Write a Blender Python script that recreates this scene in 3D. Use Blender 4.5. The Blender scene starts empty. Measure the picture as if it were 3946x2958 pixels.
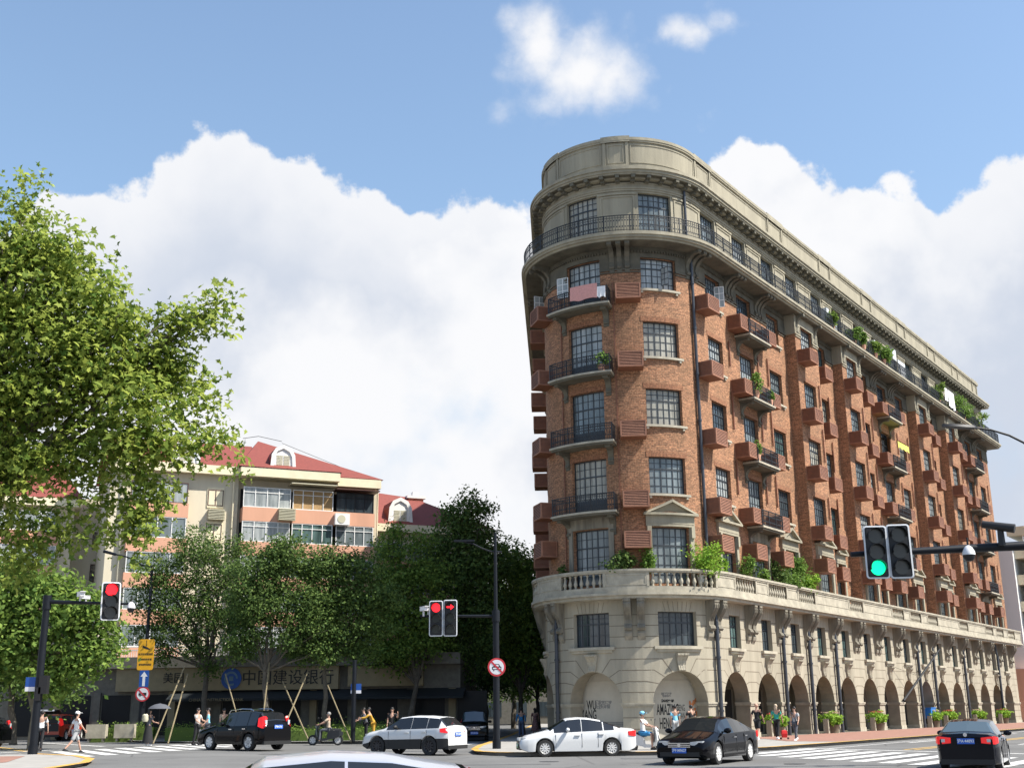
import bpy, math, random
import numpy as np
from math import sin, cos, pi, radians, sqrt, atan2
from mathutils import Vector, Matrix
rnd = random.Random(7)
scene = bpy.context.scene
COL = scene.collection

# ---------------------------------------------------------------- camera
F_PX, PITCH, ROLL = 4492.97, 0.27426, -0.01124        # focal length in pixels of a 3946 wide frame
CAM_H = 1.6
cp, sp, cr_, sr_ = cos(PITCH), sin(PITCH), cos(ROLL), sin(ROLL)
_f = Vector((0, cp, sp)); _u0 = Vector((0, -sp, cp)); _r0 = Vector((1, 0, 0))
_r = _r0 * cr_ + _u0 * sr_
_u = -_r0 * sr_ + _u0 * cr_
cam_d = bpy.data.cameras.new('camera'); cam = bpy.data.objects.new('camera', cam_d); COL.objects.link(cam)
cam.matrix_world = Matrix(((_r.x, _u.x, -_f.x, 0), (_r.y, _u.y, -_f.y, 0), (_r.z, _u.z, -_f.z, CAM_H), (0, 0, 0, 1)))
cam_d.sensor_width = 36; cam_d.lens = F_PX / 3946 * 36
cam_d.clip_end = 5000; cam_d.clip_start = 0.1
scene.camera = cam

# ---------------------------------------------------------------- light
SUN_EL, SUN_AZ = radians(52), radians(-17)            # azimuth counted from +x towards +y
sun_v = Vector((cos(SUN_EL) * cos(SUN_AZ), cos(SUN_EL) * sin(SUN_AZ), sin(SUN_EL)))
sl = bpy.data.lights.new('sun', 'SUN'); so = bpy.data.objects.new('sun', sl); COL.objects.link(so)
sl.energy = 5.0; sl.angle = radians(0.55); sl.color = (1.0, 0.955, 0.87)
so.rotation_euler = sun_v.to_track_quat('Z', 'Y').to_euler(); so.location = (60, -20, 80)
scene.view_settings.view_transform = 'Standard'; scene.view_settings.look = 'None'
scene.view_settings.exposure = 0.85; scene.view_settings.gamma = 1
scene.cycles.max_bounces = 6; scene.cycles.diffuse_bounces = 3; scene.cycles.glossy_bounces = 3
scene.cycles.transmission_bounces = 3; scene.cycles.transparent_max_bounces = 6
scene.cycles.sample_clamp_indirect = 6

def img_ray(X, Y):
    """direction through a point of the photograph (2212 x 1658 scale)"""
    K = 3946 / 2212
    return (_f * F_PX + _r * (X * K - 1973) - _u * (Y * K - 1479)).normalized()

world = bpy.data.worlds.new('World'); scene.world = world; world.use_nodes = True
nt = world.node_tree
for n in list(nt.nodes): nt.nodes.remove(n)
def N(t, **kw):
    n = nt.nodes.new(t)
    for k, v in kw.items(): setattr(n, k, v)
    return n
def L(a, b): nt.links.new(a, b)
def M(op, a, b=None, c=None, clamp=False):
    n = N('ShaderNodeMath', operation=op, use_clamp=clamp)
    for i, v in enumerate((a, b, c)):
        if v is None: continue
        if isinstance(v, (int, float)): n.inputs[i].default_value = v
        else: L(v, n.inputs[i])
    return n.outputs[0]
def MIXC(fac, a, b):
    n = N('ShaderNodeMix', data_type='RGBA')
    for s, v in ((n.inputs[0], fac), (n.inputs[6], a), (n.inputs[7], b)):
        if isinstance(v, (int, float)): s.default_value = v
        elif isinstance(v, tuple): s.default_value = v
        else: L(v, s)
    return n.outputs[2]
tc = N('ShaderNodeTexCoord'); sep = N('ShaderNodeSeparateXYZ'); L(tc.outputs['Generated'], sep.inputs[0])
az = M('ARCTAN2', sep.outputs[0], sep.outputs[1]); el = M('ARCSINE', sep.outputs[2])
sky = N('ShaderNodeTexSky', sky_type='NISHITA')
sky.sun_disc = False; sky.sun_elevation = SUN_EL; sky.sun_rotation = pi / 2 - SUN_AZ
sky.air_density = 1.1; sky.dust_density = 0.8; sky.ozone_density = 1.2; sky.altitude = 10
skyc = MIXC(1.0, sky.outputs[0], (0.122, 0.122, 0.122, 1)); skyc.node.blend_type = 'MULTIPLY'
hz = N('ShaderNodeMapRange'); L(el, hz.inputs[0]); hz.inputs[1].default_value = .75; hz.inputs[2].default_value = .1; hz.inputs[3].default_value = .03; hz.inputs[4].default_value = .5
skyc = MIXC(hz.outputs[0], skyc, (0.205, 0.325, 0.455, 1))
# cumulus bank: its crest as elevation over azimuth, roughened by noise on the sky direction
A0, A1 = -1.5, 1.5
crest = [(-900, 520), (-500, 380), (-200, 470), (0, 495), (60, 440), (85, 405), (140, 384), (185, 398), (230, 388), (285, 372), (318, 372), (345, 352), (385, 322), (420, 294), (455, 272), (520, 262), (560, 275), (585, 300), (640, 316), (665, 325), (700, 360), (752, 396), (800, 412), (850, 428), (885, 445), (912, 418), (960, 415), (1010, 428), (1080, 432), (1125, 425), (1200, 470), (1300, 520), (1400, 480), (1480, 390), (1520, 345), (1560, 306), (1610, 284), (1650, 292), (1700, 325), (1760, 366), (1820, 388), (1860, 400), (1900, 372), (1950, 362), (2000, 410), (2040, 436), (2090, 398), (2140, 362), (2190, 326), (2240, 300), (2500, 420), (3000, 380)]
cv = N('ShaderNodeFloatCurve'); pts = []
for X, Y in crest:
    d = img_ray(X, Y); pts.append(((atan2(d.x, d.y) - A0) / (A1 - A0), math.asin(d.z)))
pts = [p for p in pts if 0.02 < p[0] < 0.98]; pts = [(0.08, .16), (.16, .2)] + pts + [(.86, .2), (.93, .16)]  # unseen crests beside and behind the view lowered to cut ambient light
c = cv.mapping.curves[0]; cv.mapping.use_clip = False
c.points[0].location = (0, pts[0][1]); c.points[1].location = (1, pts[-1][1])
for p in pts: c.points.new(*p)
cv.mapping.update()
L(M('DIVIDE', M('SUBTRACT', az, A0), A1 - A0, clamp=True), cv.inputs['Value'])
def noise(scale, detail, rough, off=(0, 0, 0)):
    mp = N('ShaderNodeMapping'); L(tc.outputs['Generated'], mp.inputs[0]); mp.inputs['Location'].default_value = off
    n = N('ShaderNodeTexNoise'); L(mp.outputs[0], n.inputs['Vector'])
    n.inputs['Scale'].default_value = scale; n.inputs['Detail'].default_value = detail; n.inputs['Roughness'].default_value = rough
    return n.outputs[0]
n_edge = noise(13, 9, 0.62)
vo = N('ShaderNodeTexVoronoi', feature='SMOOTH_F1'); vm = N('ShaderNodeVectorMath', operation='ADD'); L(tc.outputs['Generated'], vm.inputs[0])
wn = N('ShaderNodeTexNoise'); L(tc.outputs['Generated'], wn.inputs['Vector']); wn.inputs['Scale'].default_value = 20; wn.inputs['Detail'].default_value = 4
ws = N('ShaderNodeVectorMath', operation='SCALE'); L(wn.outputs['Color'], ws.inputs[0]); ws.inputs['Scale'].default_value = .05; L(ws.outputs[0], vm.inputs[1])
L(vm.outputs[0], vo.inputs['Vector']); vo.inputs['Scale'].default_value = 34; vo.inputs['Smoothness'].default_value = .35
n_edge = M('ADD', n_edge, M('MULTIPLY', M('SUBTRACT', .42, vo.outputs['Distance']), .30)); n_mid = noise(5, 6, 0.55, (3, 1, 2)); n_low = noise(2.6, 5, 0.5, (7.3, 2, 1))
depth = M('ADD', M('SUBTRACT', cv.outputs[0], el), M('MULTIPLY', M('SUBTRACT', n_edge, 0.54), 0.075))
mask1 = N('ShaderNodeMapRange', interpolation_type='SMOOTHSTEP'); L(depth, mask1.inputs[0])
mask1.inputs[1].default_value = -0.002; mask1.inputs[2].default_value = 0.007
# detached wisps
def blob(X, Y, ra, re, strength, soft=1.0, sc=3.0):
    d = img_ray(X, Y); a0, e0 = atan2(d.x, d.y), math.asin(d.z)
    q = M('ADD', M('POWER', M('DIVIDE', M('SUBTRACT', az, a0), ra), 2), M('POWER', M('DIVIDE', M('SUBTRACT', el, e0), re), 2))
    v = M('SUBTRACT', M('MULTIPLY', M('SUBTRACT', 1.0, M('SQRT', q)), strength), M('MULTIPLY', M('SUBTRACT', 0.62, n_edge), 3.2))
    mr = N('ShaderNodeMapRange', interpolation_type='SMOOTHSTEP'); L(v, mr.inputs[0]); mr.inputs[1].default_value = -0.2; mr.inputs[2].default_value = soft
    return mr.outputs[0]
mask = mask1.outputs[0]
for b in ((1165, 110, .058, .058, 1.95, 1.6), (1260, 160, .095, .053, 2.05, 1.7), (1105, 55, .03, .03, 1.0, 1.4), (1190, 205, .06, .035, 1.0, 1.8), (1360, 165, .06, .04, 1.0, 1.7), (1490, 70, .055, .02, .9, 1.2), (1545, 50, .03, .02, .8, 1.2), (1260, 235, .05, .02, .5, 1.4), (1530, 245, .03, .02, .5, 1.6), (1420, 90, .02, .02, .5, 1.5)):
    mask = M('MAXIMUM', mask, blob(*b))
# thin blue gaps low down between the clouds
gap = None
for (X, Y, ra, re, st) in ((1000, 905, .10, .045, .8), (830, 1010, .10, .06, .7), (2150, 1060, .06, .12, .6), (120, 1000, .12, .06, .4), (1000, 1150, .10, .05, .3)):
    g = blob(X, Y, ra, re, 1.3, 1.8); g = M('MULTIPLY', g, st); gap = g if gap is None else M('MAXIMUM', gap, g)
# shade of the clouds: bright lit rims, greyer hollows and bases
sh = N('ShaderNodeMapRange', interpolation_type='SMOOTHSTEP'); L(M('ADD', n_low, M('MULTIPLY', M('SUBTRACT', n_mid, .5), .9)), sh.inputs[0])
sh.inputs[1].default_value = 0.36; sh.inputs[2].default_value = 0.60
rim = N('ShaderNodeMapRange', interpolation_type='SMOOTHSTEP'); L(depth, rim.inputs[0]); rim.inputs[1].default_value = 0.13; rim.inputs[2].default_value = 0.0
lit = M('MAXIMUM', sh.outputs[0], M('MULTIPLY', rim.outputs[0], .85))
ccol = MIXC(lit, (0.355, 0.388, 0.45, 1), (0.535, 0.538, 0.55, 1))
fine = M('MULTIPLY', M('SUBTRACT', n_edge, .5), .22)
ccol = MIXC(1.0, ccol, (1, 1, 1, 1)); ccol.node.blend_type = 'MULTIPLY'
pale = MIXC(M('MULTIPLY', gap, .75), ccol, (0.31, 0.40, 0.51, 1))
allc = MIXC(mask, skyc, pale)
bg = N('ShaderNodeBackground'); L(allc, bg.inputs[0]); bg.inputs[1].default_value = 1.0
wo = N('ShaderNodeOutputWorld'); L(bg.outputs[0], wo.inputs[0])
world.cycles.sampling_method = 'MANUAL'; world.cycles.sample_map_resolution = 512

# ---------------------------------------------------------------- materials
def mat(name, col, rough=0.8, metal=0.0, noise_amt=0.0, noise_scale=3.0, spec=0.5, emit=None, bump=0.0, coat=0.0, col2=None, trans=0.0, streak=False, bscale=None):
    m = bpy.data.materials.new(name); m.use_nodes = True
    t = m.node_tree; b = t.nodes['Principled BSDF']
    b.inputs['Base Color'].default_value = (*col, 1); b.inputs['Roughness'].default_value = rough
    b.inputs['Metallic'].default_value = metal; b.inputs['Specular IOR Level'].default_value = spec
    if coat: b.inputs['Coat Weight'].default_value = coat; b.inputs['Coat Roughness'].default_value = 0.05
    if emit: b.inputs['Emission Color'].default_value = (*emit[0], 1); b.inputs['Emission Strength'].default_value = emit[1]
    if noise_amt or col2 or bump:
        tcn = t.nodes.new('ShaderNodeTexCoord'); nz = t.nodes.new('ShaderNodeTexNoise'); mp = t.nodes.new('ShaderNodeMapping')
        t.links.new(tcn.outputs['Object'], mp.inputs[0]); t.links.new(mp.outputs[0], nz.inputs['Vector'])
        if streak: mp.inputs['Scale'].default_value = (1, 1, 0.12)
        nz.inputs['Scale'].default_value = noise_scale; nz.inputs['Detail'].default_value = 6; nz.inputs['Roughness'].default_value = 0.65
        rp = t.nodes.new('ShaderNodeMapRange'); t.links.new(nz.outputs[0], rp.inputs[0]); rp.inputs[1].default_value = 0.3; rp.inputs[2].default_value = 0.7
        mx = t.nodes.new('ShaderNodeMix'); mx.data_type = 'RGBA'; t.links.new(rp.outputs[0], mx.inputs[0])
        c2 = col2 if col2 else tuple(min(1, v * (1 + noise_amt)) for v in col)
        c1 = col if col2 else tuple(v * (1 - noise_amt) for v in col)
        mx.inputs[6].default_value = (*c1, 1); mx.inputs[7].default_value = (*c2, 1)
        t.links.new(mx.outputs[2], b.inputs['Base Color'])
        if bump:
            nb = t.nodes.new('ShaderNodeTexNoise'); nb.inputs['Scale'].default_value = bscale or noise_scale * 4; nb.inputs['Detail'].default_value = 5
            t.links.new(tcn.outputs['Object'], nb.inputs['Vector'])
            bp = t.nodes.new('ShaderNodeBump'); bp.inputs['Strength'].default_value = bump; bp.inputs['Distance'].default_value = 0.05
            t.links.new(nb.outputs[0], bp.inputs['Height']); t.links.new(bp.outputs[0], b.inputs['Normal'])
    return m

def brick_mat(name, ca, cb, mortar, dark):
    m = bpy.data.materials.new(name); m.use_nodes = True; t = m.node_tree; b = t.nodes['Principled BSDF']
    uv = t.nodes.new('ShaderNodeUVMap'); uv.uv_map = 'UVMap'
    br = t.nodes.new('ShaderNodeTexBrick'); t.links.new(uv.outputs[0], br.inputs['Vector'])
    br.inputs['Scale'].default_value = 1; br.inputs['Brick Width'].default_value = 0.30; br.inputs['Row Height'].default_value = 0.105
    br.inputs['Mortar Size'].default_value = 0.012; br.inputs['Mortar Smooth'].default_value = 0.3; br.inputs['Bias'].default_value = -0.1
    br.inputs['Color1'].default_value = (*ca, 1); br.inputs['Color2'].default_value = (*cb, 1); br.inputs['Mortar'].default_value = (*mortar, 1)
    nz = t.nodes.new('ShaderNodeTexNoise'); t.links.new(uv.outputs[0], nz.inputs['Vector']); nz.inputs['Scale'].default_value = 0.55; nz.inputs['Detail'].default_value = 7; nz.inputs['Roughness'].default_value = 0.7
    rp = t.nodes.new('ShaderNodeMapRange'); t.links.new(nz.outputs[0], rp.inputs[0]); rp.inputs[1].default_value = 0.42; rp.inputs[2].default_value = 0.66; rp.inputs[4].default_value = 0.75
    mx = t.nodes.new('ShaderNodeMix'); mx.data_type = 'RGBA'; t.links.new(rp.outputs[0], mx.inputs[0]); t.links.new(br.outputs[0], mx.inputs[6]); mx.inputs[7].default_value = (*dark, 1)
    n2 = t.nodes.new('ShaderNodeTexNoise'); t.links.new(uv.outputs[0], n2.inputs['Vector']); n2.inputs['Scale'].default_value = 9; n2.inputs['Detail'].default_value = 2
    m2 = t.nodes.new('ShaderNodeMix'); m2.data_type = 'RGBA'; m2.blend_type = 'MULTIPLY'; m2.inputs[0].default_value = 1; t.links.new(mx.outputs[2], m2.inputs[6])
    r2 = t.nodes.new('ShaderNodeMapRange'); t.links.new(n2.outputs[0], r2.inputs[0]); r2.inputs[1].default_value = .3; r2.inputs[2].default_value = .7; r2.inputs[3].default_value = .6; r2.inputs[4].default_value = 1.4
    t.links.new(r2.outputs[0], m2.inputs[7]); t.links.new(m2.outputs[2], b.inputs['Base Color'])
    b.inputs['Roughness'].default_value = 0.85; b.inputs['Specular IOR Level'].default_value = 0.3
    bp = t.nodes.new('ShaderNodeBump'); bp.inputs['Strength'].default_value = 0.5; bp.inputs['Distance'].default_value = 0.02; t.links.new(br.outputs['Fac'], bp.inputs['Height']); bp.invert = True
    t.links.new(bp.outputs[0], b.inputs['Normal'])
    return m

MT = {}
MT['brick'] = brick_mat('brick', (0.41, 0.19, 0.098), (0.16, 0.070, 0.038), (0.31, 0.215, 0.135), (0.215, 0.118, 0.064))
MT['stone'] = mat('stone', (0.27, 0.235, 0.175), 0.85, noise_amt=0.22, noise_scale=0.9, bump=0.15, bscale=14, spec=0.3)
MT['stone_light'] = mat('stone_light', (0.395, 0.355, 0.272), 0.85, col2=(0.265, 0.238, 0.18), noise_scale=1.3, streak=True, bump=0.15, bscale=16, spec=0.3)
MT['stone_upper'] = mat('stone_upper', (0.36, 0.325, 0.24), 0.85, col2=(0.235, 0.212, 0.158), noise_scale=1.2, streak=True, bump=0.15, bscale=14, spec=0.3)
MT['stone_weathered_shade'] = mat('stone_weathered_shade', (0.135, 0.125, 0.095), 0.9, noise_amt=0.35, noise_scale=1.2, spec=0.3)  # weathered tone deepened to hold the shade under cornice and gallery
MT['soot_shade'] = mat('sooty_shade_stone', (0.075, 0.07, 0.055), 0.9, col2=(0.15, 0.135, 0.10), noise_scale=1.1, spec=0.3)  # soot stain plus the deep shade under slabs, both in the colour
MT['stone_trim'] = mat('stone_trim', (0.37, 0.335, 0.26), 0.8, noise_amt=0.25, noise_scale=1.6, spec=0.3)
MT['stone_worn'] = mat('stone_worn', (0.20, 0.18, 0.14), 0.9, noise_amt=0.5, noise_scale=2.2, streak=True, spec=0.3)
MT['joint'] = mat('joint', (0.16, 0.13, 0.09), 0.9)
MT['steel'] = mat('window_steel', (0.028, 0.034, 0.04), 0.45, spec=0.5)
MT['iron'] = mat('iron', (0.012, 0.013, 0.015), 0.5)
MT['pipe'] = mat('pipe', (0.035, 0.04, 0.05), 0.4, noise_amt=0.3, noise_scale=2)
MT['rail_brown'] = mat('rail_brown', (0.22, 0.075, 0.045), 0.7, noise_amt=0.15, noise_scale=2)
MT['acbox'] = mat('ac_paint', (0.195, 0.078, 0.042), 0.65, noise_amt=0.2, noise_scale=3)
MT['acslat'] = mat('ac_slat', (0.29, 0.13, 0.075), 0.6, noise_amt=0.15, noise_scale=3)
MT['acdark'] = mat('ac_gap', (0.05, 0.02, 0.015), 0.9)
def glass(name, col, col2, rough=0.12, scale=1.5, spec=0.6):
    m = mat(name, col, rough, col2=col2, noise_scale=scale, spec=spec, streak=True); return m
MT['pane1'] = glass('pane_blue', (0.065, 0.082, 0.085), (0.235, 0.27, 0.275), .15)
MT['pane2'] = glass('pane_curtain', (0.16, 0.178, 0.175), (0.42, 0.44, 0.425), .2, 2.5)
MT['pane3'] = glass('pane_dark', (0.018, 0.024, 0.028), (0.07, 0.09, 0.10), .1)
MT['pane5'] = glass('pane_cream', (0.16, 0.15, 0.12), (0.42, 0.40, 0.33), .25, 3)
MT['pane4'] = glass('pane_green', (0.03, 0.055, 0.05), (0.12, 0.19, 0.18), .15)
MT['plaster'] = mat('plaster', (0.50, 0.46, 0.38), 0.85, noise_amt=0.07, noise_scale=1.5)
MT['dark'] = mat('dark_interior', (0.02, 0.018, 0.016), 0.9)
MT['roofing'] = mat('roofing', (0.2, 0.2, 0.2), 0.9)
MT['black'] = mat('black_print', (0.015, 0.015, 0.015), 0.7)
MT['grey_print'] = mat('grey_print', (0.25, 0.24, 0.22), 0.7)
MT['orange_print'] = mat('orange_print', (0.62, 0.22, 0.08), 0.7, noise_amt=.4)
MT['white'] = mat('white_paint', (0.78, 0.78, 0.76), 0.5)

# ---------------------------------------------------------------- mesh helpers
ident = lambda x, y, z: (x, y, z)
class MB:
    def __init__(s, fn=ident, step=None):
        s.v = []; s.f = []; s.m = []; s.uv = []; s.fn = fn; s.step = step
    def add(s, vs, fs, m=0, uvs=None):
        o = len(s.v)
        s.v += [s.fn(*p) for p in vs]
        for f in fs:
            s.f.append([i + o for i in f]); s.m.append(m)
            s.uv.append([uvs[i] for i in f] if uvs else [(vs[i][0] + vs[i][1], vs[i][2]) for i in f])
    def segs(s, a, b):
        st = s.step(a, b) if s.step else None
        if not st: return [a, b]
        n = max(1, int(math.ceil(abs(b - a) / st - 1e-6)))
        return [a + (b - a) * i / n for i in range(n + 1)]
    def quad(s, a, b, c, d, m=0): s.add([a, b, c, d], [(0, 1, 2, 3)], m)
    def box(s, x0, x1, y0, y1, z0, z1, m=0, skip=''):
        xs = s.segs(x0, x1)
        for a, b in zip(xs[:-1], xs[1:]):
            V = [(a, y0, z0), (b, y0, z0), (b, y1, z0), (a, y1, z0), (a, y0, z1), (b, y0, z1), (b, y1, z1), (a, y1, z1)]
            F = [] if 'B' in skip else [(0, 3, 2, 1)]
            F += [(4, 5, 6, 7)]
            if 'I' not in skip: F.append((0, 1, 5, 4))
            F.append((2, 3, 7, 6))
            if a == x0: F.append((0, 4, 7, 3))
            if b == x1: F.append((1, 2, 6, 5))
            for f in F:
                n = {(0, 3, 2, 1): 't', (4, 5, 6, 7): 't', (0, 4, 7, 3): 's', (1, 2, 6, 5): 's'}.get(f, 'f')
                uv = [(V[i][0], V[i][1]) if n == 't' else ((V[i][1], V[i][2]) if n == 's' else (V[i][0], V[i][2])) for i in range(8)]
                s.add(V, [f], m, uv)
    def rings(s, rs, m=0, closed=True, caps=True, smooth=True):
        """skin a list of rings (each the same number of points)"""
        n = len(rs[0]); V = [p for r in rs for p in r]; F = []
        for k in range(len(rs) - 1):
            for i in range(n if closed else n - 1):
                j = (i + 1) % n; F.append((k * n + i, k * n + j, (k + 1) * n + j, (k + 1) * n + i))
        if caps: F.append(tuple(range(n - 1, -1, -1))); F.append(tuple((len(rs) - 1) * n + i for i in range(n)))
        s.add(V, F, m)
    def tube(s, pts, r, n=8, m=0, caps=True):
        pts = [Vector(p) for p in pts]; rr = r if isinstance(r, (list, tuple)) else [r] * len(pts); rs = []
        for i, p in enumerate(pts):
            t = (pts[min(i + 1, len(pts) - 1)] - pts[max(i - 1, 0)])
            t = t.normalized() if t.length > 1e-9 else Vector((0, 0, 1))
            a = t.cross(Vector((0, 0, 1)) if abs(t.z) < 0.95 else Vector((1, 0, 0))).normalized(); b = t.cross(a)
            rs.append([tuple(p + (a * cos(2 * pi * k / n) + b * sin(2 * pi * k / n)) * rr[i]) for k in range(n)])
        s.rings(rs, m, caps=caps)
    def lathe(s, prof, n=12, c=(0, 0, 0), axis='z', m=0, caps=True):
        rs = []
        for r, h in prof:
            ring = []
            for k in range(n):
                a = 2 * pi * k / n; x, y = r * cos(a), r * sin(a)
                ring.append({'z': (c[0] + x, c[1] + y, c[2] + h), 'y': (c[0] + x, c[1] + h, c[2] + y), 'x': (c[0] + h, c[1] + x, c[2] + y)}[axis])
            rs.append(ring)
        s.rings(rs, m, caps=caps)
    def prism(s, prof, x0, x1, m=0):
        """profile of (y, z) points run from x0 to x1"""
        xs = s.segs(x0, x1); s.rings([[(x, y, z) for y, z in prof] for x in xs], m)
    def ellipsoid(s, c, r, n=10, k=7, m=0):
        rs = []
        for j in range(k + 1):
            t = -pi / 2 + pi * j / k; t = max(-pi / 2 + .05, min(pi / 2 - .05, t))
            rs.append([(c[0] + r[0] * cos(t) * cos(2 * pi * i / n), c[1] + r[1] * cos(t) * sin(2 * pi * i / n), c[2] + r[2] * sin(t)) for i in range(n)])
        s.rings(rs, m)
    def mesh(s, name, mats, smooth=False):
        me = bpy.data.meshes.new(name); me.from_pydata(s.v, [], s.f)
        for x in mats: me.materials.append(MT[x] if isinstance(x, str) else x)
        if len(mats) > 1: me.polygons.foreach_set('material_index', s.m)
        uvl = me.uv_layers.new(name='UVMap'); uvl.data.foreach_set('uv', [c for f in s.uv for p in f for c in p])
        if smooth:
            me.polygons.foreach_set('use_smooth', [True] * len(me.polygons))
        me.update(); return me
    def build(s, name, mats, parent=None, smooth=False, mtx=None):
        if isinstance(mats, str): mats = [mats]
        me = s.mesh(name, mats, smooth)
        o = bpy.data.objects.new(name, me); COL.objects.link(o)
        if smooth == 'auto' or smooth: auto_smooth(me)
        if parent: o.parent = parent
        if mtx is not None: o.matrix_local = mtx
        return o
def auto_smooth(me, ang=radians(38)):
    try: me.set_sharp_from_angle(angle=ang)
    except Exception: pass
def link(name, me, parent=None, mtx=None):
    o = bpy.data.objects.new(name, me); COL.objects.link(o)
    if parent: o.parent = parent
    if mtx is not None: o.matrix_local = mtx
    return o
def empty(name, label=None, cat=None, group=None, loc=(0, 0, 0), rz=0, scale=1):
    o = bpy.data.objects.new(name, None); COL.objects.link(o); o.location = loc; o.rotation_euler = (0, 0, rz); o.scale = (scale,) * 3
    o.empty_display_size = .2
    return tag(o, label, cat, group)
def tag(o, label=None, cat=None, group=None, kind=None):
    if label: o['label'] = label
    if cat: o['category'] = cat
    if group: o['group'] = group
    if kind: o['kind'] = kind
    return o
def copy_tree(o, parent=None):
    c = o.copy(); COL.objects.link(c); c.parent = parent
    for ch in list(o.children): copy_tree(ch, c)
    return c
def text_mesh(txt, size, depth=0.004, align='CENTER', sx=1.0, spacing=1.0, line=1.0, bold=0.0):
    cu = bpy.data.curves.new('lettering', 'FONT'); cu.body = txt; cu.size = size; cu.extrude = depth; cu.align_x = align; cu.align_y = 'CENTER'
    cu.space_character = spacing; cu.space_line = line; cu.offset = bold; cu.resolution_u = 3
    o = bpy.data.objects.new('lettering', cu); COL.objects.link(o)
    dg = bpy.context.evaluated_depsgraph_get(); me = bpy.data.meshes.new_from_object(o.evaluated_get(dg))
    bpy.data.objects.remove(o); bpy.data.curves.remove(cu)
    if sx != 1:
        for v in me.vertices: v.co.x *= sx
    return me
def text_obj(name, txt, size, matname, parent, mtx, **kw):
    me = text_mesh(txt, size, **kw); me.materials.clear(); me.materials.append(MT[matname])
    return link(name, me, parent, mtx)
def frame_mtx(o, x, y, z):
    """matrix with origin o and local axes x, y, z"""
    return Matrix(((x[0], y[0], z[0], o[0]), (x[1], y[1], z[1], o[1]), (x[2], y[2], z[2], o[2]), (0, 0, 0, 1)))
def ZG(x, y):
    """road level: the carriageway rises a little to the left and dips in the right foreground"""
    def S(a, b, t):
        t = max(0, min(1, (t - a) / (b - a))); return t * t * (3 - 2 * t)
    return -0.14 + 0.17 * S(-2, -15, x)
# ================================================================ the flatiron building
TH = 0.61574; CX, CY, RN = 7.70016, 74.1638, 5.77139
DX, DY = sin(TH), cos(TH); S_END = 72.0; S_L = -14.8; PHI_L = -S_L / RN
def _ang(s): return -TH + s / RN
def WF(s, o, z):
    """facade coordinates: s along the wall (0 where the round nose meets the long right front), o outwards, z up"""
    if s >= 0:
        return (CX + cos(-TH) * (RN + o) + s * DX, CY + sin(-TH) * (RN + o) + s * DY, z)
    a = _ang(max(s, S_L)); x, y = CX + cos(a) * (RN + o), CY + sin(a) * (RN + o)
    if s < S_L:
        t = s - S_L; x += t * -sin(a); y += t * cos(a)
    return (x, y, z)
def wstep(a, b):
    lo, hi = min(a, b), max(a, b)
    return 0.5 if (lo < -0.01 and hi > S_L) else None
def FB(): return MB(WF, wstep)
def wmtx(s, o, z):
    a = _ang(max(min(s, 0), S_L)); n = (cos(a), sin(a), 0); t = (-sin(a), cos(a), 0)
    return frame_mtx(WF(s, o, z), t, n, (0, 0, 1))
blk = empty('apartment_block', 'tall red brick flatiron apartment block with rounded end, stone arcade and iron balconies', 'building', loc=(0, 0, 0))
BO = -0.3                                        # brick plane
def wall(mb, s0, s1, z0, z1, o, holes, reveal=0.3, m=0, mr=None):
    """wall sheet with rectangular openings and their reveals"""
    mr = m if mr is None else mr
    xs = sorted({s0, s1, *[h[0] for h in holes], *[h[1] for h in holes]}); xs = [x for x in xs if s0 <= x <= s1]
    zs = sorted({z0, z1, *[h[2] for h in holes], *[h[3] for h in holes]}); zs = [z for z in zs if z0 <= z <= z1]
    for a, b in zip(xs[:-1], xs[1:]):
        for c, d in zip(zs[:-1], zs[1:]):
            mx, mz = (a + b) / 2, (c + d) / 2
            if any(h[0] < mx < h[1] and h[2] < mz < h[3] for h in holes): continue
            q = mb.segs(a, b)
            for p, r in zip(q[:-1], q[1:]): mb.quad((p, o, c), (r, o, c), (r, o, d), (p, o, d), m)
    for a, b, c, d in holes:
        if b <= s0 or a >= s1: continue
        for x, w in ((a, 1), (b, 0)):
            V = [(x, o, c), (x, o - reveal, c), (x, o - reveal, d), (x, o, d)]
            mb.add(V, [(0, 1, 2, 3)], mr, [(p[1], p[2]) for p in V])
        q = mb.segs(a, b)
        for p, r in zip(q[:-1], q[1:]):
            for z in (c, d):
                V = [(p, o, z), (r, o, z), (r, o - reveal, z), (p, o - reveal, z)]; mb.add(V, [(0, 1, 2, 3)], mr, [(v[0], v[1]) for v in V])

bays = {'A': 1.95, 'B': 6.8, 'C': 11.75, 'P1': 16.26, 'R1': 21.35, 'P2': 25.95, 'R2': 31.05, 'B2': 35.7, 'C2': 40.55, 'P3': 45.2, 'R3': 50.3, 'P4': 54.9, 'R4': 59.6, 'B3': 63.8, 'C3': 68.6}
PHW = 2.2                                        # half width of a projecting bay
PO = 0.5
proj = [(bays[k] - PHW, bays[k] + PHW) for k in ('P1', 'P2', 'P3', 'P4')]
arches = [1.396 + 4.73 * i for i in range(15)]; nose_arches = [-8.92, -3.67]; left_arches = [-14.3 - 4.8 * i for i in range(6)]
ALLA = sorted(arches + nose_arches + left_arches)
ZS, RA, ZA = 1.976, 1.76, 3.79
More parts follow.
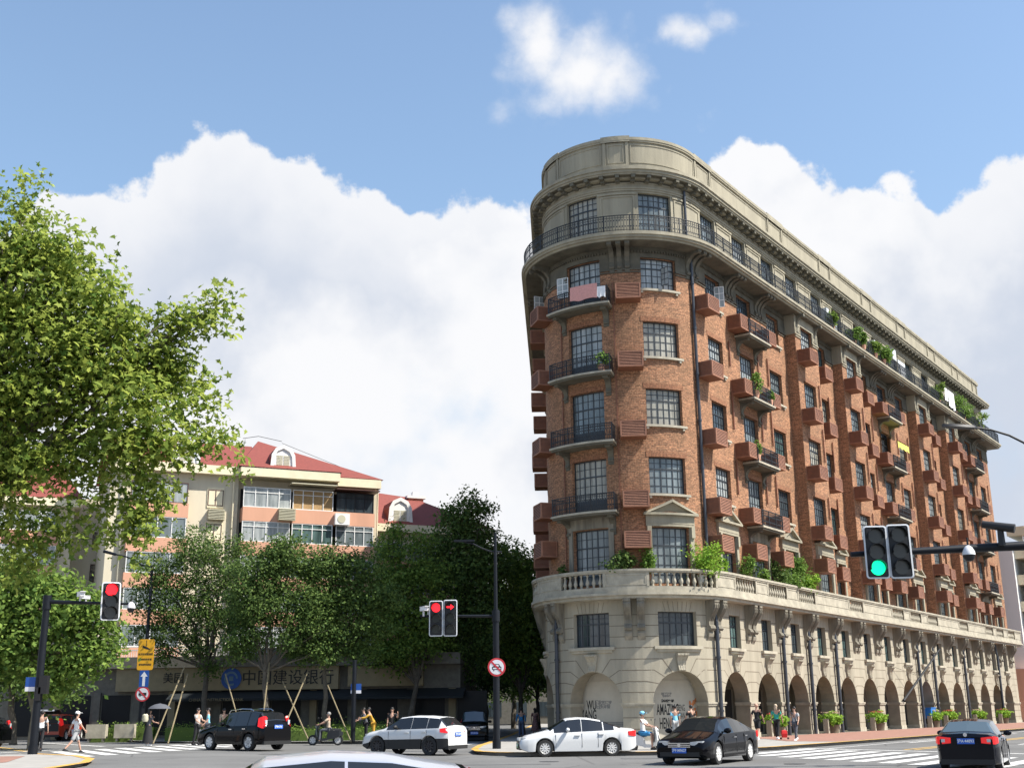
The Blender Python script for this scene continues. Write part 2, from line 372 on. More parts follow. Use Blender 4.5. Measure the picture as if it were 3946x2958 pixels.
# window rows: floor -> (sill, head)
ROW = {2: (5.19, 7.12), 3: (8.75, 12.06), 4: (14.08, 16.31), 5: (18.31, 20.58), 6: (22.62, 24.9), 7: (27.05, 29.13), 8: (31.0, 33.6)}
win_specs = []      # (s0, s1, z0, z1, o, cols, rows, kind)
holesF = {f: [] for f in ROW}
def wo_at(s):
    for a, b in proj:
        if a < s < b: return PO
    return BO
cols = []           # (centre, width, kind)
for k, c in bays.items():
    w = {'A': 2.15, 'B': 2.3, 'C': 2.15, 'P': 2.35, 'R': 1.5}[k[0]]
    cols.append((c, w, k[0]))
cols += [(-3.75, 2.55, 'N'), (-9.05, 2.6, 'M')] + [(-16.6 - 4.8 * i, 2.0, 'L') for i in range(5)]
for c, w, k in cols:
    for f, (za, zb) in ROW.items():
        if f == 2: continue
        if f == 8 and k != 'L': ww = 2.45 if k in 'NM' else 2.2
        else: ww = w
        z0, z1 = za, zb
        if k in 'BM' and 4 <= f <= 7: z0 = za - .95
        o = wo_at(c) if f < 8 else BO - .05
        holesF[f].append((c - ww / 2, c + ww / 2, z0, z1))
        win_specs.append((c - ww / 2, c + ww / 2, z0, z1, o - .24, 6 if ww > 1.8 else 4, 6 if f in (3,) or k in 'BM' else 5, f, k))
for sc in ALLA:
    w = 1.55 if sc > 0 else 2.45
    if sc < -12: w = 1.6
    c = sc + (.25 if sc > 0 else (-.05 if sc > -5 else -.1))
    holesF[2].append((c - w / 2, c + w / 2, *ROW[2])); win_specs.append((c - w / 2, c + w / 2, *ROW[2], -.3, 6 if sc > -12 and sc < 0 else 4, 4, 2, 'S'))

# ---- stone base with the arcade
sb = FB(); S_LE = -46.0
edges = [S_LE] + [(a + b) / 2 for a, b in zip(ALLA[:-1], ALLA[1:])] + [S_END]
AD = 0.95
for sc, e0, e1 in zip(ALLA, edges[:-1], edges[1:]):
    e0 = max(e0, S_LE)
    for o in (0, -AD):
        for a, b in ((e0, sc - RA), (sc + RA, e1)):
            q = sb.segs(a, b)
            for p, r in zip(q[:-1], q[1:]): sb.quad((p, o, 0), (r, o, 0), (r, o, 4.0), (p, o, 4.0), 0)
        n = 18
        pts = [(sc - RA * cos(pi * i / n), ZS + (ZA - ZS) * sin(pi * i / n)) for i in range(n + 1)]
        for (xa, za), (xb, zb) in zip(pts[:-1], pts[1:]): sb.quad((xa, o, za), (xb, o, zb), (xb, o, 4.0), (xa, o, 4.0), 0)
    for (xa, za), (xb, zb) in zip(pts[:-1], pts[1:]):
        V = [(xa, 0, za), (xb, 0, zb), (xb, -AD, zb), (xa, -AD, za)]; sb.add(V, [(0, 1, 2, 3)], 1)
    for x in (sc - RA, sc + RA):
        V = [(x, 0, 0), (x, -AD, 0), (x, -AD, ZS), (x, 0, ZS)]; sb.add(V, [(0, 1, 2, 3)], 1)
wall(sb, S_LE, S_END, 4.0, 8.0, 0, holesF[2], .35, 0)
sb.quad((S_END, 0, 0), (S_END, -12, 0), (S_END, -12, 8), (S_END, 0, 8))
im = FB()
for a, b in zip(edges[:-1], edges[1:]):
    pass
piers = [(edges[0], ALLA[0] - RA)] + [(a + RA, b - RA) for a, b in zip(ALLA[:-1], ALLA[1:])] + [(ALLA[-1] + RA, S_END)]
for a, b in piers:
    im.box(a - .05, min(b + .05, S_END + .05), -AD - .02, .07, ZS - .12, ZS - .02); im.box(a - .09, min(b + .09, S_END + .08), -AD - .02, .11, ZS - .02, ZS + .07)
    im.box(a - .03, b + .03, -AD - .01, .035, 0, .28)
im.build('impost_moulding', 'stone_trim', blk)
# masonry joints cut between the ashlar blocks
jb = MB(WF, wstep)
def strip(mb, a, b, w=.045, o=.004, m=0):
    (xa, za), (xb, zb) = a, b; q = mb.segs(xa, xb) if abs(xa - xb) > .05 else [xa, xb]
    d = Vector((xb - xa, zb - za)).normalized(); nx, nz = -d.y * w / 2, d.x * w / 2
    for p, r in zip(q[:-1], q[1:]):
        zp = za + (zb - za) * (p - xa) / (xb - xa) if abs(xb - xa) > 1e-6 else za; zr = za + (zb - za) * (r - xa) / (xb - xa) if abs(xb - xa) > 1e-6 else zb
        mb.quad((p - nx, o, zp - nz), (r - nx, o, zr - nz), (r + nx, o, zr + nz), (p + nx, o, zp + nz), m)
for i, (a, b) in enumerate(piers):
    pc = (a + b) / 2; lo = ALLA[i - 1] if i > 0 else None; hi = ALLA[i] if i < len(ALLA) else None
    hp = (b - a) / 2
    for z, ang, hw in ((2.62, 20, .20), (3.22, 37, .55), (3.84, 54, 1.0), (4.46, 71, 1.5)):
        hw = min(hw, 2.2); x0, x1 = pc - hw, pc + hw
        if i == 0 or i == len(piers) - 1:
            x0, x1 = max(x0, S_LE), min(x1, S_END)
        strip(jb, (x0, z), (x1, z))
        if lo is not None: strip(jb, (x0, z), (lo + RA * cos(radians(ang)), ZS + (ZA - ZS) * sin(radians(ang)) + .02))
        if hi is not None: strip(jb, (x1, z), (hi - RA * cos(radians(ang)), ZS + (ZA - ZS) * sin(radians(ang)) + .02))
    for z in (.62, 1.24): strip(jb, (a, z), (b, z))
hs = sorted(holesF[2])
for z in (5.1, 5.72, 6.34, 6.96):
    x = S_LE
    for h in hs:
        if z > 5.15: strip(jb, (x, z), (h[0], z)); x = h[1]
        else: strip(jb, (x, z), (h[0] - .3, z)); x = h[1] + .3
    strip(jb, (x, z), (S_END, z))
for h in hs:                                     # flat arch voussoirs over the mezzanine windows
    for k in range(-3, 4):
        c = (h[0] + h[1]) / 2; strip(jb, (c + k * .26, 7.14), (c + k * .31 + .001, 7.7), .03)
no_ = len(sb.v); sb.v += jb.v; sb.f += [[i + no_ for i in f] for f in jb.f]; sb.m += [2] * len(jb.f); sb.uv += jb.uv
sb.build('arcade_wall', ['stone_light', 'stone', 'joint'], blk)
# arcade passage
co = FB(); CW = -3.6
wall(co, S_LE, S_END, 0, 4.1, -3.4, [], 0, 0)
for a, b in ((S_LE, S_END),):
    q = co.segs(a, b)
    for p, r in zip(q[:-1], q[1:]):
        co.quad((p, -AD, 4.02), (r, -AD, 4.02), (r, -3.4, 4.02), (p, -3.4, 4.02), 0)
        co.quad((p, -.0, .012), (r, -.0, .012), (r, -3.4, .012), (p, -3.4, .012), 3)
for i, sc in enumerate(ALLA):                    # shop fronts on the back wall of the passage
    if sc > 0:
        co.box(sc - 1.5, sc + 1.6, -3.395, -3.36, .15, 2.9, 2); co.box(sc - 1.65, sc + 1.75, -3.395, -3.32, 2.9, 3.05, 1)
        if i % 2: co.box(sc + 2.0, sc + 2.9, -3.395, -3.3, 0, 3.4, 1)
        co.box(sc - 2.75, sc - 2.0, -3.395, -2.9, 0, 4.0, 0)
co.build('passage_wall', ['stone_worn', 'stone_weathered_shade', 'dark', 'stone_weathered_shade'], blk)
# white lettered panels standing just inside the two nose arches
def panel(s, w, rot=0):
    m = wmtx(s, -1.55, 0.02); return m
pw = MB(); pw.box(-1.95, 1.95, -.06, 0, 0, 4.0); pw.box(-1.95, 1.95, 0, .03, 3.22, 3.3)
p1 = pw.build('display_panel', 'plaster', blk, mtx=wmtx(-8.75, -1.45, .015))
def on_panel(p, name, txt, x, z, size, m='black', **kw):
    kw.setdefault('depth', .003)
    text_obj(name, txt, size, m, p, Matrix(((-1, 0, 0, x), (0, 0, 1, .008), (0, 1, 0, z), (0, 0, 0, 1))) if False else frame_mtx((x, .008, z), (1, 0, 0), (0, 0, 1), (0, 1, 0)), **kw)
# the nose is seen with s growing to the right, so text runs along +x of the panel
def letters(p, txt, x, z, size, m='black', align='CENTER', sx=.62, bold=.012):
    me = text_mesh(txt, size, .003, align, sx, bold=bold); me.materials.clear(); me.materials.append(MT[m])
    return link('lettering', me, p, frame_mtx((x, .006, z), (1, 0, 0), (0, 0, 1), (0, 1, 0)))
for t, z in (('WU', 1.92), ('KANG', 1.38), ('STATION', .84)): letters(p1, t, -.78, z, .74, align='RIGHT', sx=.5)
letters(p1, '武康\n大楼', -.64, 1.95, .26, 'grey_print', sx=1.0); letters(p1, '文艺医疗\n大本营', -.2, 1.95, .22, 'grey_print', sx=1.0)
for z in (.95, .85, .75, .65): letters(p1, 'WU KANG MANSION HISTORY ROOM', .35, z, .085, 'grey_print', sx=1)
p2 = link('display_panel', p1.data.copy(), blk, wmtx(-3.9, -1.45, .015))
letters(p2, 'AMAZING', -.1, 1.62, .86, sx=.36); letters(p2, 'HENGFU', -.05, .86, .86, sx=.36)
[letters(p2, t_, .72, z_, .52, 'black', sx=.36, bold=0) for t_, z_ in (('HENG', 1.72), ('SHAN', 1.28), ('FANG', .84))]
letters(p2, '衡复微空间', -.1, 2.12, .16, 'black', sx=1); letters(p2, '徐汇老房子\n艺术中心', -.15, 2.46, .13, 'grey_print', sx=1)
fl = MB(); rnd.seed(3)
for k in range(26): fl.ellipsoid((1.5 + rnd.uniform(-.22, .25), .01, 1.45 + rnd.uniform(-.6, .75)), (rnd.uniform(.05, .12), .006, rnd.uniform(.05, .12)), 7, 4)
fl.build('flower_print', 'orange_print', p2)
# keystones: tapered scroll over each arch
kp = [(0, 0), (.10, .0), (.16, .06), (.13, .16), (.10, .34), (.14, .58), (.26, .78), (.36, .88), (.36, .98), (0, .98)]
ks = MB(); rr = []
for x, t in ((-.5, 1), (.5, 1)):
    rr.append([(x * (.34 + .32 * z / .98), y, z) for y, z in kp])
ks.rings(rr)
for x in (-.5, -.18, .18, .5):
    ks.rings([[((x + dx) * (.34 + .32 * z / .98), y + .025, z) for y, z in kp[1:-1]] + [((x + dx) * (.34 + .32 * z / .98), y - .05, z) for y, z in kp[1:-1]][::-1] for dx in (-.045, .045)])
kme = ks.mesh('keystone', [MT['stone_trim']])
for sc in ALLA: link('keystone', kme, blk, wmtx(sc, .0, ZA - .02))
# paired scroll consoles under the balustrade
cpf = [(0, -2.35), (.05, -2.25), (.14, -2.12), (.18, -1.95), (.12, -1.8), (.10, -1.72), (.27, -1.78), (.36, -1.66), (.30, -1.52), (.20, -1.45), (.22, -1.2), (.34, -.95), (.52, -.72), (.66, -.5), (.70, -.32), (.66, -.2), (.72, -.16), (.72, 0), (0, 0)]
cm = MB(); cm.rings([[(x, y, z) for y, z in cpf] for x in (-.22, .22)])
for x in (-.19, -.02, .13):
    cm.rings([[(x + dx, y + .035, z) for y, z in cpf[10:16]] + [(x + dx, y - .06, z) for y, z in cpf[10:16]][::-1] for dx in (0, .055)])
cme = cm.mesh('console', [MT['stone_worn']])
mids = [(a + b) / 2 for a, b in zip(ALLA[:-1], ALLA[1:])] + [ALLA[-1] + 2.3]
mids = [m for m in mids if m > -32]
for s in mids:
    for d in (-.36, .36): link('console', cme, blk, wmtx(s + d, 0, 7.86))
# terrace slab, mouldings and balustrade
tb = FB(); tb.box(S_LE, S_END + .8, -1.2, .72, 7.84, 8.02); tb.box(S_LE, S_END + .84, -1.2, .88, 8.02, 8.16); tb.box(S_LE, S_END + .78, -1.2, .78, 8.16, 8.3)
tb.build('terrace_slab', 'stone_trim', blk)
ba = FB(); ba.box(S_LE, S_END + .8, .42, .76, 8.3, 8.5); ba.box(S_LE, S_END + .8, .40, .80, 9.3, 9.38); ba.box(S_LE, S_END + .84, .36, .84, 9.38, 9.5)
bal_sec = []
solid = [bays[k] for k in ('P1', 'P2', 'P3', 'P4')]
segs_ = []
for k, c in bays.items():
    if k[0] != 'P': segs_.append((c - 1.45, c + 1.45))
segs_ += [(-10.45, -7.85), (-5.45, -1.55), (-15.6, -12.9)]
segs_.sort(); x = S_LE
for a, b in segs_ + [(S_END + .8, 0)]:
    ba.box(x, a, .46, .74, 8.5, 9.3)
    # raised frame on each pedestal
    if a - x > .5:
        z0, z1 = 8.58, 9.22
        for u, v, p, q in ((x + .12, a - .12, z0, z0 + .07), (x + .12, a - .12, z1 - .07, z1), (x + .12, x + .2, z0, z1), (a - .2, a - .12, z0, z1)): ba.box(u, v, .73, .765, p, q)
        for u in (x, a - .14): ba.box(u, u + .14, .44, .775, 8.5, 9.3)
    x = b
bal = ba.build('balustrade', 'stone_trim', blk)
bl = MB(); bl.lathe([(.09, 0), (.09, .06), (.06, .09), (.085, .16), (.125, .26), (.105, .36), (.055, .52), (.045, .62), (.06, .68), (.085, .72), (.085, .8)], 8)
blm = bl.mesh('baluster', [MT['stone_trim']], True); bpos = []
for a, b in segs_:
    n = max(4, int((b - a) / .36)); bpos += [a + (b - a) * (i + .5) / n for i in range(n)]
bpos.sort(key=lambda s: Vector(WF(s, .6, 9)).length)
for s in bpos[:100]: link('baluster', blm, bal, wmtx(s, .6, 8.5))
def merge_copies(name, me, mtxs, parent, kind='stuff'):
    v = np.array([tuple(q.co) for q in me.vertices]); fs = [tuple(p.vertices) for p in me.polygons]; mi = [p.material_index for p in me.polygons]
    V = []; Fc = []; MI = []
    for m in mtxs:
        A = np.array(m); o = len(V); V += [tuple(x) for x in v @ A[:3, :3].T + A[:3, 3]]; Fc += [tuple(i + o for i in f) for f in fs]; MI += mi
    out = bpy.data.meshes.new(name); out.from_pydata(V, [], Fc)
    for x in me.materials: out.materials.append(x)
    out.polygons.foreach_set('material_index', MI); out.update()
    o = link(name, out, parent); o['kind'] = kind; return o
merge_copies('baluster', blm, [wmtx(s, .6, 8.5) for s in bpos[100:]], bal)

# ---- brick storeys with projecting bays
bw = FB()
breaks = [-70.0]; 
for a, b in proj: breaks += [a, b]
breaks.append(S_END)
allh = [h for f in range(3, 8) for h in holesF[f]]
for i, (a, b) in enumerate(zip(breaks[:-1], breaks[1:])):
    o = PO if i % 2 else BO
    hh = [h for h in allh if a <= h[0] and h[1] <= b]
    wall(bw, a, b, 8.2, 28.32, o, [h for h in hh if h[2] < 26], .3, 0)if False else None
    hb = []
    for h in hh:
        hb.append(h)
    wall(bw, a, b, 8.2, 29.9, o, hb, .3, 0)
for a, b in proj:
    for x in (a, b):
        V = [(x, BO, 8.2), (x, PO, 8.2), (x, PO, 29.9), (x, BO, 29.9)]; bw.add(V, [(0, 1, 2, 3)], 0, [(p[1], p[2]) for p in V])
V = [(S_END, BO, 8), (S_END, -14, 8), (S_END, -14, 34), (S_END, BO, 34)]; bw.add(V, [(0, 1, 2, 3)], 0, [(p[1], p[2]) for p in V])
bw.build('brick_wall', 'brick', blk)
# soldier course lintels and stone sills
sl_ = FB(); lt = FB()
for c, w, k in cols:
    o = wo_at(c)
    for f in range(4, 8):
        za, zb = ROW[f]
        if k not in 'BM':
            sl_.box(c - w / 2 - .22, c + w / 2 + .22, o - .24, o + .16, za - .16, za - .02)
            for d in (-w / 2 - .05, w / 2 - .1): sl_.box(c + d, c + d + .15, o, o + .12, za - .3, za - .16)
        if f < 7:
            q0, q1 = c - w / 2 - .15, c + w / 2 + .15
            lt.box(q0, q1, o - .05, o + .02, zb, zb + .34)
sl_.build('window_sill', 'stone_trim', blk)
MT['soldier'] = brick_mat('soldier_brick', (0.31, 0.135, 0.068), (0.19, 0.075, 0.04), (0.26, 0.165, 0.10), (0.21, 0.095, 0.05))
br_ = [n for n in MT['soldier'].node_tree.nodes if n.type == 'TEX_BRICK'][0]
br_.inputs['Brick Width'].default_value = .085; br_.inputs['Row Height'].default_value = .36; br_.offset = 0
lt.build('brick_lintel', 'soldier', blk)
for a in ([c for c, w, k in cols if k in 'LMNABC' ] ):
    pass
mz = FB()
for f in (2,):
    for h in holesF[2]: mz.box(h[0] - .28, h[1] + .28, -.2, .2, 5.0, 5.17); mz.box(h[0] - .15, h[1] + .15, -.02, .1, 4.86, 5.0)
mz.build('window_sill', 'stone_trim', blk)
# seventh floor stone frieze, dentils and brackets below the gallery
fz = FB(); fz0 = fz; fz1 = FB()
for i, (a, b) in enumerate(zip(breaks[:-1], breaks[1:])):
    o = PO if i % 2 else BO; fz = fz1 if i % 2 else fz0
    xs = [a] + [x for h in sorted(holesF[7]) if a <= h[0] and h[1] <= b for x in h[:2]] + [b]
    for p, q in zip(xs[0::2], xs[1::2]):
        fz.box(p, q, o - .05, o + .045, 28.36, 29.13); fz.box(p, q, o - .05, o + .10, 28.28, 28.36); fz.box(p, q, o - .05, o + .07, 28.12, 28.2)
        if i % 2:
            for u, v, r, t in ((p + .12, q - .12, 28.5, 28.56), (p + .12, q - .12, 29.0, 29.06), (p + .12, p + .18, 28.5, 29.06), (q - .18, q - .12, 28.5, 29.06)): fz.box(u, v, o, o + .075, r, t)
    fz.box(a, b, o - .05, o + .05, 29.13, 29.95)
    if i % 2:
        for x, y in ((a - .045, a + .0), (b, b + .045)): fz.box(x, y, BO, PO + .045, 28.36, 29.95)
        for x, y in ((a - .1, a + .0), (b, b + .1)): fz.box(x, y, BO, PO + .10, 28.28, 28.36)
fz0.build('stone_frieze', 'soot_shade', blk); fz1.build('stone_frieze', 'stone_upper', blk)  # dark frieze colour holds gallery shade over staining; projecting bays stay beige
dn = FB(); x = -20
while x < S_END:
    if not any(a - .3 < x < b + .3 for a, b in proj): dn.box(x, x + .09, BO, BO + .17, 29.42, 29.56)
    x += .2
dn.build('dentil_band', 'soot_shade', blk)
bpf = [(0, -1.75), (.07, -1.7), (.1, -1.55), (.06, -1.42), (.16, -1.46), (.22, -1.34), (.14, -1.2), (.1, -1.0), (.16, -.7), (.36, -.42), (.62, -.26), (.9, -.2), (1.05, -.28), (1.18, -.2), (1.18, 0), (0, 0)]
bm_ = MB(); bm_.rings([[(x, y, z) for y, z in bpf] for x in (-.15, .15)]); bme = bm_.mesh('bracket', [MT['soot_shade']])
bm2 = MB(); bm2.rings([[(x, y * .55, z) for y, z in bpf] for x in (-.15, .15)]); bme2 = bm2.mesh('bracket', [MT['stone_weathered_shade']])
keys = sorted([c for c, w, k in cols if c > -22]); 
for a, b in zip(keys[:-1], keys[1:]):
    m = (a + b) / 2; po = wo_at(a) > 0 or wo_at(b) > 0
    if po:
        pa = a if wo_at(a) > 0 else b; sgn = 1 if pa == a else -1
        for d in (1.75,): link('bracket', bme2, blk, wmtx(pa + sgn * d, PO, 29.84))
        continue
    for d in ((-.5, 0, .5) if m > -8 else (-.35, .35)): link('bracket', bme, blk, wmtx(m + d, BO, 29.84))
# gallery slab with iron railing all round
gs = FB(); GE = S_END + 1.0
gs.box(-40, GE, -1.5, .98, 29.84, 29.98); gs.box(-40, GE + .06, -1.5, 1.12, 29.98, 30.12); gs.box(-40, GE + .12, -1.5, 1.2, 30.12, 30.3); gs.box(-40, GE, -1.5, 1.1, 30.3, 30.38)
gs.build('gallery_slab', 'stone_upper', blk); sf = FB(); sf.box(-40, GE - .1, -.9, .9, 29.80, 29.835); sf.build('gallery_soffit', 'soot_shade', blk)  # thin soffit sheet coloured dark for stain and the shade under the gallery
def railing(mb, s0, s1, o, z0, z1, step=.15, post=1.4, curl=True):
    mb.box(s0, s1, o - .03, o + .03, z1 - .045, z1); mb.box(s0, s1, o - .015, o + .015, z1 - .2, z1 - .17); mb.box(s0, s1, o - .015, o + .015, z0 + .08, z0 + .11)
    n = max(2, int((s1 - s0) / step)); 
    for i in range(n + 1):
        x = s0 + (s1 - s0) * i / n
        mb.box(x - .011, x + .011, o - .011, o + .011, z0 + .0, z1 - .04)
        if curl and i < n:
            h = (s1 - s0) / n
            for zz in (z0 + .28, z1 - .4):
                mb.box(x + h * .28, x + h * .72, o - .008, o + .008, zz, zz + .09)
    k = max(1, round((s1 - s0) / post))
    for i in range(k + 1):
        x = s0 + (s1 - s0) * i / k; mb.box(x - .028, x + .028, o - .028, o + .028, z0, z1 + .02)
rb = FB(); railing(rb, -38, GE - .1, 1.0, 30.38, 31.48)
rb.build('gallery_railing', 'iron', blk)
# attic storey
ab = FB(); wall(ab, -70, S_END, 30.3, 34.6, BO - .05, holesF[8], .28, 0)
ab.quad((S_END, BO - .05, 30), (S_END, -14, 30), (S_END, -14, 35), (S_END, BO - .05, 35))
for z0, z1, d in ((33.72, 33.85, .07), (33.85, 33.95, .12), (34.2, 34.3, .05), (30.38, 30.6, .06)): ab.box(-60, S_END + d, BO - .3, BO - .05 + d, z0, z1)
hs8 = sorted(holesF[8]); xs = [-60] + [x for h in hs8 for x in h[:2]] + [S_END]
for p, q in zip(xs[0::2], xs[1::2]):
    if q - p < .9: continue
    n = 1 if q - p < 3.2 else 1
    for u, v, r, t in ((p + .25, q - .25, 33.3, 33.4), (p + .25, p + .36, 30.9, 33.3), (q - .36, q - .25, 30.9, 33.3)): ab.box(u, v, BO - .06, BO + .0, r, t)
    ab.box(p + .1, q - .1, BO - .06, BO + .05, 33.46, 33.58)
ab.build('attic_wall', 'stone_upper', blk)
cn = FB()
for z0, z1, o in ((34.42, 34.56, .0), (34.56, 34.68, .38), (34.68, 34.86, .46), (34.86, 35.0, .55), (35.0, 35.1, .5)): cn.box(-62, S_END + .8 if z0 > 34.5 else S_END + .2, -1.2, o, z0, z1)
cor = cn.build('cornice', 'stone_upper', blk); sf = FB(); sf.box(-60, S_END + .1, BO - .2, BO - .03, 34.31, 34.57); sf.box(-60, S_END + .2, BO - .2, .3, 34.535, 34.555); sf.build('cornice_soffit', 'soot_shade', blk)  # dark strips paint soot and shade together below the cornice
md = MB(); md.box(-.13, .13, 0, .72, -.2, 0); md.box(-.13, .13, .0, .4, -.34, -.2); md.box(-.16, .16, 0, .75, -.03, .01)
mdm = md.mesh('modillion', [MT['stone_weathered_shade']])
mp_ = [-22 + .98 * i for i in range(96)]; mp_.sort(key=lambda s: Vector(WF(s, 0, 34)).length)
for s in mp_: link('modillion', mdm, cor, wmtx(s, BO - .06, 34.57)) if s < S_END + .3 else None
pp = FB(); PB = -.42
pp.box(-62, S_END, PB - .4, PB, 35.1, 37.2); pp.box(-62, S_END + .05, PB - .45, PB + .06, 35.1, 35.55); pp.box(-62, S_END + .08, PB - .5, PB + .10, 37.2, 37.32); pp.box(-62, S_END + .12, PB - .5, PB + .14, 37.32, 37.52)
# parapet panels between paired posts
posts = [-13.2, -11.2, -7.2, -5.6, .6, 2.8, 12.6, 15.2, 23.0, 25.4, 33.2, 35.6, 43.0, 45.4, 52.8, 55.2, 61.6, 63.8, 69.8, 71.6]
for i, s in enumerate(posts):
    pp.box(s - .1, s + .1, PB - .1, PB + .07, 35.55, 37.2)
for a, b in zip(posts[:-1], posts[1:]):
    if b - a < 3: pp.box(a - .2, b + .2, PB - .55, PB + .13, 37.2, 37.62); pp.box(a - .1, b + .1, PB - .1, PB + .12, 35.1, 35.6)
    a2, b2 = a + .22, b - .22
    for u, v, r, t in ((a2, b2, 35.72, 35.8), (a2, b2, 36.98, 37.06), (a2, a2 + .08, 35.72, 37.06), (b2 - .08, b2, 35.72, 37.06)): pp.box(u, v, PB - .05, PB + .035, r, t)
pp.build('parapet', 'stone_upper', blk)
# roof deck and rear walls close the volume
rf = MB(); pl = [WF(s, -.8, 34.9) for s in (72, 40, 10, 0, -2, -4, -6, -8, -10, -12, -14, -16, -40, -62)]
rf.add(pl, [tuple(range(len(pl)))]); e0, e1 = WF(72, -.6, 0), WF(-62, -.6, 0)
rf.add([(e0[0], e0[1], 0), (e1[0], e1[1], 0), (e1[0], e1[1], 35), (e0[0], e0[1], 35)], [(0, 1, 2, 3)])
rf.build('roof', 'roofing', blk)

# ---- windows
def make_window(mbf, mbp, s0, s1, z0, z1, o, nc, nr, f, k):
    t = .035; d0, d1 = o - .06, o
    fr = .07
    mbf.box(s0, s0 + fr, d0, d1 + .02, z0, z1); mbf.box(s1 - fr, s1, d0, d1 + .02, z0, z1)
    mbf.box(s0 + fr, s1 - fr, d0, d1 + .02, z1 - fr, z1); mbf.box(s0 + fr, s1 - fr, d0, d1 + .02, z0, z0 + fr)
    H = z1 - z0; tr = z0 + H * .68
    mbf.box(s0 + fr, s1 - fr, d0, d1 + .015, tr - .04, tr + .04)
    for i in range(1, nc):
        x = s0 + (s1 - s0) * i / nc; w = .036 if (nc == 6 and i % 2 == 0) or (nc == 4 and i == 2) else .017
        mbf.box(x - w, x + w, d0 + .01, d1 + (.005 if w > .03 else 0), z0 + fr, z1 - fr)
    nl = max(2, nr - 2)
    for i in range(1, nl):
        z = z0 + (tr - z0) * i / nl; mbf.box(s0 + fr, s1 - fr, d0 + .01, d1 - .004, z - .016, z + .016)
    for i in range(1, 2):
        z = tr + (z1 - tr) * .5; mbf.box(s0 + fr, s1 - fr, d0 + .01, d1 - .004, z - .016, z + .016)
    if k in 'BM' and 4 <= f <= 7: mbf.box(s0 + fr, s1 - fr, d0 + .01, d1 + .01, z0 + fr, z0 + .75)
    q = mbp.segs(s0, s1)
    for a, b in zip(q[:-1], q[1:]): mbp.quad((a, o - .035, z0), (b, o - .035, z0), (b, o - .035, z1), (a, o - .035, z1))
win_specs.sort(key=lambda w: (Vector(WF((w[0] + w[1]) / 2, 0, (w[2] + w[3]) / 2)).length + (60 if w[0] < -12 else 0)))
rnd.seed(11)
def pane_for(f, k, s):
    if f == 2: return 'pane3' if s < 0 or rnd.random() < .4 else 'pane4'
    if f == 3: return rnd.choice(['pane3', 'pane1'])
    return rnd.choice(['pane1', 'pane1', 'pane2', 'pane3', 'pane2', 'pane5', 'pane4']) if s > 0 else rnd.choice(['pane2', 'pane5', 'pane2', 'pane1'])
for w in win_specs[:100]:
    a, b = FB(), FB(); make_window(a, b, *w); wo_ = a.build('window', 'steel', blk); b.build('pane', pane_for(w[7], w[8], w[0]), wo_)
a, b = FB(), FB()
for w in win_specs[100:]: make_window(a, b, *w)
wo_ = a.build('window', 'steel', blk); wo_['kind'] = 'stuff'; b.build('pane', 'pane1', wo_)
# two open casements on the seventh floor
def sash(s, o, z, ang, w=.55, h=1.15, m='steel'):
    q = MB()
    for u in (0, w / 2, w): q.box(u - .018, u + .018, -.015, .015, 0, h)
    for v in (0, h / 3, 2 * h / 3, h): q.box(0, w, -.015, .015, v - .018, v + .018)
    ob = q.build('open_casement', m, blk, mtx=wmtx(s, o, z) @ Matrix.Rotation(ang, 4, 'Z')); g = MB(); g.quad((0, 0, 0), (w, 0, 0), (w, 0, h), (0, 0, h)); g.build('pane', 'pane2', ob)
sash(-3.6, BO + .02, 27.3, radians(65)); sash(2.3, BO, 27.2, radians(70), .6, 1.4, 'white'); sash(-10.3, BO, 27.2, radians(160), .75, 1.3, 'white'); sash(-14.6, BO, 27.2, radians(70), .7, 1.3, 'white')
# pedimented surrounds on the third floor
def pediment(c, w, o):
    q = FB(); h = w / 2
    q.box(c - h - .32, c - h - .02, o, o + .14, 8.3, 12.1); q.box(c + h + .02, c + h + .32, o, o + .14, 8.3, 12.1)
    for s in (-1, 1): q.box(c + s * (h + .17) - .13, c + s * (h + .17) + .13, o + .14, o + .26, 11.45, 12.1)
    q.box(c - h - .36, c + h + .36, o, o + .18, 12.1, 12.75); q.box(c - h - .3, c + h + .3, o, o + .2, 12.25, 12.3)
    q.box(c - h - .5, c + h + .5, o, o + .42, 12.75, 12.88)
    W_ = h + .5
    def tri(y0, y1, k, z0, zt):
        V = [(c - W_ * k, y0, z0), (c + W_ * k, y0, z0), (c, y0, zt), (c - W_ * k, y1, z0), (c + W_ * k, y1, z0), (c, y1, zt)]
        q.add(V, [(3, 4, 5), (0, 2, 1), (0, 3, 5, 2), (1, 2, 5, 4), (0, 1, 4, 3)])
    tri(o, o + .16, .9, 12.88, 13.5)
    for s in (-1, 1):                            # raking cornices
        V = []
        for y in (o, o + .42):
            V += [(c + s * W_, y, 12.88), (c + s * (W_ - .3), y, 12.88), (c, y, 13.52), (c, y, 13.68)]
        q.add(V, [(4, 5, 6, 7), (0, 3, 2, 1), (0, 4, 7, 3), (1, 2, 6, 5)])
    return q.build('pediment', 'stone_upper', blk)
for c, w, k in cols:
    if k in 'NACPR' and c > -12: pediment(c, w, wo_at(c))
for c, w, k in cols:
    if k in 'BM':
        q = FB()
        for s in (-1, 1): q.box(c + s * (w / 2 + .2) - .16, c + s * (w / 2 + .2) + .16, BO, BO + .1, 8.3, 12.1)
        q.box(c - w / 2 - .36, c + w / 2 + .36, BO, BO + .12, 12.1, 12.75); q.build('window_surround', 'stone_worn', blk)
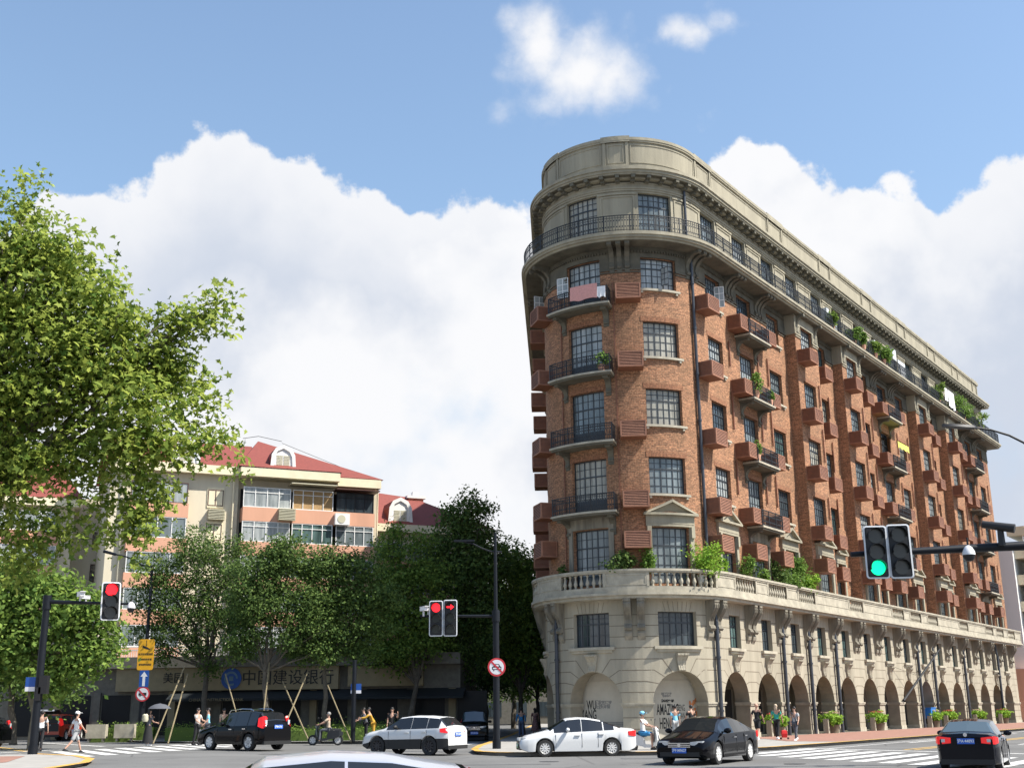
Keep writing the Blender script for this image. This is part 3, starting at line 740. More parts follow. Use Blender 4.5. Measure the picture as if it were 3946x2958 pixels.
# ---- balconies
def balcony(c, hw, zt, dep=1.15, curved=False):
    root = empty('balcony'); root.parent = blk
    s = FB(); s.box(c - hw, c + hw, BO, BO + dep, zt - .12, zt); s.build('slab', 'stone_trim', root); s = FB(); s.box(c - hw + .06, c + hw - .06, BO, BO + dep - .08, zt - .24, zt - .122); s.build('slab_base', 'soot_shade', root)  # base tinted dark: staining together with the shade below the balcony
    r = FB(); z1 = zt + 1.05; railing(r, c - hw + .1, c + hw - .1, BO + dep - .1, zt, z1, .13, 1.2)
    for x in (c - hw + .1, c + hw - .1):
        n = 6
        for i in range(n + 1): y = BO + (dep - .1) * i / n; r.box(x - .011, x + .011, y - .011, y + .011, zt, z1)
        r.box(x - .02, x + .02, BO, BO + dep - .1, z1 - .045, z1); r.box(x - .012, x + .012, BO, BO + dep - .1, zt + .08, zt + .11)
    r.build('railing', 'iron', root)
    for d in (-hw * .8, hw * .8): link('bracket', balme, root, wmtx(c + d, BO, zt - .24))
    return root
bq = MB(); bq.rings([[(x, y * .75, z * .62) for y, z in bpf] for x in (-.17, .17)]); balme = bq.mesh('bracket', [MT['soot_shade']])
for c, w, k in cols:
    if k in 'BM':
        for f in range(4, 8): balcony(c, 2.05 if k == 'M' else 1.75, ROW[f][0] - 1.1)
# ---- louvred air conditioner housings
AW, AH, AP = 1.5, .98, 1.0
def ac_mesh(w):
    q = MB(); q.box(-w / 2, w / 2, 0, AP, 0, AH, 0)
    g = MB(); t = .06
    for (x0, x1, z0, z1) in ((-w / 2, w / 2, 0, t), (-w / 2, w / 2, AH - t, AH), (-w / 2, -w / 2 + t, t, AH - t), (w / 2 - t, w / 2, t, AH - t)): g.box(x0, x1, AP, AP + .035, z0, z1, 0)
    g.box(-w / 2 + t, w / 2 - t, AP + .003, AP + .006, t, AH - t, 1)
    n = 9
    for i in range(n):
        z = t + (AH - 2 * t) * (i + .25) / n; hh = (AH - 2 * t) / n * .52
        V = [(x, y, zz) for x in (-w / 2 + t, w / 2 - t) for y, zz in ((AP + .03, z), (AP + .008, z + hh), (AP + .004, z))]
        g.add(V, [(0, 3, 4, 1), (0, 2, 5, 3), (1, 4, 5, 2)], 0)
    sd = []
    for s in (-1, 1):
        x = s * w / 2
        for (y0, y1, z0, z1) in ((0, AP, 0, t), (0, AP, AH - t, AH), (0, t, t, AH - t), (AP - t, AP + .035, t, AH - t)): g.box(min(x, x + s * .03), max(x, x + s * .03), y0, y1, z0, z1, 0)
        for i in range(n):
            z = t + (AH - 2 * t) * (i + .25) / n; hh = (AH - 2 * t) / n * .45
            V = [(xx, y, zz) for y in (t, AP - t) for xx, zz in ((x + s * .026, z), (x + s * .006, z + hh), (x + s * .003, z))]
            g.add(V, [(0, 3, 4, 1), (0, 2, 5, 3), (1, 4, 5, 2)], 2)
    return q.mesh('air_conditioner_housing', [MT['acbox']]), g.mesh('louvre_grille', [MT['acslat'], MT['acdark'], MT['acbox']])
ac_b, ac_g = ac_mesh(AW)
acs = []
ac_cols = [(-5.95, 1, 0), (-.1, 1, 0), (4.7, 1, 1), (9.0, 1, 1), (14.9, 1, 0), (20.0, 1, 0), (24.6, 1, 0), (29.6, 1, 0), (33.4, 1, 1), (37.95, 1, 1), (43.9, 1, 0), (48.9, 1, 0), (53.6, 1, 0), (58.3, 1, 0), (61.4, 1, 1), (66.1, 1, 1), (-12.9, 1, 0), (-18.0, 1, 0), (-24.5, 1, 0)]
rnd.seed(5)
for s, _, bal_ in ac_cols:
    o = wo_at(s)
    for f in range(3, 8):
        z = ROW[f][0] - (1.0 if not bal_ else 1.0) if f > 3 else 10.7
        if f == 3 and s in (4.7, 9.0, 33.4, 37.95, 61.4, 66.1): s2 = s + .2
        else: s2 = s
        acs.append((s2, o, z + (.06 * rnd.uniform(-1, 1)), 1.0))
acs.sort(key=lambda a: Vector(WF(a[0], a[1], a[2])).length + (30 if a[0] < -14 else 0))
for s, o, z, k in acs[:100]:
    p = link('air_conditioner_housing', ac_b, blk, wmtx(s, o, z)); link('louvre_grille', ac_g, p)
mt_ = [wmtx(s, o, z) for s, o, z, k in acs[100:]]
# housings on the far end wall
Ex = Vector((DX, DY, 0)); Nn = Vector((cos(-TH), sin(-TH), 0))
for f in range(3, 8):
    P = Vector(WF(S_END, -1.6, (ROW[f][0] - .9 if f > 3 else 10.7))); mt_.append(frame_mtx(P, -Nn, Ex, (0, 0, 1)))
p = merge_copies('air_conditioner_housing', ac_b, mt_, blk); merge_copies('louvre_grille', ac_g, mt_, p)
# ---- down pipes
def pipe_at(s, z0, z1, o, r=.09, m='pipe'):
    q = MB(); p = [WF(s, o, z0), WF(s, o, z1)]; q.tube(p, r, 10)
    z = z0 + 1.5
    while z < z1: q.tube([WF(s, o, z), WF(s, o, z + .12)], r * 1.35, 10); z += 3.0
    return q
for s in (-11.65, -1.05, 8.45, 12.9, 17.9, 37.0, 41.4, 51.2, 63.9):
    q = pipe_at(s, 0, 6.6, .2, .12); q.tube([WF(s, .2, 6.6), WF(s, .12, 7.2), WF(s, .1, 7.8)], .1, 8); q.build('drainpipe', 'pipe', blk, True)
pipe_at(-1.1, 8.3, 29.8, BO + .16, .1).build('drainpipe', 'pipe', blk, True)
pipe_at(-1.35, 30.4, 34.5, BO + .1, .09).build('drainpipe', 'pipe', blk, True)
for s in (-6.9, -11.0, -.9, 3.9, 8.5, 10.2, 17.9, 19.2, 22.0, 27.6, 29.0, 32.2, 38.9, 42.0, 46.9, 48.2, 57.0, 61.9, 65.6, 70.4):
    o = wo_at(s) + .05; q = FB()
    if s < 0: q.box(s - .03, s + .03, o, o + .06, 8.6, 27.5)
    else:
        for z0 in (9.0, 14.9, 19.2, 23.5): q = FB(); q.box(s - .05, s + .05, o, o + .08, z0, z0 + rnd.uniform(1.6, 2.6)); q.build('conduit', 'acbox', blk)
        continue
    q.build('conduit', 'acbox', blk)
# spherical wall lamp and old inclined awning frames on the third terrace are left to the plants
# ================================================================ ground, roads, pavements
MT['asphalt'] = mat('asphalt', (0.135, 0.133, 0.128), 0.9, noise_amt=0.22, noise_scale=0.22, bump=0.25, bscale=40, spec=0.3)
MT['pave_grey'] = mat('pave_grey', (0.30, 0.285, 0.26), 0.9, noise_amt=0.15, noise_scale=1.2, spec=0.3)
MT['pave_red'] = mat('pave_red', (0.27, 0.145, 0.11), 0.9, noise_amt=0.2, noise_scale=1.5, spec=0.3)
MT['pave_dark'] = mat('pave_dark', (0.13, 0.13, 0.125), 0.9, noise_amt=0.2, noise_scale=1.5, spec=0.3)
MT['kerb_stone'] = mat('kerb_stone', (0.33, 0.32, 0.30), 0.9, noise_amt=0.2, noise_scale=2)
MT['kerb_yellow'] = mat('kerb_yellow', (0.66, 0.34, 0.04), 0.75, col2=(0.36, 0.24, 0.08), noise_scale=1.6)
MT['paint'] = mat('road_paint', (0.72, 0.71, 0.68), 0.8, col2=(0.42, 0.415, 0.40), noise_scale=3.5, spec=0.3)
MT['paint_yellow'] = mat('road_paint_yellow', (0.68, 0.40, 0.06), 0.8, col2=(0.45, 0.30, 0.10), noise_scale=3)
Tn = Vector((CX + cos(-TH) * RN, CY + sin(-TH) * RN)); Dn = Vector((DX, DY)); No = Vector((cos(-TH), sin(-TH)))
def FA(s, o): p = Tn + Dn * s + No * o; return (p.x, p.y)
gm = MB(); xs = [-900, -400, -150, -80] + [-50 + 2.0 * i for i in range(46)] + [60, 90, 150, 400, 900]; ys = [-60, -20, 0] + [8 + 2.0 * i for i in range(52)] + [140, 200, 400, 1500]
V = [(x, y, ZG(x, y)) for y in ys for x in xs]; n = len(xs)
gm.add(V, [(j * n + i, j * n + i + 1, (j + 1) * n + i + 1, (j + 1) * n + i) for j in range(len(ys) - 1) for i in range(n - 1)])
tag(gm.build('road', 'asphalt', smooth=True), kind='structure')
def pavement(name, poly, z, m, depth=.35):
    q = MB(); k = len(poly); q.add([(x, y, z) for x, y in poly] + [(x, y, z - depth) for x, y in poly], [tuple(range(k))] + [(i, i + k, (i + 1) % k + k, (i + 1) % k) for i in range(k)])
    return tag(q.build(name, m), kind='structure')
def kerb(name, line, z, m, w=.28, h=.012, side=1, drop=.4):
    """kerb stones following the pavement edge, a few mm proud of it"""
    q = MB(); P = [Vector(p) for p in line]; out = []; inn = []
    for i, p in enumerate(P):
        t = (P[min(i + 1, len(P) - 1)] - P[max(i - 1, 0)]).normalized(); nn = Vector((t.y, -t.x)) * side
        out.append(p + nn * .03); inn.append(p - nn * w)
    k = len(P); V = [(p.x, p.y, z + h) for p in out] + [(p.x, p.y, z + h) for p in inn] + [(p.x, p.y, z - drop) for p in out]
    F = []
    for i in range(k - 1): F += [(i, i + 1, i + 1 + k, i + k), (i + 2 * k, i + 1 + 2 * k, i + 1, i)]
    q.add(V, F); return tag(q.build(name, m), kind='structure')
def arc_pts(c, r, a0, a1, n): return [(c[0] + r * cos(radians(a0 + (a1 - a0) * i / n)), c[1] + r * sin(radians(a0 + (a1 - a0) * i / n))) for i in range(n + 1)]
KO = 8.6
nose = [FA(120, KO), FA(60, KO), FA(20, KO), FA(-6, KO), FA(-14, KO - .1), FA(-17, 8.0), (7.2, 50.1), (5.4, 49.9), (3.0, 50.0), (0.6, 50.5), (-0.7, 51.4), (-1.5, 53.0), (-1.8, 56), (-1.7, 62), (-1.1, 72), (-.2, 90), (2.0, 150), (4, 190)]
pavement('pavement', nose + [(60, 200)], 0.0, 'pave_grey')
kerb('kerb', nose, 0, 'kerb_yellow')
redp = [FA(120, KO - .32), FA(-5, KO - .32), FA(-5, 5.6), FA(0, 2.2), FA(0, .25), FA(120, .25)]
q = MB(); q.add([(x, y, .006) for x, y in redp], [tuple(range(len(redp)))]); tag(q.build('red_paving', 'pave_red'), kind='structure')
left = [(-3.6, 150), (-4.4, 100), (-4.8, 84), (-4.6, 76), (-5.2, 72.6), (-7, 70.6), (-10, 69.8), (-15, 69.8), (-18, 71.2), (-22, 75), (-29, 84), (-45, 104), (-80, 150)]
pavement('pavement', left, 0.12, 'pave_dark'); kerb('kerb', left, .12, 'kerb_stone')
sw = [(-90, 62), (-27, 53.2), (-20.6, 51.6), (-17.6, 48.4), (-15.6, 44.4), (-14.6, 41), (-14.2, 37), (-14.4, 33), (-16, 24), (-20, 6)]
pavement('pavement', sw + [(-90, 6)], .14, 'pave_grey'); kerb('kerb', sw[2:], .14, 'kerb_yellow')
q = MB(); q.add([(x, y, .147) for x, y in ((-22, 48.5), (-19.5, 48.5), (-17.5, 42), (-18, 20), (-24, 20), (-22.5, 42))], [tuple(range(6))]); tag(q.build('red_paving', 'pave_red'), kind='structure')
# painted markings, laid 5 mm over the asphalt
def paint(mb, pts, m=0):
    P = [Vector(p) for p in pts]; nsub = 6
    for i in range(nsub):
        for j in range(2):
            def B(u, v): return P[0] * (1 - u) * (1 - v) + P[1] * u * (1 - v) + P[2] * u * v + P[3] * (1 - u) * v
            c = [B(i / nsub, j / 2), B((i + 1) / nsub, j / 2), B((i + 1) / nsub, (j + 1) / 2), B(i / nsub, (j + 1) / 2)]
            mb.add([(p.x, p.y, ZG(p.x, p.y) + .008) for p in c], [(0, 1, 2, 3)], m)
def bar(mb, a, b, w, m=0):
    a, b = Vector(a), Vector(b); t = (b - a).normalized(); nn = Vector((-t.y, t.x)) * w / 2
    paint(mb, [a - nn, b - nn, b + nn, a + nn], m)
def zebra(base, along, across, n, length, w=.45, gap=.75):
    """bars of a crossing; along = walking direction, across = bar direction"""
    q = MB(); A = Vector(along).normalized(); Cc = Vector(across).normalized()
    for i in range(n):
        c = Vector(base) + A * (i * (w + gap)); bar(q, c, c + Cc * length, w)
    return tag(q.build('crossing_marking', 'paint'), kind='structure')
s0 = FA(-12.0, KO + .6)
q = MB()
for i in range(-1, 9): bar(q, (9.55 + .52 * i, 47.6 - 1.46 * i), (13.95 + .52 * i, 53.9 - 1.46 * i), .62)
tag(q.build('crossing_marking', 'paint'), kind='structure')
ln = MB(); bar(ln, (12.6, 57.4), (21.5, 43.6), .35); bar(ln, (14.2, 55.6), (24.6, 70.7), .15); bar(ln, (24.6, 70.7), (45, 100.5), .15)
for k in range(6): bar(ln, (17.9 + 5.2 * k, 65.1 + 7.35 * k), (20.9 + 5.2 * k, 69.3 + 7.35 * k), .22); bar(ln, (20.4 + 5.2 * k, 63.4 + 7.35 * k), (23.4 + 5.2 * k, 67.6 + 7.35 * k), .22)
for k in range(5): bar(ln, (20.2 + 3.8 * k, 52.9 + 5.4 * k), (22.0 + 3.8 * k, 55.5 + 5.4 * k), .18)
tag(ln.build('lane_marking', 'paint'), kind='structure')
ly = MB(); bar(ly, (16.8, 52.9), (50, 100.6), .17); bar(ly, (17.15, 52.6), (50.35, 100.3), .17)
bar(ly, (-44, 91), (-23.3, 59.6), .25); bar(ly, (-44.5, 90.7), (-23.8, 59.3), .25)
tag(ly.build('centre_line', 'paint_yellow'), kind='structure')
q = MB()
for i in range(-1, 8): bar(q, (-21.6 + .42 * i, 60.2 + 1.8 * i), (-17.3 + .42 * i, 52.3 + 1.8 * i), .62)
tag(q.build('crossing_marking', 'paint'), kind='structure')
zebra((-6.2, 69.6), (1, -.05), (.16, 1), 5, 3.4, .45, .65)
ll = MB(); bar(ll, (-22.6, 55.4), (-18.3, 50.0), .2); bar(ll, (-31.3, 79.7), (-22.8, 67.4), .3); bar(ll, (-24.2, 56.6), (-23.3, 61.2), .3)
tag(ll.build('lane_marking', 'paint'), kind='structure')
_t = MT['asphalt'].node_tree; _b = _t.nodes['Principled BSDF']; _mx = [n for n in _t.nodes if n.type == 'MIX'][0]
_tc = [n for n in _t.nodes if n.type == 'TEX_COORD'][0]; _n = _t.nodes.new('ShaderNodeTexNoise'); _t.links.new(_tc.outputs['Object'], _n.inputs['Vector']); _n.inputs['Scale'].default_value = 30; _n.inputs['Detail'].default_value = 3
_v = _t.nodes.new('ShaderNodeTexVoronoi'); _v.feature = 'DISTANCE_TO_EDGE'; _t.links.new(_tc.outputs['Object'], _v.inputs['Vector']); _v.inputs['Scale'].default_value = .16
_q1 = _t.nodes.new('ShaderNodeMapRange'); _t.links.new(_v.outputs[0], _q1.inputs[0]); _q1.inputs[1].default_value = 0; _q1.inputs[2].default_value = .012; _q1.inputs[3].default_value = .62; _q1.inputs[4].default_value = 1
_q2 = _t.nodes.new('ShaderNodeMapRange'); _t.links.new(_n.outputs[0], _q2.inputs[0]); _q2.inputs[1].default_value = .3; _q2.inputs[2].default_value = .7; _q2.inputs[3].default_value = .8; _q2.inputs[4].default_value = 1.2
_m = _t.nodes.new('ShaderNodeMath'); _m.operation = 'MULTIPLY'; _t.links.new(_q1.outputs[0], _m.inputs[0]); _t.links.new(_q2.outputs[0], _m.inputs[1])
_m2 = _t.nodes.new('ShaderNodeMix'); _m2.data_type = 'RGBA'; _m2.blend_type = 'MULTIPLY'; _m2.inputs[0].default_value = 1; _t.links.new(_mx.outputs[2], _m2.inputs[6]); _t.links.new(_m.outputs[0], _m2.inputs[7]); _t.links.new(_m2.outputs[2], _b.inputs['Base Color'])
MT['manhole'] = mat('manhole', (0.05, 0.05, 0.05), .6)

for i, (x, y, lab) in enumerate(((1.2, 44.6, 'round manhole cover in the road before the white saloon'), (-8.5, 47.0, 'round manhole cover left of the white crossover'), (9.2, 40.5, 'manhole cover by the bars of the right crossing'))):
    q = MB(); q.lathe([(.36, .006), (.36, .012), (.30, .014)], 20, (x, y, ZG(x, y))); tag(q.build('manhole_cover', 'manhole'), lab, 'manhole cover', 'manhole covers')
q = MB()
for (x, y, w, d) in ((-11, 52, 3.2, 1.2), (4, 46.2, 5, .9), (14, 44, 2.2, 3.0), (-3, 42, 4.2, 1.0)): paint(q, [(x, y), (x + w, y + .2), (x + w, y + d), (x, y + d)])
for f in range(len(q.v)): q.v[f] = (q.v[f][0], q.v[f][1], q.v[f][2] - .004)
MT['patch'] = mat('tar_patch', (0.085, 0.084, 0.082), .9, noise_amt=.15); tag(q.build('road_patch', 'patch'), kind='structure')
# ================================================================ buildings on the left and right
MT['cream'] = mat('cream_render', (0.60, 0.535, 0.40), 0.85, noise_amt=0.08, noise_scale=.6, streak=True)
MT['cream_light'] = mat('cream_trim', (0.72, 0.64, 0.45), 0.8, noise_amt=.08, noise_scale=1)
MT['salmon'] = mat('salmon_render', (0.60, 0.32, 0.21), 0.85, noise_amt=0.08, noise_scale=.8, streak=True)
MT['roof_red'] = mat('roof_red', (0.19, 0.042, 0.03), 0.75, noise_amt=.15, noise_scale=4)
MT['whiteframe'] = mat('white_frame', (0.74, 0.73, 0.70), 0.5)
MT['brownframe'] = mat('brown_frame', (0.09, 0.04, 0.03), 0.5)
MT['fascia'] = mat('fascia', (0.27, 0.22, 0.13), 0.85, noise_amt=.12, noise_scale=2)
MT['podium'] = mat('podium', (0.14, 0.13, 0.105), 0.9, noise_amt=.2)
MT['awning'] = mat('awning', (0.012, 0.016, 0.018), 0.85)
MT['louvre_cream'] = mat('louvre_cream', (.50, .47, .34), .7)
MT['cloth_blue'] = mat('cloth_blue', (0.03, .09, .34), .8); MT['cloth_navy'] = mat('cloth_navy', (.02, .02, .05), .8)
MT['shopglass'] = mat('shop_glass', (.012, .014, .016), .3, spec=.15)
MT['sign_blue'] = mat('sign_blue', (0.01, .07, .30), .5)
MT['bamboo_blind'] = mat('bamboo_blind', (.40, .25, .11), .8, noise_amt=.2, noise_scale=6)
def frame_fn(P0, D, z0=0):
    D = Vector(D).normalized(); Nn_ = Vector((D.y, -D.x))
    return lambda s, o, z: (P0[0] + D.x * s + Nn_.x * o, P0[1] + D.y * s + Nn_.y * o, z + z0)
def glazing(parent, fn, s0, s1, z0, z1, o, n, frame='whiteframe', pane='pane1', transom=True, t=.07):
    q = MB(fn)
    q.box(s0, s1, o - .08, o, z0, z0 + t); q.box(s0, s1, o - .08, o, z1 - t, z1)
    for i in range(n + 1):
        x = s0 + (s1 - s0) * i / n; w = t * (.5 if 0 < i < n else 1); q.box(max(s0, x - w), min(s1, x + w), o - .08, o + .004, z0 + t, z1 - t)
    if transom: q.box(s0 + t, s1 - t, o - .08, o + .008, z0 + (z1 - z0) * .72, z0 + (z1 - z0) * .72 + .06)
    w = q.build('window', frame, parent)
    g = MB(fn); g.quad((s0 + t, o - .05, z0 + t), (s1 - t, o - .05, z0 + t), (s1 - t, o - .05, z1 - t), (s0 + t, o - .05, z1 - t)); g.build('pane', pane, w); return w
def dormer(parent, fn, s, o, z, w=2.1, h=2.1, back=3.2):
    """gambrel topped white dormer with louvred doors; fn frame, front plane at o"""
    q = MB(fn); prof = [(-w / 2, 0), (w / 2, 0), (w / 2 - .12, h * .62), (w / 2 * .62, h * .86), (0, h), (-w / 2 * .62, h * .86), (-w / 2 + .12, h * .62)]
    inn = [(x * .74, zz * .86 + .02) for x, zz in prof]
    k = len(prof); V = [(s + x, o, z + zz) for x, zz in prof] + [(s + x, o, z + zz) for x, zz in inn] + [(s + x, o - .12, z + zz) for x, zz in inn]
    F = [(i, (i + 1) % k, (i + 1) % k + k, i + k) for i in range(k)] + [(i + k, (i + 1) % k + k, (i + 1) % k + 2 * k, i + 2 * k) for i in range(k)] + [tuple(range(2 * k, 3 * k))]
    q.add(V, F, 0)
    V = [(s + x, o, z + zz) for x, zz in prof] + [(s + x, o - back, z + zz) for x, zz in prof]
    q.add(V, [(i, i + k, (i + 1) % k + k, (i + 1) % k) for i in range(k)], 1)
    for i in range(9): q.box(s - w * .25, s - .04, o - .11, o - .09, z + .25 + i * .13, z + .33 + i * .13, 2); q.box(s + .04, s + w * .25, o - .11, o - .09, z + .25 + i * .13, z + .33 + i * .13, 2)
    return q.build('dormer', ['whiteframe', 'roof_red', 'louvre_cream'], parent)
# ---- main cream and salmon apartment building behind the trees
DB = (0.92, 0.39)
apb = empty('apartment_building', 'cream and salmon apartment building with big red hipped roof and white dormer', 'building')
fA = frame_fn((-23.55, 99.0), DB)                # s=0 at the left edge of the glazed balconies
EZ = 21.5
def solid(mb, s0, s1, o0, o1, z0, z1, m=0): mb.box(s0, s1, o0, o1, z0, z1, m)
w = MB(fA); solid(w, 0, 12.6, -12, -1.2, 0, EZ); w.build('wall', 'cream', apb)
w = MB(fA); solid(w, -10.5, 0, -12.5, -.6, 0, EZ + .1); w.build('wall', 'cream', apb)
for k in range(7):                               # storeys from the top down
    zt = EZ - .95 - 2.95 * k                     # head of the glazed row
    if zt < 3: break
    for a_, b_, c_ in ((.3, 4.4, .35), (4.41, 12.0, .25), (-9.0, -4.2, .2)): b = MB(fA); b.box(a_, b_, -1.2, c_, zt - 2.95, zt - 1.75); b.build('spandrel', 'salmon', apb)
    for (s0, s1, n, p, fr) in ((.3, 4.4, 4, 'pane2', 'whiteframe'), (4.6, 8.2, 4, 'pane4' if k else 'bamboo_blind', 'whiteframe'), (8.5, 11.9, 4, 'pane3' if k == 0 else 'pane1', 'iron' if k == 0 else 'whiteframe'), (-8.9, -4.3, 4, 'pane2' if k == 0 else 'pane1', 'brownframe' if k == 0 else 'whiteframe')):
        glazing(apb, fA, s0, s1, zt - 1.75, zt, .33 if s0 < 4 and s0 > 0 else (.23 if s0 > 0 else .18), n, fr, p, transom=s0 > 0)
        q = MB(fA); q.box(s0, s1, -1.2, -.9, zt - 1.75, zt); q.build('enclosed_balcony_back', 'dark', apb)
    q = MB(fA); q.box(-2.6, -1.2, -.6, -.52, zt - 1.85, zt - .1); q.build('trim', 'cream_light', apb)
    glazing(apb, fA, -2.55, -1.25, zt - 1.7, zt - .3, -.5, 2, 'brownframe', 'pane3', False)
    q = MB(fA)
    for i in range(7): q.box(-2.5, -1.1, -.6, -.05, zt - 2.9 + i * .13, zt - 2.84 + i * .13)
    q.build('louvred_shelf', 'louvre_cream', apb)
    if k < 2:
        q = MB(fA)
        for i in range(8): q.box(3.3, 4.75, .35, .95, zt - 2.8 + i * .13, zt - 2.73 + i * .13)
        q.build('louvred_shelf', 'louvre_cream', apb)
q = MB(fA); q.box(-10.7, 0, -12.7, .1, EZ, EZ + .75); q.box(-.1, 8.6, -12.2, .9, EZ - .1, EZ + .65); q.box(8.6, 12.6, -12.2, .1, EZ - .35, EZ + .4); q.build('eaves', 'cream_light', apb)
r = MB(fA); ZR = EZ + .7
r.add([(-11, .1, ZR), (2.0, .1, ZR), (2.0, -6.5, ZR + 3.4), (-11, -6.5, ZR + 3.4)], [(0, 1, 2, 3)])
r.add([(-11, -6.5, ZR + 3.4), (2.0, -6.5, ZR + 3.4), (2.0, -13, ZR), (-11, -13, ZR)], [(0, 1, 2, 3)])
r.add([(-.3, .95, ZR), (8.7, .95, ZR), (8.7, .1, ZR - .25), (12.8, .1, ZR - .25), (12.8, -12.5, ZR - .25), (2.4, -5.6, ZR + 3.75), (-.3, -12.5, ZR)], [(0, 1, 5), (1, 2, 5), (2, 3, 5), (3, 4, 5), (4, 6, 5), (6, 0, 5)])
r.build('roof', 'roof_red', apb)
for k in range(3):                               # slab awnings over the top balconies
    q = MB(fA); q.box(4.3 + k * 4, 8.35 + k * 3.9, -.6, 1.0, EZ - .55 - .25 * k, EZ - .47 - .25 * k); q.build('canopy', 'brownframe' if k else 'louvre_cream', apb) if k < 2 else None
dormer(apb, fA, 3.6, .35, EZ + .62, 2.3, 2.3); dormer(apb, fA, -4.6, .0, EZ + .75, 2.4, 2.2)
q = MB(fA); q.tube([(1.0, -5.6, ZR + 3.9), (2.4, -5.5, ZR + 4.2), (4.6, -5.6, ZR + 3.9)], .025, 4); q.tube([(4.5, -5, ZR + 3.6), (12.7, -4, ZR + .6)], .02, 4); q.build('lightning_cable', 'iron', apb)
for s in (-.45, 12.4, -9.4): q = MB(fA); q.tube([(s, -.3, 3), (s, -.3, EZ)], .07, 6); q.build('downpipe', 'cream_light', apb)
ac = MB(fA); ac.box(8.3, 9.6, .3, .75, EZ - 3.9, EZ - 2.9); ac.lathe([(.36, .0), (.36, .02)], 14, (8.85, .76, EZ - 3.4), 'y', 1); ac.build('condenser_unit', ['whiteframe', 'louvre_cream'], apb)
# ---- lower continuation with its own dormer and chimney
ap2 = empty('apartment_building', 'lower red roofed wing with white dormer and brick chimney seen between tree tops', 'building')
fB = frame_fn((-13.3, 106.0), DB); E2 = 17.6
w = MB(fB); solid(w, -1.5, 11.5, -10, 0, 0, E2); w.build('wall', 'cream', ap2)
q = MB(fB); q.box(-1.5, 12.1, -10, .8, E2, E2 + .7); q.build('eaves', 'cream_light', ap2)
r = MB(fB); r.add([(-1.6, .8, E2 + .7), (12.2, .8, E2 + .7), (12.2, -10, E2 + .7), (-1.6, -10, E2 + .7), (1.0, -4.6, E2 + 4.6), (5.8, -4.6, E2 + 4.2)], [(0, 1, 5, 4), (1, 2, 5), (2, 3, 4, 5), (0, 4, 3)]); r.build('roof', 'roof_red', ap2)
dormer(ap2, fB, 3.0, .3, E2 + .7, 2.4, 2.6); dormer(ap2, fB, -1.2, .5, E2 + .7, 2.4, 3.2)
q = MB(fB); q.box(5.2, 6.7, -5.2, -4.2, E2 + 1.5, E2 + 4.1, 0); q.box(5.0, 6.9, -5.4, -4.0, E2 + 4.1, E2 + 4.35, 1); q.box(5.7, 6.3, -5, -4.4, E2 + 4.35, E2 + 4.8, 1); q.build('chimney', ['salmon', 'whiteframe'], ap2)
for k in range(6):
    zt = E2 - .9 - 2.95 * k
    q = MB(fB); q.box(-.6, 8, 0, .5, zt - 2.95, zt - 1.75); q.build('spandrel', 'salmon', ap2)
    glazing(ap2, fB, -.5, 3.2, zt - 1.7, zt, .5, 3, 'whiteframe', 'pane4'); glazing(ap2, fB, 3.8, 7.6, zt - 1.7, zt, .5, 3, 'whiteframe', 'pane1')
# ---- left neighbour
ap3 = empty('apartment_building', 'cream and salmon apartment building at the left edge behind the plane tree', 'building')
fC = frame_fn((-45.2, 101.0), DB); E3 = 19.6
w = MB(fC); solid(w, -2, 6.4, -12, 0, 0, E3); w.build('wall', 'cream', ap3)
w = MB(fC); solid(w, -16, -2, -12, -1.5, 0, E3 - 2.6); w.build('wall', 'cream', ap3)
w = MB(fC); solid(w, 6.4, 13.5, -13, -3.5, 0, E3 + 1.5); w.build('wall', 'cream', ap3)
q = MB(fC); q.box(-2.4, 6.9, -12, .9, E3, E3 + .7); q.box(-16, -2.4, -12, -.8, E3 - 2.6, E3 - 2.0); q.build('eaves', 'cream_light', ap3)
r = MB(fC); r.add([(-2.5, .9, E3 + .7), (7, .9, E3 + .7), (7, -12, E3 + .7), (-2.5, -12, E3 + .7), (0.5, -5, E3 + 4.6), (5, -5, E3 + 5.0)], [(0, 1, 5, 4), (1, 2, 5), (2, 3, 4, 5), (0, 4, 3)])
r.add([(-16, -.8, E3 - 2), (-2.4, -.8, E3 - 2), (-2.4, -6, E3 + 1.6), (-16, -6, E3 + 1.6)], [(0, 1, 2, 3)]); r.build('roof', 'roof_red', ap3)
q = MB(fC); q.box(-.9, .4, -5.4, -4.4, E3 + 2.5, E3 + 6.2, 0); q.box(-1.1, .6, -5.6, -4.2, E3 + 6.2, E3 + 6.45, 1); q.build('chimney', ['salmon', 'whiteframe'], ap3)
for k in range(6):
    zt = E3 - .55 - 2.95 * k
    q = MB(fC); q.box(-.9, 5.2, 0, .9, zt - 2.95, zt - 1.75); q.build('spandrel', 'salmon', ap3)
    glazing(ap3, fC, -.8, 5.1, zt - 1.7, zt, .85, 4, 'whiteframe', 'pane2', False)
    q = MB(fC)
    for i in range(6): q.box(1, 2.8, .9, 1.2, zt - 2.3 + i * .1, zt - 2.26 + i * .1)
    q.build('louvred_shelf', 'salmon', ap3)
    glazing(ap3, fC, 8.3, 9.0, zt - 2.6, zt - 1.0, -3.45, 1, 'brownframe', 'pane3', False); glazing(ap3, fC, 9.8, 10.5, zt - 2.6, zt - 1.0, -3.45, 1, 'brownframe', 'pane3', False)
    glazing(ap3, fC, -6.5, -4.5, zt - 4.2, zt - 2.6, -1.45, 2, 'whiteframe', 'pane1', False); glazing(ap3, fC, -12, -8.5, zt - 4.2, zt - 2.6, -1.45, 3, 'whiteframe', 'pane2', False)
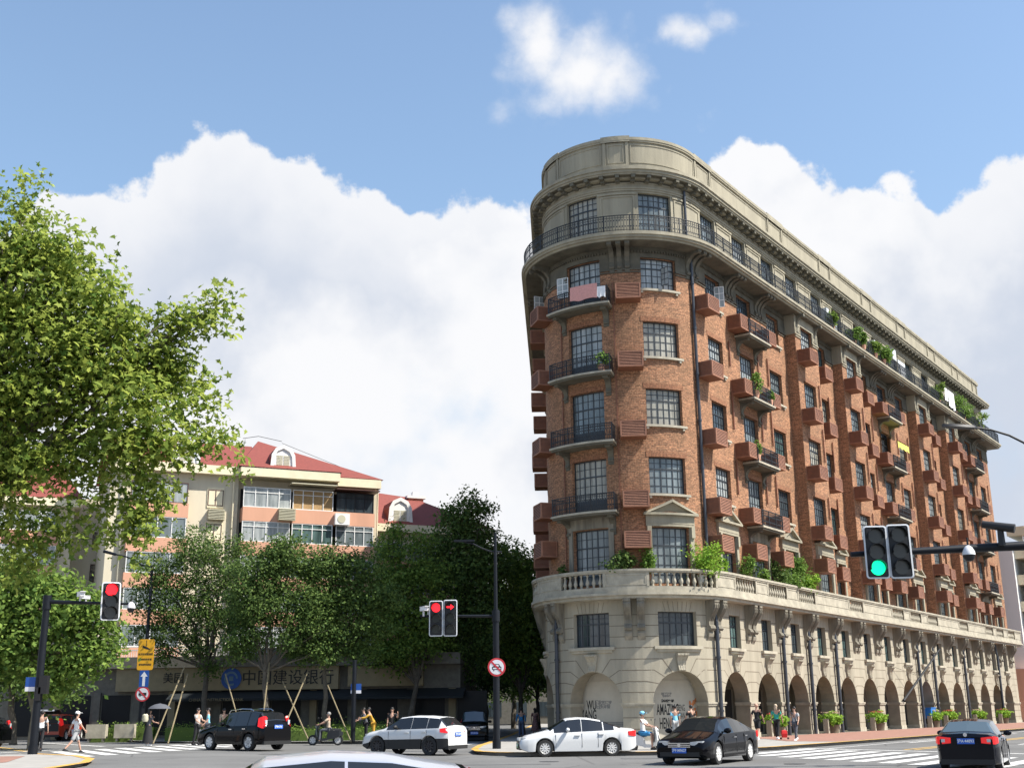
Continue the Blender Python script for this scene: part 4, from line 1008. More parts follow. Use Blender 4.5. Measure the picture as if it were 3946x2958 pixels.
# ---- low bank building along the pavement
bk = empty('bank_building', 'low dark shopfront building with tan fascia lettering and black awnings under the street trees', 'building')
fK = frame_fn((-36.2, 88.0), (1.0, -.09))
w = MB(fK); w.box(-10, 32.4, -9, -.25, 0, 5.6, 0); w.build('wall', 'podium', bk)
q = MB(fK); q.box(7.3, 23.7, -.25, .25, 3.35, 4.95, 0); q.build('fascia', 'fascia', bk)
q = MB(fK); q.box(24.4, 29.8, -.25, .3, 3.5, 4.9, 0); q.build('fascia', 'fascia', bk)
q = MB(fK); q.box(-10, 32.5, -9, .55, 4.96, 5.25, 0); q.box(-10, 32.5, .4, .55, 5.25, 5.75, 0); q.build('parapet', 'podium', bk)
q = MB(fK); q.rings([[(x, -.24, 3.34), (x, 1.3, 2.75), (x, 1.3, 2.6), (x, -.24, 3.2)] for x in (11.5, 32.8)]); q.build('awning', 'awning', bk)
for i, x in enumerate((-8.6, -4.8, -1.0, 2.6, 5.6, 8.6, 11.2, 14.6, 18.2, 21.6, 25.2, 28.6, 31.6)):
    q = MB(fK); q.box(x, x + .5, -.25, -.05, 0, 3.3); q.build('pier', 'podium' if i % 3 else 'fascia', bk)
    q = MB(fK); q.box(x + .6, x + 2.7, -.25, -.2, .3, 3.1); q.build('shop_window', 'shopglass', bk)
tm = lambda s, o, z: frame_mtx(fK(s, o, z), Vector(fK(1, 0, 0)) - Vector(fK(0, 0, 0)), Vector(fK(0, 1, 0)) - Vector(fK(0, 0, 0)), (0, 0, 1))
def flat(m): return m @ Matrix(((1, 0, 0, 0), (0, 0, 1, 0), (0, 1, 0, 0), (0, 0, 0, 1)))
q = MB(); q.lathe([(.74, -.03), (.74, .05)], 28, axis='y'); d = q.build('logo_disc', 'sign_blue', bk, mtx=tm(15.9, .3, 4.15))
MT['logo_line'] = mat('logo_line', (.10, .18, .25), .6)
q = MB(); n = 24
q.rings([[(r * cos(2 * pi * i / n), .055 + y, r * sin(2 * pi * i / n)) for r, y in ((.36, 0), (.5, 0), (.5, .01), (.36, .01))] for i in range(n - 3)]); q.box(-.16, .16, .055, .065, -.16, .16); q.build('logo_emblem', 'logo_line', d)
for i, ch in enumerate('中国建设银行'):
    text_obj('lettering', ch, 1.12, 'black', bk, flat(tm(17.2 + i * 1.13, .27, 4.12)), bold=0, depth=.02)
text_obj('lettering', 'CHINA CONSTRUCTION BANK', .28, 'fascia', bk, flat(tm(15.2, 1.32, 2.68)), depth=.005)
text_obj('lettering', '美园', .8, 'black', bk, flat(tm(11.6, .27, 4.2)), bold=0, depth=.02)
# terrace and washing behind the parapet of the bank
tr = MB(fK); tr.box(5.2, 18, -1.2, -1.1, 6.3, 6.36); tr.box(5.2, 19, -1.6, -1.5, 6.55, 6.6); tr.box(6.5, 17, -2, -1.9, 6.8, 6.84)
x = 5.2
while x < 18: tr.box(x, x + .03, -1.14, -1.11, 5.3, 6.3); x += .18
tr.build('terrace_railing', 'whiteframe', bk)
hp = MB(fK); rnd.seed(8)
for k in range(420):
    x = rnd.uniform(16, 27.5); y = rnd.uniform(-.8, .7); z = rnd.uniform(5.4, 6.2) - abs(y) * .2; a = rnd.uniform(0, pi); e = rnd.uniform(.12, .26)
    pass
# ---- buildings beyond the far right corner
ap4 = empty('apartment_building', 'pale yellow and white apartment building over a salmon base at the right edge', 'building')
P = Vector(FA(76.0, .3)); fR = frame_fn((P.x, P.y), (DX, DY))
w = MB(fR); w.box(0, 26, -12, 0, 5.2, 19.5, 0); w.build('wall', 'whiteframe', ap4)
w = MB(fR); w.box(-1.2, 26, -12, .1, 0, 5.6, 0); w.build('base_wall', 'salmon', ap4)
for k in range(5):
    z = 6.0 + k * 2.95
    q = MB(fR); q.box(.8, 7.4, 0, 1.2, z, z + 1.1); q.build('spandrel', 'cream_light', ap4); glazing(ap4, fR, .9, 7.3, z + 1.1, z + 2.9, 1.15, 4, 'whiteframe', 'pane4')
    q = MB(fR); q.box(9, 15, 0, 1.2, z, z + 1.1); q.build('spandrel', 'cream_light', ap4); glazing(ap4, fR, 9.1, 14.9, z + 1.1, z + 2.9, 1.15, 4, 'whiteframe', 'pane4')
q = MB(fR); q.box(.6, 7.7, -.5, 1.5, 20.4, 21.4); q.build('eaves', 'cream_light', ap4)
q = MB(fR); q.box(1, 2.2, .15, .8, 2.2, 3.8); q.build('shop_window', 'pane3', ap4)
q = MB(fR); q.box(-1.25, 8, .1, .3, 0, 1.0); q.build('base_wall', 'stone_light', ap4)

# ---- buildings closing the side street
ap5 = empty('shop_building', 'shaded building closing the far end of the side street behind the trees', 'building', loc=(0, 172, 0))
w = MB(); w.box(-34, 14, 172, 184, 0, 13); w.build('wall', 'podium', ap5, mtx=Matrix.Translation((0, -172, 0)))
for k in range(3):
    for i in range(8): q = MB(); q.box(-22 + i * 3.6, -20 + i * 3.6, -.06, 0, 1 + k * 3.6, 3 + k * 3.6); q.build('window', 'pane3', ap5)
ap6 = empty('shop_row', 'dark row of low shops along the left side of the side street', 'building', loc=(-8.5, 90, 0))
w = MB(); w.box(-14, 0, 0, 70, 0, 6.5); w.build('wall', 'podium', ap6)
for k in range(9): q = MB(); q.box(0, .06, 3 + k * 7, 8.5 + k * 7, .2, 3.0); q.build('shop_window', 'shopglass', ap6); q = MB(); q.box(0, 1.2, 3 + k * 7, 8.6 + k * 7, 3.2, 3.35); q.build('awning', 'awning', ap6)
# ================================================================ trees and plants
def leaf_mat(name, c1, c2, trans=.35, rough=.7):
    m = bpy.data.materials.new(name); m.use_nodes = True; t = m.node_tree; b = t.nodes['Principled BSDF']; out = t.nodes['Material Output']
    g = t.nodes.new('ShaderNodeNewGeometry'); mx = t.nodes.new('ShaderNodeMix'); mx.data_type = 'RGBA'
    t.links.new(g.outputs['Random Per Island'], mx.inputs[0]); mx.inputs[6].default_value = (*c1, 1); mx.inputs[7].default_value = (*c2, 1)
    t.links.new(mx.outputs[2], b.inputs['Base Color']); b.inputs['Roughness'].default_value = rough; b.inputs['Specular IOR Level'].default_value = .16
    tr = t.nodes.new('ShaderNodeBsdfTranslucent'); t.links.new(mx.outputs[2], tr.inputs[0]); ms = t.nodes.new('ShaderNodeMixShader'); ms.inputs[0].default_value = trans
    t.links.new(b.outputs[0], ms.inputs[1]); t.links.new(tr.outputs[0], ms.inputs[2]); t.links.new(ms.outputs[0], out.inputs[0])
    return m
MT['leaf_plane'] = leaf_mat('leaf_plane', (0.10, 0.175, 0.032), (0.42, 0.48, 0.095), .5)
MT['leaf_dark'] = leaf_mat('leaf_dark', (0.045, 0.090, 0.026), (0.155, 0.225, 0.055), .36)
MT['leaf_mid'] = leaf_mat('leaf_mid', (0.065, 0.13, 0.028), (0.25, 0.35, 0.07), .42)
MT['leaf_bright'] = leaf_mat('leaf_bright', (0.13, 0.27, 0.03), (0.34, 0.50, 0.07), .4)
MT['leaf_pot'] = leaf_mat('leaf_pot', (0.08, 0.16, 0.03), (0.22, 0.34, 0.07), .35)
MT['flower_red'] = leaf_mat('flower_red', (0.45, 0.05, 0.04), (0.55, 0.20, 0.14), .2)
MT['flower_pink'] = leaf_mat('flower_pink', (0.60, 0.36, 0.33), (0.60, 0.46, 0.34), .2)
MT['bark'] = mat('bark', (0.10, 0.085, 0.065), .9, noise_amt=.4, noise_scale=3, bump=.5)
MT['bark_pale'] = mat('bark_pale', (0.22, 0.19, 0.13), .9, col2=(.10, .085, .06), noise_scale=2.2)
MT['stake'] = mat('stake', (0.20, 0.16, 0.09), .8, noise_amt=.2)
def foliage_mesh(name, clumps, count, size, mname, seed, shape='leaf', flat=.5, per=13):
    per = 24 if shape == 'star' else 13
    """clumps: (x, y, z, rx, ry, rz, weight); many small separate leaves spread through the clumps' shells and cores"""
    rg = np.random.default_rng(seed); W_ = np.array([c[6] for c in clumps], float); W_ /= W_.sum()
    idx = rg.choice(len(clumps), count, p=W_); C = np.array([c[:6] for c in clumps])[idx]
    d = rg.normal(size=(count, 3)); d /= np.linalg.norm(d, axis=1)[:, None]
    r = rg.random(count) ** .42
    ncl = max(3, count // per); cid = rg.integers(0, ncl, count); pick = rg.integers(0, count, ncl)
    # ragged surface: directional lumps
    lump = 1 + .22 * np.sin(d[:, 0] * 5 + idx * 1.7) * np.cos(d[:, 1] * 4 + idx) + .16 * np.sin(d[:, 2] * 7 + idx * 2.3)
    P = C[:, :3] + d * C[:, 3:] * (r * lump)[:, None]
    if shape != 'blade' and count > 1500:
        P = P[pick][cid] + rg.normal(size=(count, 3)) * size * np.array([1.5, 1.5, 1.0 if shape != 'star' else 1.15]); d = d[pick][cid]
    nrm = rg.normal(size=(count, 3)) * (1 - flat) + np.array([0, 0, 1]) * flat + d * .35; nrm /= np.linalg.norm(nrm, axis=1)[:, None]
    t = np.cross(nrm, rg.normal(size=(count, 3))); t /= np.linalg.norm(t, axis=1)[:, None]; b = np.cross(nrm, t)
    s = size * (.6 + .75 * rg.random(count))[:, None]
    if shape == 'star':
        k = 10; ang = np.linspace(0, 2 * pi, k, endpoint=False); rad = np.array([1.0, .42, .95, .40, .7, .30, .7, .40, .95, .42]) * .62
        pts = [P + (t * cos(a) + b * sin(a)) * s * q + nrm * s * (.12 * math.cos(3 * a)) for a, q in zip(ang, rad)]
        V = np.stack(pts, 1).reshape(-1, 3); loops = np.arange(count * k).reshape(count, k); nper = k
    elif shape == 'blade':
        pts = [P - t * s * .12, P + b * s * 1.2 + nrm * s * .1, P + t * s * .12]; V = np.stack(pts, 1).reshape(-1, 3); nper = 3; loops = np.arange(count * 3)
    else:
        pts = [P - t * s * .5, P - b * s * .30 - nrm * s * .10, P + t * s * .5, P + b * s * .30 + nrm * s * .06]
        V = np.stack(pts, 1).reshape(-1, 3); nper = 4; loops = np.arange(count * 4)
    me = bpy.data.meshes.new(name); nv = len(V); me.vertices.add(nv); me.vertices.foreach_set('co', V.astype(np.float32).ravel())
    me.loops.add(count * nper); me.loops.foreach_set('vertex_index', np.arange(count * nper, dtype=np.int32))
    me.polygons.add(count); me.polygons.foreach_set('loop_start', (np.arange(count) * nper).astype(np.int32)); me.polygons.foreach_set('loop_total', np.full(count, nper, np.int32))
    me.update(calc_edges=True); me.materials.append(MT[mname]); return me
def limb_path(a, b, n, rg, wob):
    a, b = Vector(a), Vector(b); L_ = (b - a).length
    return [a.lerp(b, i / n) + Vector((rg.uniform(-1, 1), rg.uniform(-1, 1), rg.uniform(-.4, .4))) * wob * L_ * (sin(pi * i / n)) for i in range(n + 1)]
def tree(name, label, group, base, trunk_top, clumps, count, size, m, seed, tr=.22, shape='leaf', bark='bark', fork=4, fan=None):
    root = empty(name, label, 'tree', group, loc=base); rg = random.Random(seed); B = Vector(base)
    q = MB(); tt = Vector(trunk_top) - B; p = limb_path((0, 0, -.25), tt, 5, rg, .03)
    q.tube(p, [tr * (1.25 - .5 * i / 5) for i in range(6)], 9); q.build('trunk', bark, root, True)
    cl = [(c[0] - B.x, c[1] - B.y, c[2] - B.z, *c[3:]) for c in clumps]
    q = MB()
    for c in cl[:14]:
        mid = limb_path(tt, (c[0], c[1], c[2] + c[5] * .1), 5, rg, .08); q.tube(mid, [tr * .55 * (1 - .15 * i) for i in range(6)], 6)
        for k in range(fork):
            e = Vector((c[0] + rg.uniform(-.7, .7) * c[3], c[1] + rg.uniform(-.7, .7) * c[4], c[2] + rg.uniform(-.4, .8) * c[5])); q.tube(limb_path(mid[rg.choice([2, 3, 4])], e, 4, rg, .1), [tr * .2, tr * .16, tr * .11, tr * .07, tr * .04], 5)
    q.build('branches', bark, root, True)
    link('crown', foliage_mesh('crown', cl, count, size, m, seed, shape), root); return root
def at(X, Y, yy):
    d = img_ray(X, Y); t = yy / d.y; return Vector((d.x * t, yy, CAM_H + d.z * t))
def crown(Yd, blobs, dy=2.0, seed=0, wpow=1.0):
    """blobs given where they stand: (image x, image y, radius in image px, depth offset)"""
    out = []
    for b in blobs:
        X, Y, r = b[:3]; off = b[3] if len(b) > 3 else 0; fy = b[4] if len(b) > 4 else .8
        p = at(X, Y, Yd + off); R = r / 2519 * (Yd + off)
        out.append((p.x, p.y, p.z, R, R * 1.1, R * fy, R ** 2))
    return out
# near plane tree whose trunk stands left of the view
ct = crown(25, [(45, 470, 60, 0, 1.5), (5, 560, 90), (60, 560, 70, 0, 1.1), (140, 560, 75), (90, 640, 110), (0, 700, 130), (200, 640, 80), (255, 700, 85), (130, 760, 140), (0, 860, 130), (230, 800, 110), (330, 790, 85, .6), (400, 700, 58, .4), (445, 680, 45, .5), (380, 820, 70, 1), (300, 890, 95), (430, 870, 48, .6), (140, 900, 120), (10, 1010, 100), (120, 1010, 80), (250, 980, 95), (345, 960, 75), (420, 950, 60, .5), (480, 960, 30, .5), (300, 1060, 60), (200, 1090, 55), (310, 1120, 38), (40, 1120, 60), (120, 1130, 40), (240, 1150, 30), (20, 1170, 35), (470, 640, 22, .5), (175, 500, 25), (-90, 620, 150), (-110, 850, 170), (-90, 1040, 120), (48, 405, 14, 0, 2.2), (38, 440, 18, 0, 1.6), (118, 492, 12, 0, 1.8), (168, 480, 16, 0, 1.8), (190, 515, 16), (215, 560, 18, 0, 1.6), (262, 590, 16, 0, 1.8), (282, 640, 18), (240, 545, 10, 0, 2), (428, 640, 12, .4, 2), (458, 628, 15, .4, 1.8), (488, 660, 15, .4), (494, 705, 12, .4), (380, 660, 18, .4, 1.5), (350, 690, 20, .4), (488, 930, 16, .5, 1.5), (505, 985, 14, .5, 1.6), (515, 1010, 12, .5), (310, 1170, 24), (318, 1205, 16, 0, 1.4), (285, 1140, 28), (150, 1172, 36), (60, 1185, 45), (20, 1228, 30), (222, 1155, 26), (190, 1185, 18), (100, 1215, 22)])
tree('plane_tree', 'big yellow-green plane tree in the left foreground with large lobed leaves', None, (-14.6, 26, .14), (-13.2, 25.6, 5.0), [(c[0], c[1], c[2], c[3] * .92, c[4] * .92, c[5] * .9, c[6] * (1 if c[3] > .3 else .55)) for c in ct], 29000, .16, 'leaf_plane', 3, .26, 'star', 'bark_pale', 3)
for (a, b, r) in (((-13.2, 25.6, 5), at(110, 1000, 25), .10), ((-13.2, 25.6, 5), at(40, 900, 25), .12)):
    pass
# street trees on the far pavement
tl = 'street trees on the far pavement'
def Gp(X, yy, z=.1): p = at(X, 1600, yy); return (p.x, yy, z)
specs = [
 ('pale leaved plane tree with a mottled trunk at the left edge under the mast arm', 70, 62, (0, 0), [(20, 1300, 75), (95, 1265, 60), (150, 1330, 75), (60, 1390, 85), (215, 1390, 48), (170, 1430, 55), (-30, 1400, 90), (110, 1470, 45), (235, 1340, 26), (30, 1230, 30), (200, 1300, 30)], 15000, .30, 'leaf_mid', 75, 1420),
 ('dark tree standing just left of the yellow camera sign with low shaded crown', 30, 74, (0, 0), [(40, 1460, 60), (130, 1490, 50), (0, 1380, 60), (-60, 1440, 60)], 5000, .28, 'leaf_dark', 25, 1480),
 ('young staked tree with dark fine crown between the yellow sign and the bank logo', 438, 82, (0, 0), [(345, 1235, 60), (430, 1190, 70), (400, 1290, 70), (490, 1250, 65), (470, 1330, 60), (370, 1350, 55), (520, 1330, 45), (420, 1390, 45), (320, 1300, 42), (455, 1440, 25), (310, 1370, 32), (350, 1410, 32), (520, 1180, 35), (530, 1400, 35)], 26000, .19, 'leaf_dark', 445, 1440),
 ('young staked tree with forked trunk in front of the bank lettering', 580, 73, (0, 0), [(560, 1235, 65), (625, 1205, 60), (590, 1300, 70), (660, 1290, 60), (540, 1370, 50), (640, 1370, 55), (600, 1200, 40), (690, 1350, 45), (540, 1300, 50), (500, 1400, 35), (700, 1410, 35)], 26000, .19, 'leaf_dark', 572, 1450),
 ('young tree with slim trunk right of the bank lettering before the blank fascia', 705, 74, (0, 0), [(720, 1225, 65), (770, 1290, 60), (700, 1310, 60), (740, 1370, 55), (800, 1350, 45), (680, 1230, 45), (790, 1230, 40), (830, 1290, 45), (780, 1410, 35), (660, 1400, 40)], 24000, .19, 'leaf_dark', 700, 1440),
 ('leafy tree rising left of the double red signal to hide the small dormer', 880, 84, (0, 0), [(845, 1190, 45), (865, 1250, 70), (900, 1330, 75), (840, 1320, 60), (870, 1400, 60), (920, 1240, 50), (850, 1150, 26), (930, 1380, 50), (905, 1170, 30), (820, 1410, 40), (840, 1250, 40)], 22000, .23, 'leaf_mid', 900, 1480),
 ('tallest dark green tree with pointed top behind the middle signal mast', 990, 88, (0, 0), [(1015, 1085, 26, 0, 1.1), (1000, 1130, 50), (1035, 1170, 55), (960, 1180, 50), (940, 1230, 55), (1010, 1240, 75), (1060, 1230, 50), (980, 1320, 80), (1050, 1320, 70), (1000, 1400, 75), (930, 1430, 45), (1040, 1100, 26), (975, 1110, 25)], 32000, .25, 'leaf_dark', 985, 1500),
 ('bushy tree between the middle mast and the rounded brick corner', 1130, 92, (0, 0), [(1100, 1215, 50), (1130, 1235, 45), (1150, 1280, 55), (1110, 1300, 60), (1120, 1370, 60), (1165, 1350, 45), (1090, 1420, 50), (1150, 1420, 45), (1175, 1200, 25), (1080, 1180, 20)], 20000, .27, 'leaf_mid', 1125, 1500),
 ('leaning shaded tree down the side street behind the parked van', 1050, 104, (0, 0), [(1010, 1440, 60), (1070, 1460, 55), (1100, 1400, 60), (960, 1470, 40), (1040, 1390, 60)], 9000, .3, 'leaf_dark', 1050, 1500),
 ('lower tree beside the left street wall of the flatiron block', 1165, 118, (0, 0), [(1140, 1440, 45), (1180, 1410, 45), (1130, 1480, 35), (1190, 1300, 45), (1180, 1470, 30)], 8000, .3, 'leaf_mid', 1160, 1510),
]
tot = 0
for i, (lab, X, Yd, off, bl_, cnt, sz, m, tx, ty) in enumerate(specs):
    c = crown(Yd, bl_); tt = at(tx, ty, Yd)
    z0 = .12 if i < 6 else .0
    tree('street_tree', lab, tl, Gp(X, Yd, z0), tt, c, int(cnt), sz, m, 20 + i, .2 if i not in (3, 4) else .15, 'leaf', 'bark_pale' if i == 0 else 'bark', 3)
# far trees closing the side street
for i, (X, Yd, lab) in enumerate(((960, 125, 'distant shaded tree on the left of the side street'), (1040, 150, 'distant tree in the middle of the side street vista'), (1110, 135, 'distant tree on the right of the side street near the block'), (880, 110, 'distant tree behind the corner of the bank awning'))):
    c = crown(Yd, [(X, 1330, 70), (X - 40, 1400, 70), (X + 40, 1400, 70), (X, 1460, 70), (X + 20, 1280, 50)])
    tree('street_tree', lab, 'trees down the side street', Gp(X, Yd, .0), at(X, 1490, Yd), c, 7000, .42, 'leaf_dark', 60 + i, .25)
# stakes propping the young trees
for i, (x0, y0, x1, y1, lab) in enumerate(((398, 1440, 345, 1570, 'leftmost slanting stake beside the umbrella'), (405, 1455, 372, 1572, 'second slanting stake beside the yellow sign tree'), (487, 1455, 512, 1545, 'stake leaning left against the first young tree'), (582, 1430, 567, 1560, 'near upright stake by the forked tree'), (610, 1470, 668, 1600, 'long stake crossing another in front of the bank'), (665, 1450, 618, 1560, 'stake leaning right to form the cross before the bank'), (708, 1480, 735, 1545, 'short dim stake by the slim trunk'))):
    a, b = at(x0, y0, 73), at(x1, y1, 70.5); b.z = .1 if b.z < .4 else b.z
    k = (b - a); 
    if b.z > .1: b = a + k * ((a.z - .1) / (a.z - b.z))
    q = MB(); q.tube([a, b], .045, 6); tag(q.build('tree_stake', 'stake', smooth=True), lab, 'stake', 'stakes propping the street trees')
# clipped hedges in front of the bank
def hedge(x0, x1, y, h, d, lab, seed, z=.12):
    q = MB(); q.box(x0, x1, y, y + d, z - .1, z + h * .8); r = tag(q.build('hedge', 'leaf_dark'), lab, 'hedge', 'hedges before the bank')
    n = int((x1 - x0) * 3) + 1; cl = [(x0 + (x1 - x0) * (i + .5) / n, y + d / 2, z + h * .55, .34, d / 2 + .08, h * .5, 1) for i in range(n)]
    link('foliage', foliage_mesh('foliage', cl, n * 260, .10, 'leaf_mid', seed), r)
rh = empty('roof_hedge', 'dark ragged greenery along the roof edge of the bank building', 'hedge', loc=fK(26, 0, 5.6)); link('foliage', foliage_mesh('foliage', [(i * .9 - 6, 0, .35, .7, .5, .5, 1) for i in range(14)], 4500, .2, 'leaf_dark', 9), rh)
hedge(-21.5, -17.0, 74.5, 1.0, 1.2, 'clipped hedge behind the couple near the black off-roader', 1); hedge(-13.6, -7.4, 71.6, .75, 1.2, 'long low hedge behind the scooter rider with bright top', 2); hedge(-12.0, -6.0, 76.0, 1.1, 1.0, 'rear hedge against the shopfront right of the crossed stakes', 3)
hedge(-27.5, -23.5, 78.5, 1.0, .9, 'dark hedge left of the yellow sign pole', 4)
for i, x in enumerate((-27.4, -25.6)):
    q = MB(); q.box(x, x + 1.25, 77.4, 77.9, .3, 1.15); q.box(x + .1, x + .22, 77.5, 77.8, .1, .3); q.box(x + 1.0, x + 1.12, 77.5, 77.8, .1, .3)
    tag(q.build('planter_box', 'stone_trim'), ('pale planter box under the left hedge' if i == 0 else 'pale planter box nearer the sign pole'), 'planter', 'pale planters')
# ---- potted plants on the third floor terrace and balconies
def plant(lab, s, o, z, rx, rz, n, m='leaf_pot', seed=0, pot='clay', size=.17, top=0, group='terrace plants'):
    r = empty('potted_plant', lab, 'plant', group); q = MB(); p = WF(s, o, z)
    q.lathe([(.17, 0), (.24, .34), (.25, .4)], 10, p); q.build('pot', 'salmon' if pot == 'clay' else 'white', r, True)
    st = MB(); st.lathe([(.18, p[2] * 0 - .55), (.18, 0)], 8, p); (st.build('stand', 'stone_trim', r) if 8.8 < z < 8.9 else None)
    cl = [(p[0], p[1], p[2] + .4 + rz * .8, rx, rx, rz, 1)]
    rr_ = random.Random(seed)
    for k in range(4): cl.append((p[0] + rr_.uniform(-.7, .7) * rx, p[1] + rr_.uniform(-.5, .5) * rx, p[2] + .4 + rr_.uniform(.3, 1.5) * rz, rx * .5, rx * .5, rz * .5, .5))
    link('foliage', foliage_mesh('foliage', cl, n, size, m, seed), r); return r
tp = [(s_, o_, rx_ * 1.05, rz_ * 1.15, int(n_ * 1.0), m_, l_) for s_, o_, rx_, rz_, n_, m_, l_ in [(-10.9, .15, .35, .5, 260, 'leaf_dark', 'dark shrub at the left end of the balustrade'), (-7.0, .15, .95, .75, 1300, 'leaf_dark', 'dark dense shrub under the left nose window'), (-5.35, .1, .5, 1.1, 800, 'leaf_pot', 'climbing plant left of the pedimented nose window'), (-2.1, .15, 1.05, 1.15, 1700, 'leaf_bright', 'feathery bright green plant right of the nose window'), (-.1, .2, .35, .75, 350, 'leaf_bright', 'small green plant in a white box at the bend of the balustrade'), (3.4, .15, .55, 1.05, 800, 'leaf_pot', 'yellowish climber beside the first side window'), (5.6, .2, .5, .85, 700, 'leaf_pot', 'drooping plant near the second side window'), (8.6, .2, .75, 1.15, 1200, 'leaf_dark', 'dark shrub behind the second baluster bay'), (10.2, .25, .75, .95, 1100, 'leaf_pot', 'grey-green shrub behind a cream pot'), (12.2, .2, .85, 1.5, 1300, 'leaf_pot', 'tall shrub beside the first projecting bay'), (13.4, .3, .75, .85, 900, 'leaf_bright', 'spilling light green plant at the first solid panel')]]
for i, (s, o, rx, rz, n, m, lab) in enumerate(tp): plant(lab, s, o, 8.85, rx, rz * .8, n, m, 100 + i, 'clay' if i % 3 else 'white')
bp_ = [(5.4, .6, 17.25 + .0, .35, .7, 'sprawling plant at the left of the first side balcony on the fifth level', 0), (5.7, .7, 21.55, .55, .9, 'tall flowering shrub on the first side balcony of the sixth level', 1), (8.2, .6, 21.55, .3, .5, 'small plant at the right of that same balcony', 2), (-7.6, .5, 21.55, .45, .6, 'white flowering plant on the nose balcony of the sixth level', 3)]
for s, o, z, rx, rz, lab, k in bp_: plant(lab, s, o, z, rx, rz * .8, 500, 'leaf_pot', 150 + k, group='balcony plants')
gp = [(21.4, .9, .5, .9, 'pale trailing plant on the upper gallery railing above the first projecting bays'), (26.3, .9, .7, .7, 'creeper spreading on the gallery railing left of its middle'), (27.9, 1.15, .4, .7, 'plant hanging over the gallery edge near its middle'), (31.0, 1.1, .6, .8, 'trailing green plant hanging low over the gallery edge'), (33.2, 1.1, .8, .9, 'largest bush spilling over the gallery edge'), (34.5, .8, .8, .7, 'flat leaved plant behind the gallery rail beside grey cabinets'), (50.3, .9, .7, 1.2, 'tall vine left of the washing on the gallery'), (56.0, .9, 1.2, 1.4, 'dense climbing vine right of the washing on the gallery'), (59.2, .9, 1.2, 1.2, 'second climbing vine right of the washing on the gallery'), (64.5, .9, 1.3, 1.1, 'bright green bushes near the far end of the gallery')]
for i, (s, o, rx, rz, lab) in enumerate(gp): plant(lab, s, o - .1, 30.4, rx, rz * .8, 900, 'leaf_pot' if i % 3 else 'leaf_mid', 170 + i, size=.2, group='gallery plants')
# ---- planters with flowers between the arcade piers
def planter(s, lab, fm, n=900):
    r = empty('flower_planter', lab, 'planter', 'flower planters along the arcade'); p = WF(s, .35, .0)
    q = MB(); q.lathe([(.42, 0), (.5, .5), (.55, .55), (.5, .55), (.48, .5)], 14, p); q.build('tub', 'bark_pale', r, True)
    for d in (-.85, .8):
        q = FB(); q.box(s + d - .13, s + d + .13, .1, .45, 0, .95); q.build('post', 'stone_light', r)
    cl = [(p[0], p[1], .98, .85, .7, .46, 2)] + [(WF(s + d, .55, 0)[0], WF(s + d, .55, 0)[1], .8 + .1 * abs(d), .32, .32, .32, .5) for d in (-.55, 0, .55)]
    link('foliage', foliage_mesh('foliage', cl, n, .2, 'leaf_bright', int(s * 7)), r)
    cl = [(p[0], p[1], 1.36, .6, .5, .08, 1)]; link('flowers', foliage_mesh('flowers', cl, 110, .10, fm, int(s * 9)), r)
for i, (k, fm) in enumerate(((1, 'flower_red'), (3, 'flower_pink'), (5, 'flower_red'), (8, 'flower_pink'), (9, 'flower_red'), (11, 'flower_pink'), (13, 'flower_red'))):
    s = arches[k]; planter(s - .05, ['red flowered planter behind the walking couple', 'pink topped planter right of the three walkers', 'red topped planter two arches past the pink one', 'pink topped planter right of the blue cargo tricycle', 'red topped planter left of the dark saloon roof', 'pink topped planter above the dark saloon roof', 'farthest red topped planter before the last arch'][i], fm)
# ================================================================ vehicles
MT['tyre'] = mat('tyre', (0.018, 0.018, 0.018), .8); MT['rim'] = mat('rim', (.68, .67, .65), .45, metal=.1); MT['rim_dark'] = mat('rim_dark', (.04, .04, .045), .35, metal=.6)
MT['car_white'] = mat('car_white', (.62, .62, .61), .25, coat=.6); MT['car_black'] = mat('car_black', (.003, .003, .004), .06, spec=.22); MT['car_navy'] = mat('car_navy', (.004, .005, .009), .07, spec=.25)
MT['car_silver'] = mat('car_silver', (.50, .52, .58), .3, metal=.5, coat=.8); MT['car_red'] = mat('car_red', (.42, .04, .015), .3, coat=.6)
MT['car_glass'] = mat('car_glass', (.012, .014, .016), .04, spec=.9); MT['car_glass_light'] = mat('car_glass_light', (.06, .085, .10), .05, spec=.9)
MT['trim_black'] = mat('trim_black', (.012, .012, .012), .6); MT['chrome'] = mat('chrome', (.75, .75, .76), .15, metal=1)
MT['lamp_red'] = mat('lamp_red', (.50, .01, .012), .25, emit=((1, .03, .03), .25)); MT['lamp_clear'] = mat('lamp_clear', (.55, .57, .58), .15, metal=.3)
MT['plate_blue'] = mat('plate_blue', (.02, .11, .50), .5); MT['plate_green'] = mat('plate_green', (.10, .42, .16), .5)
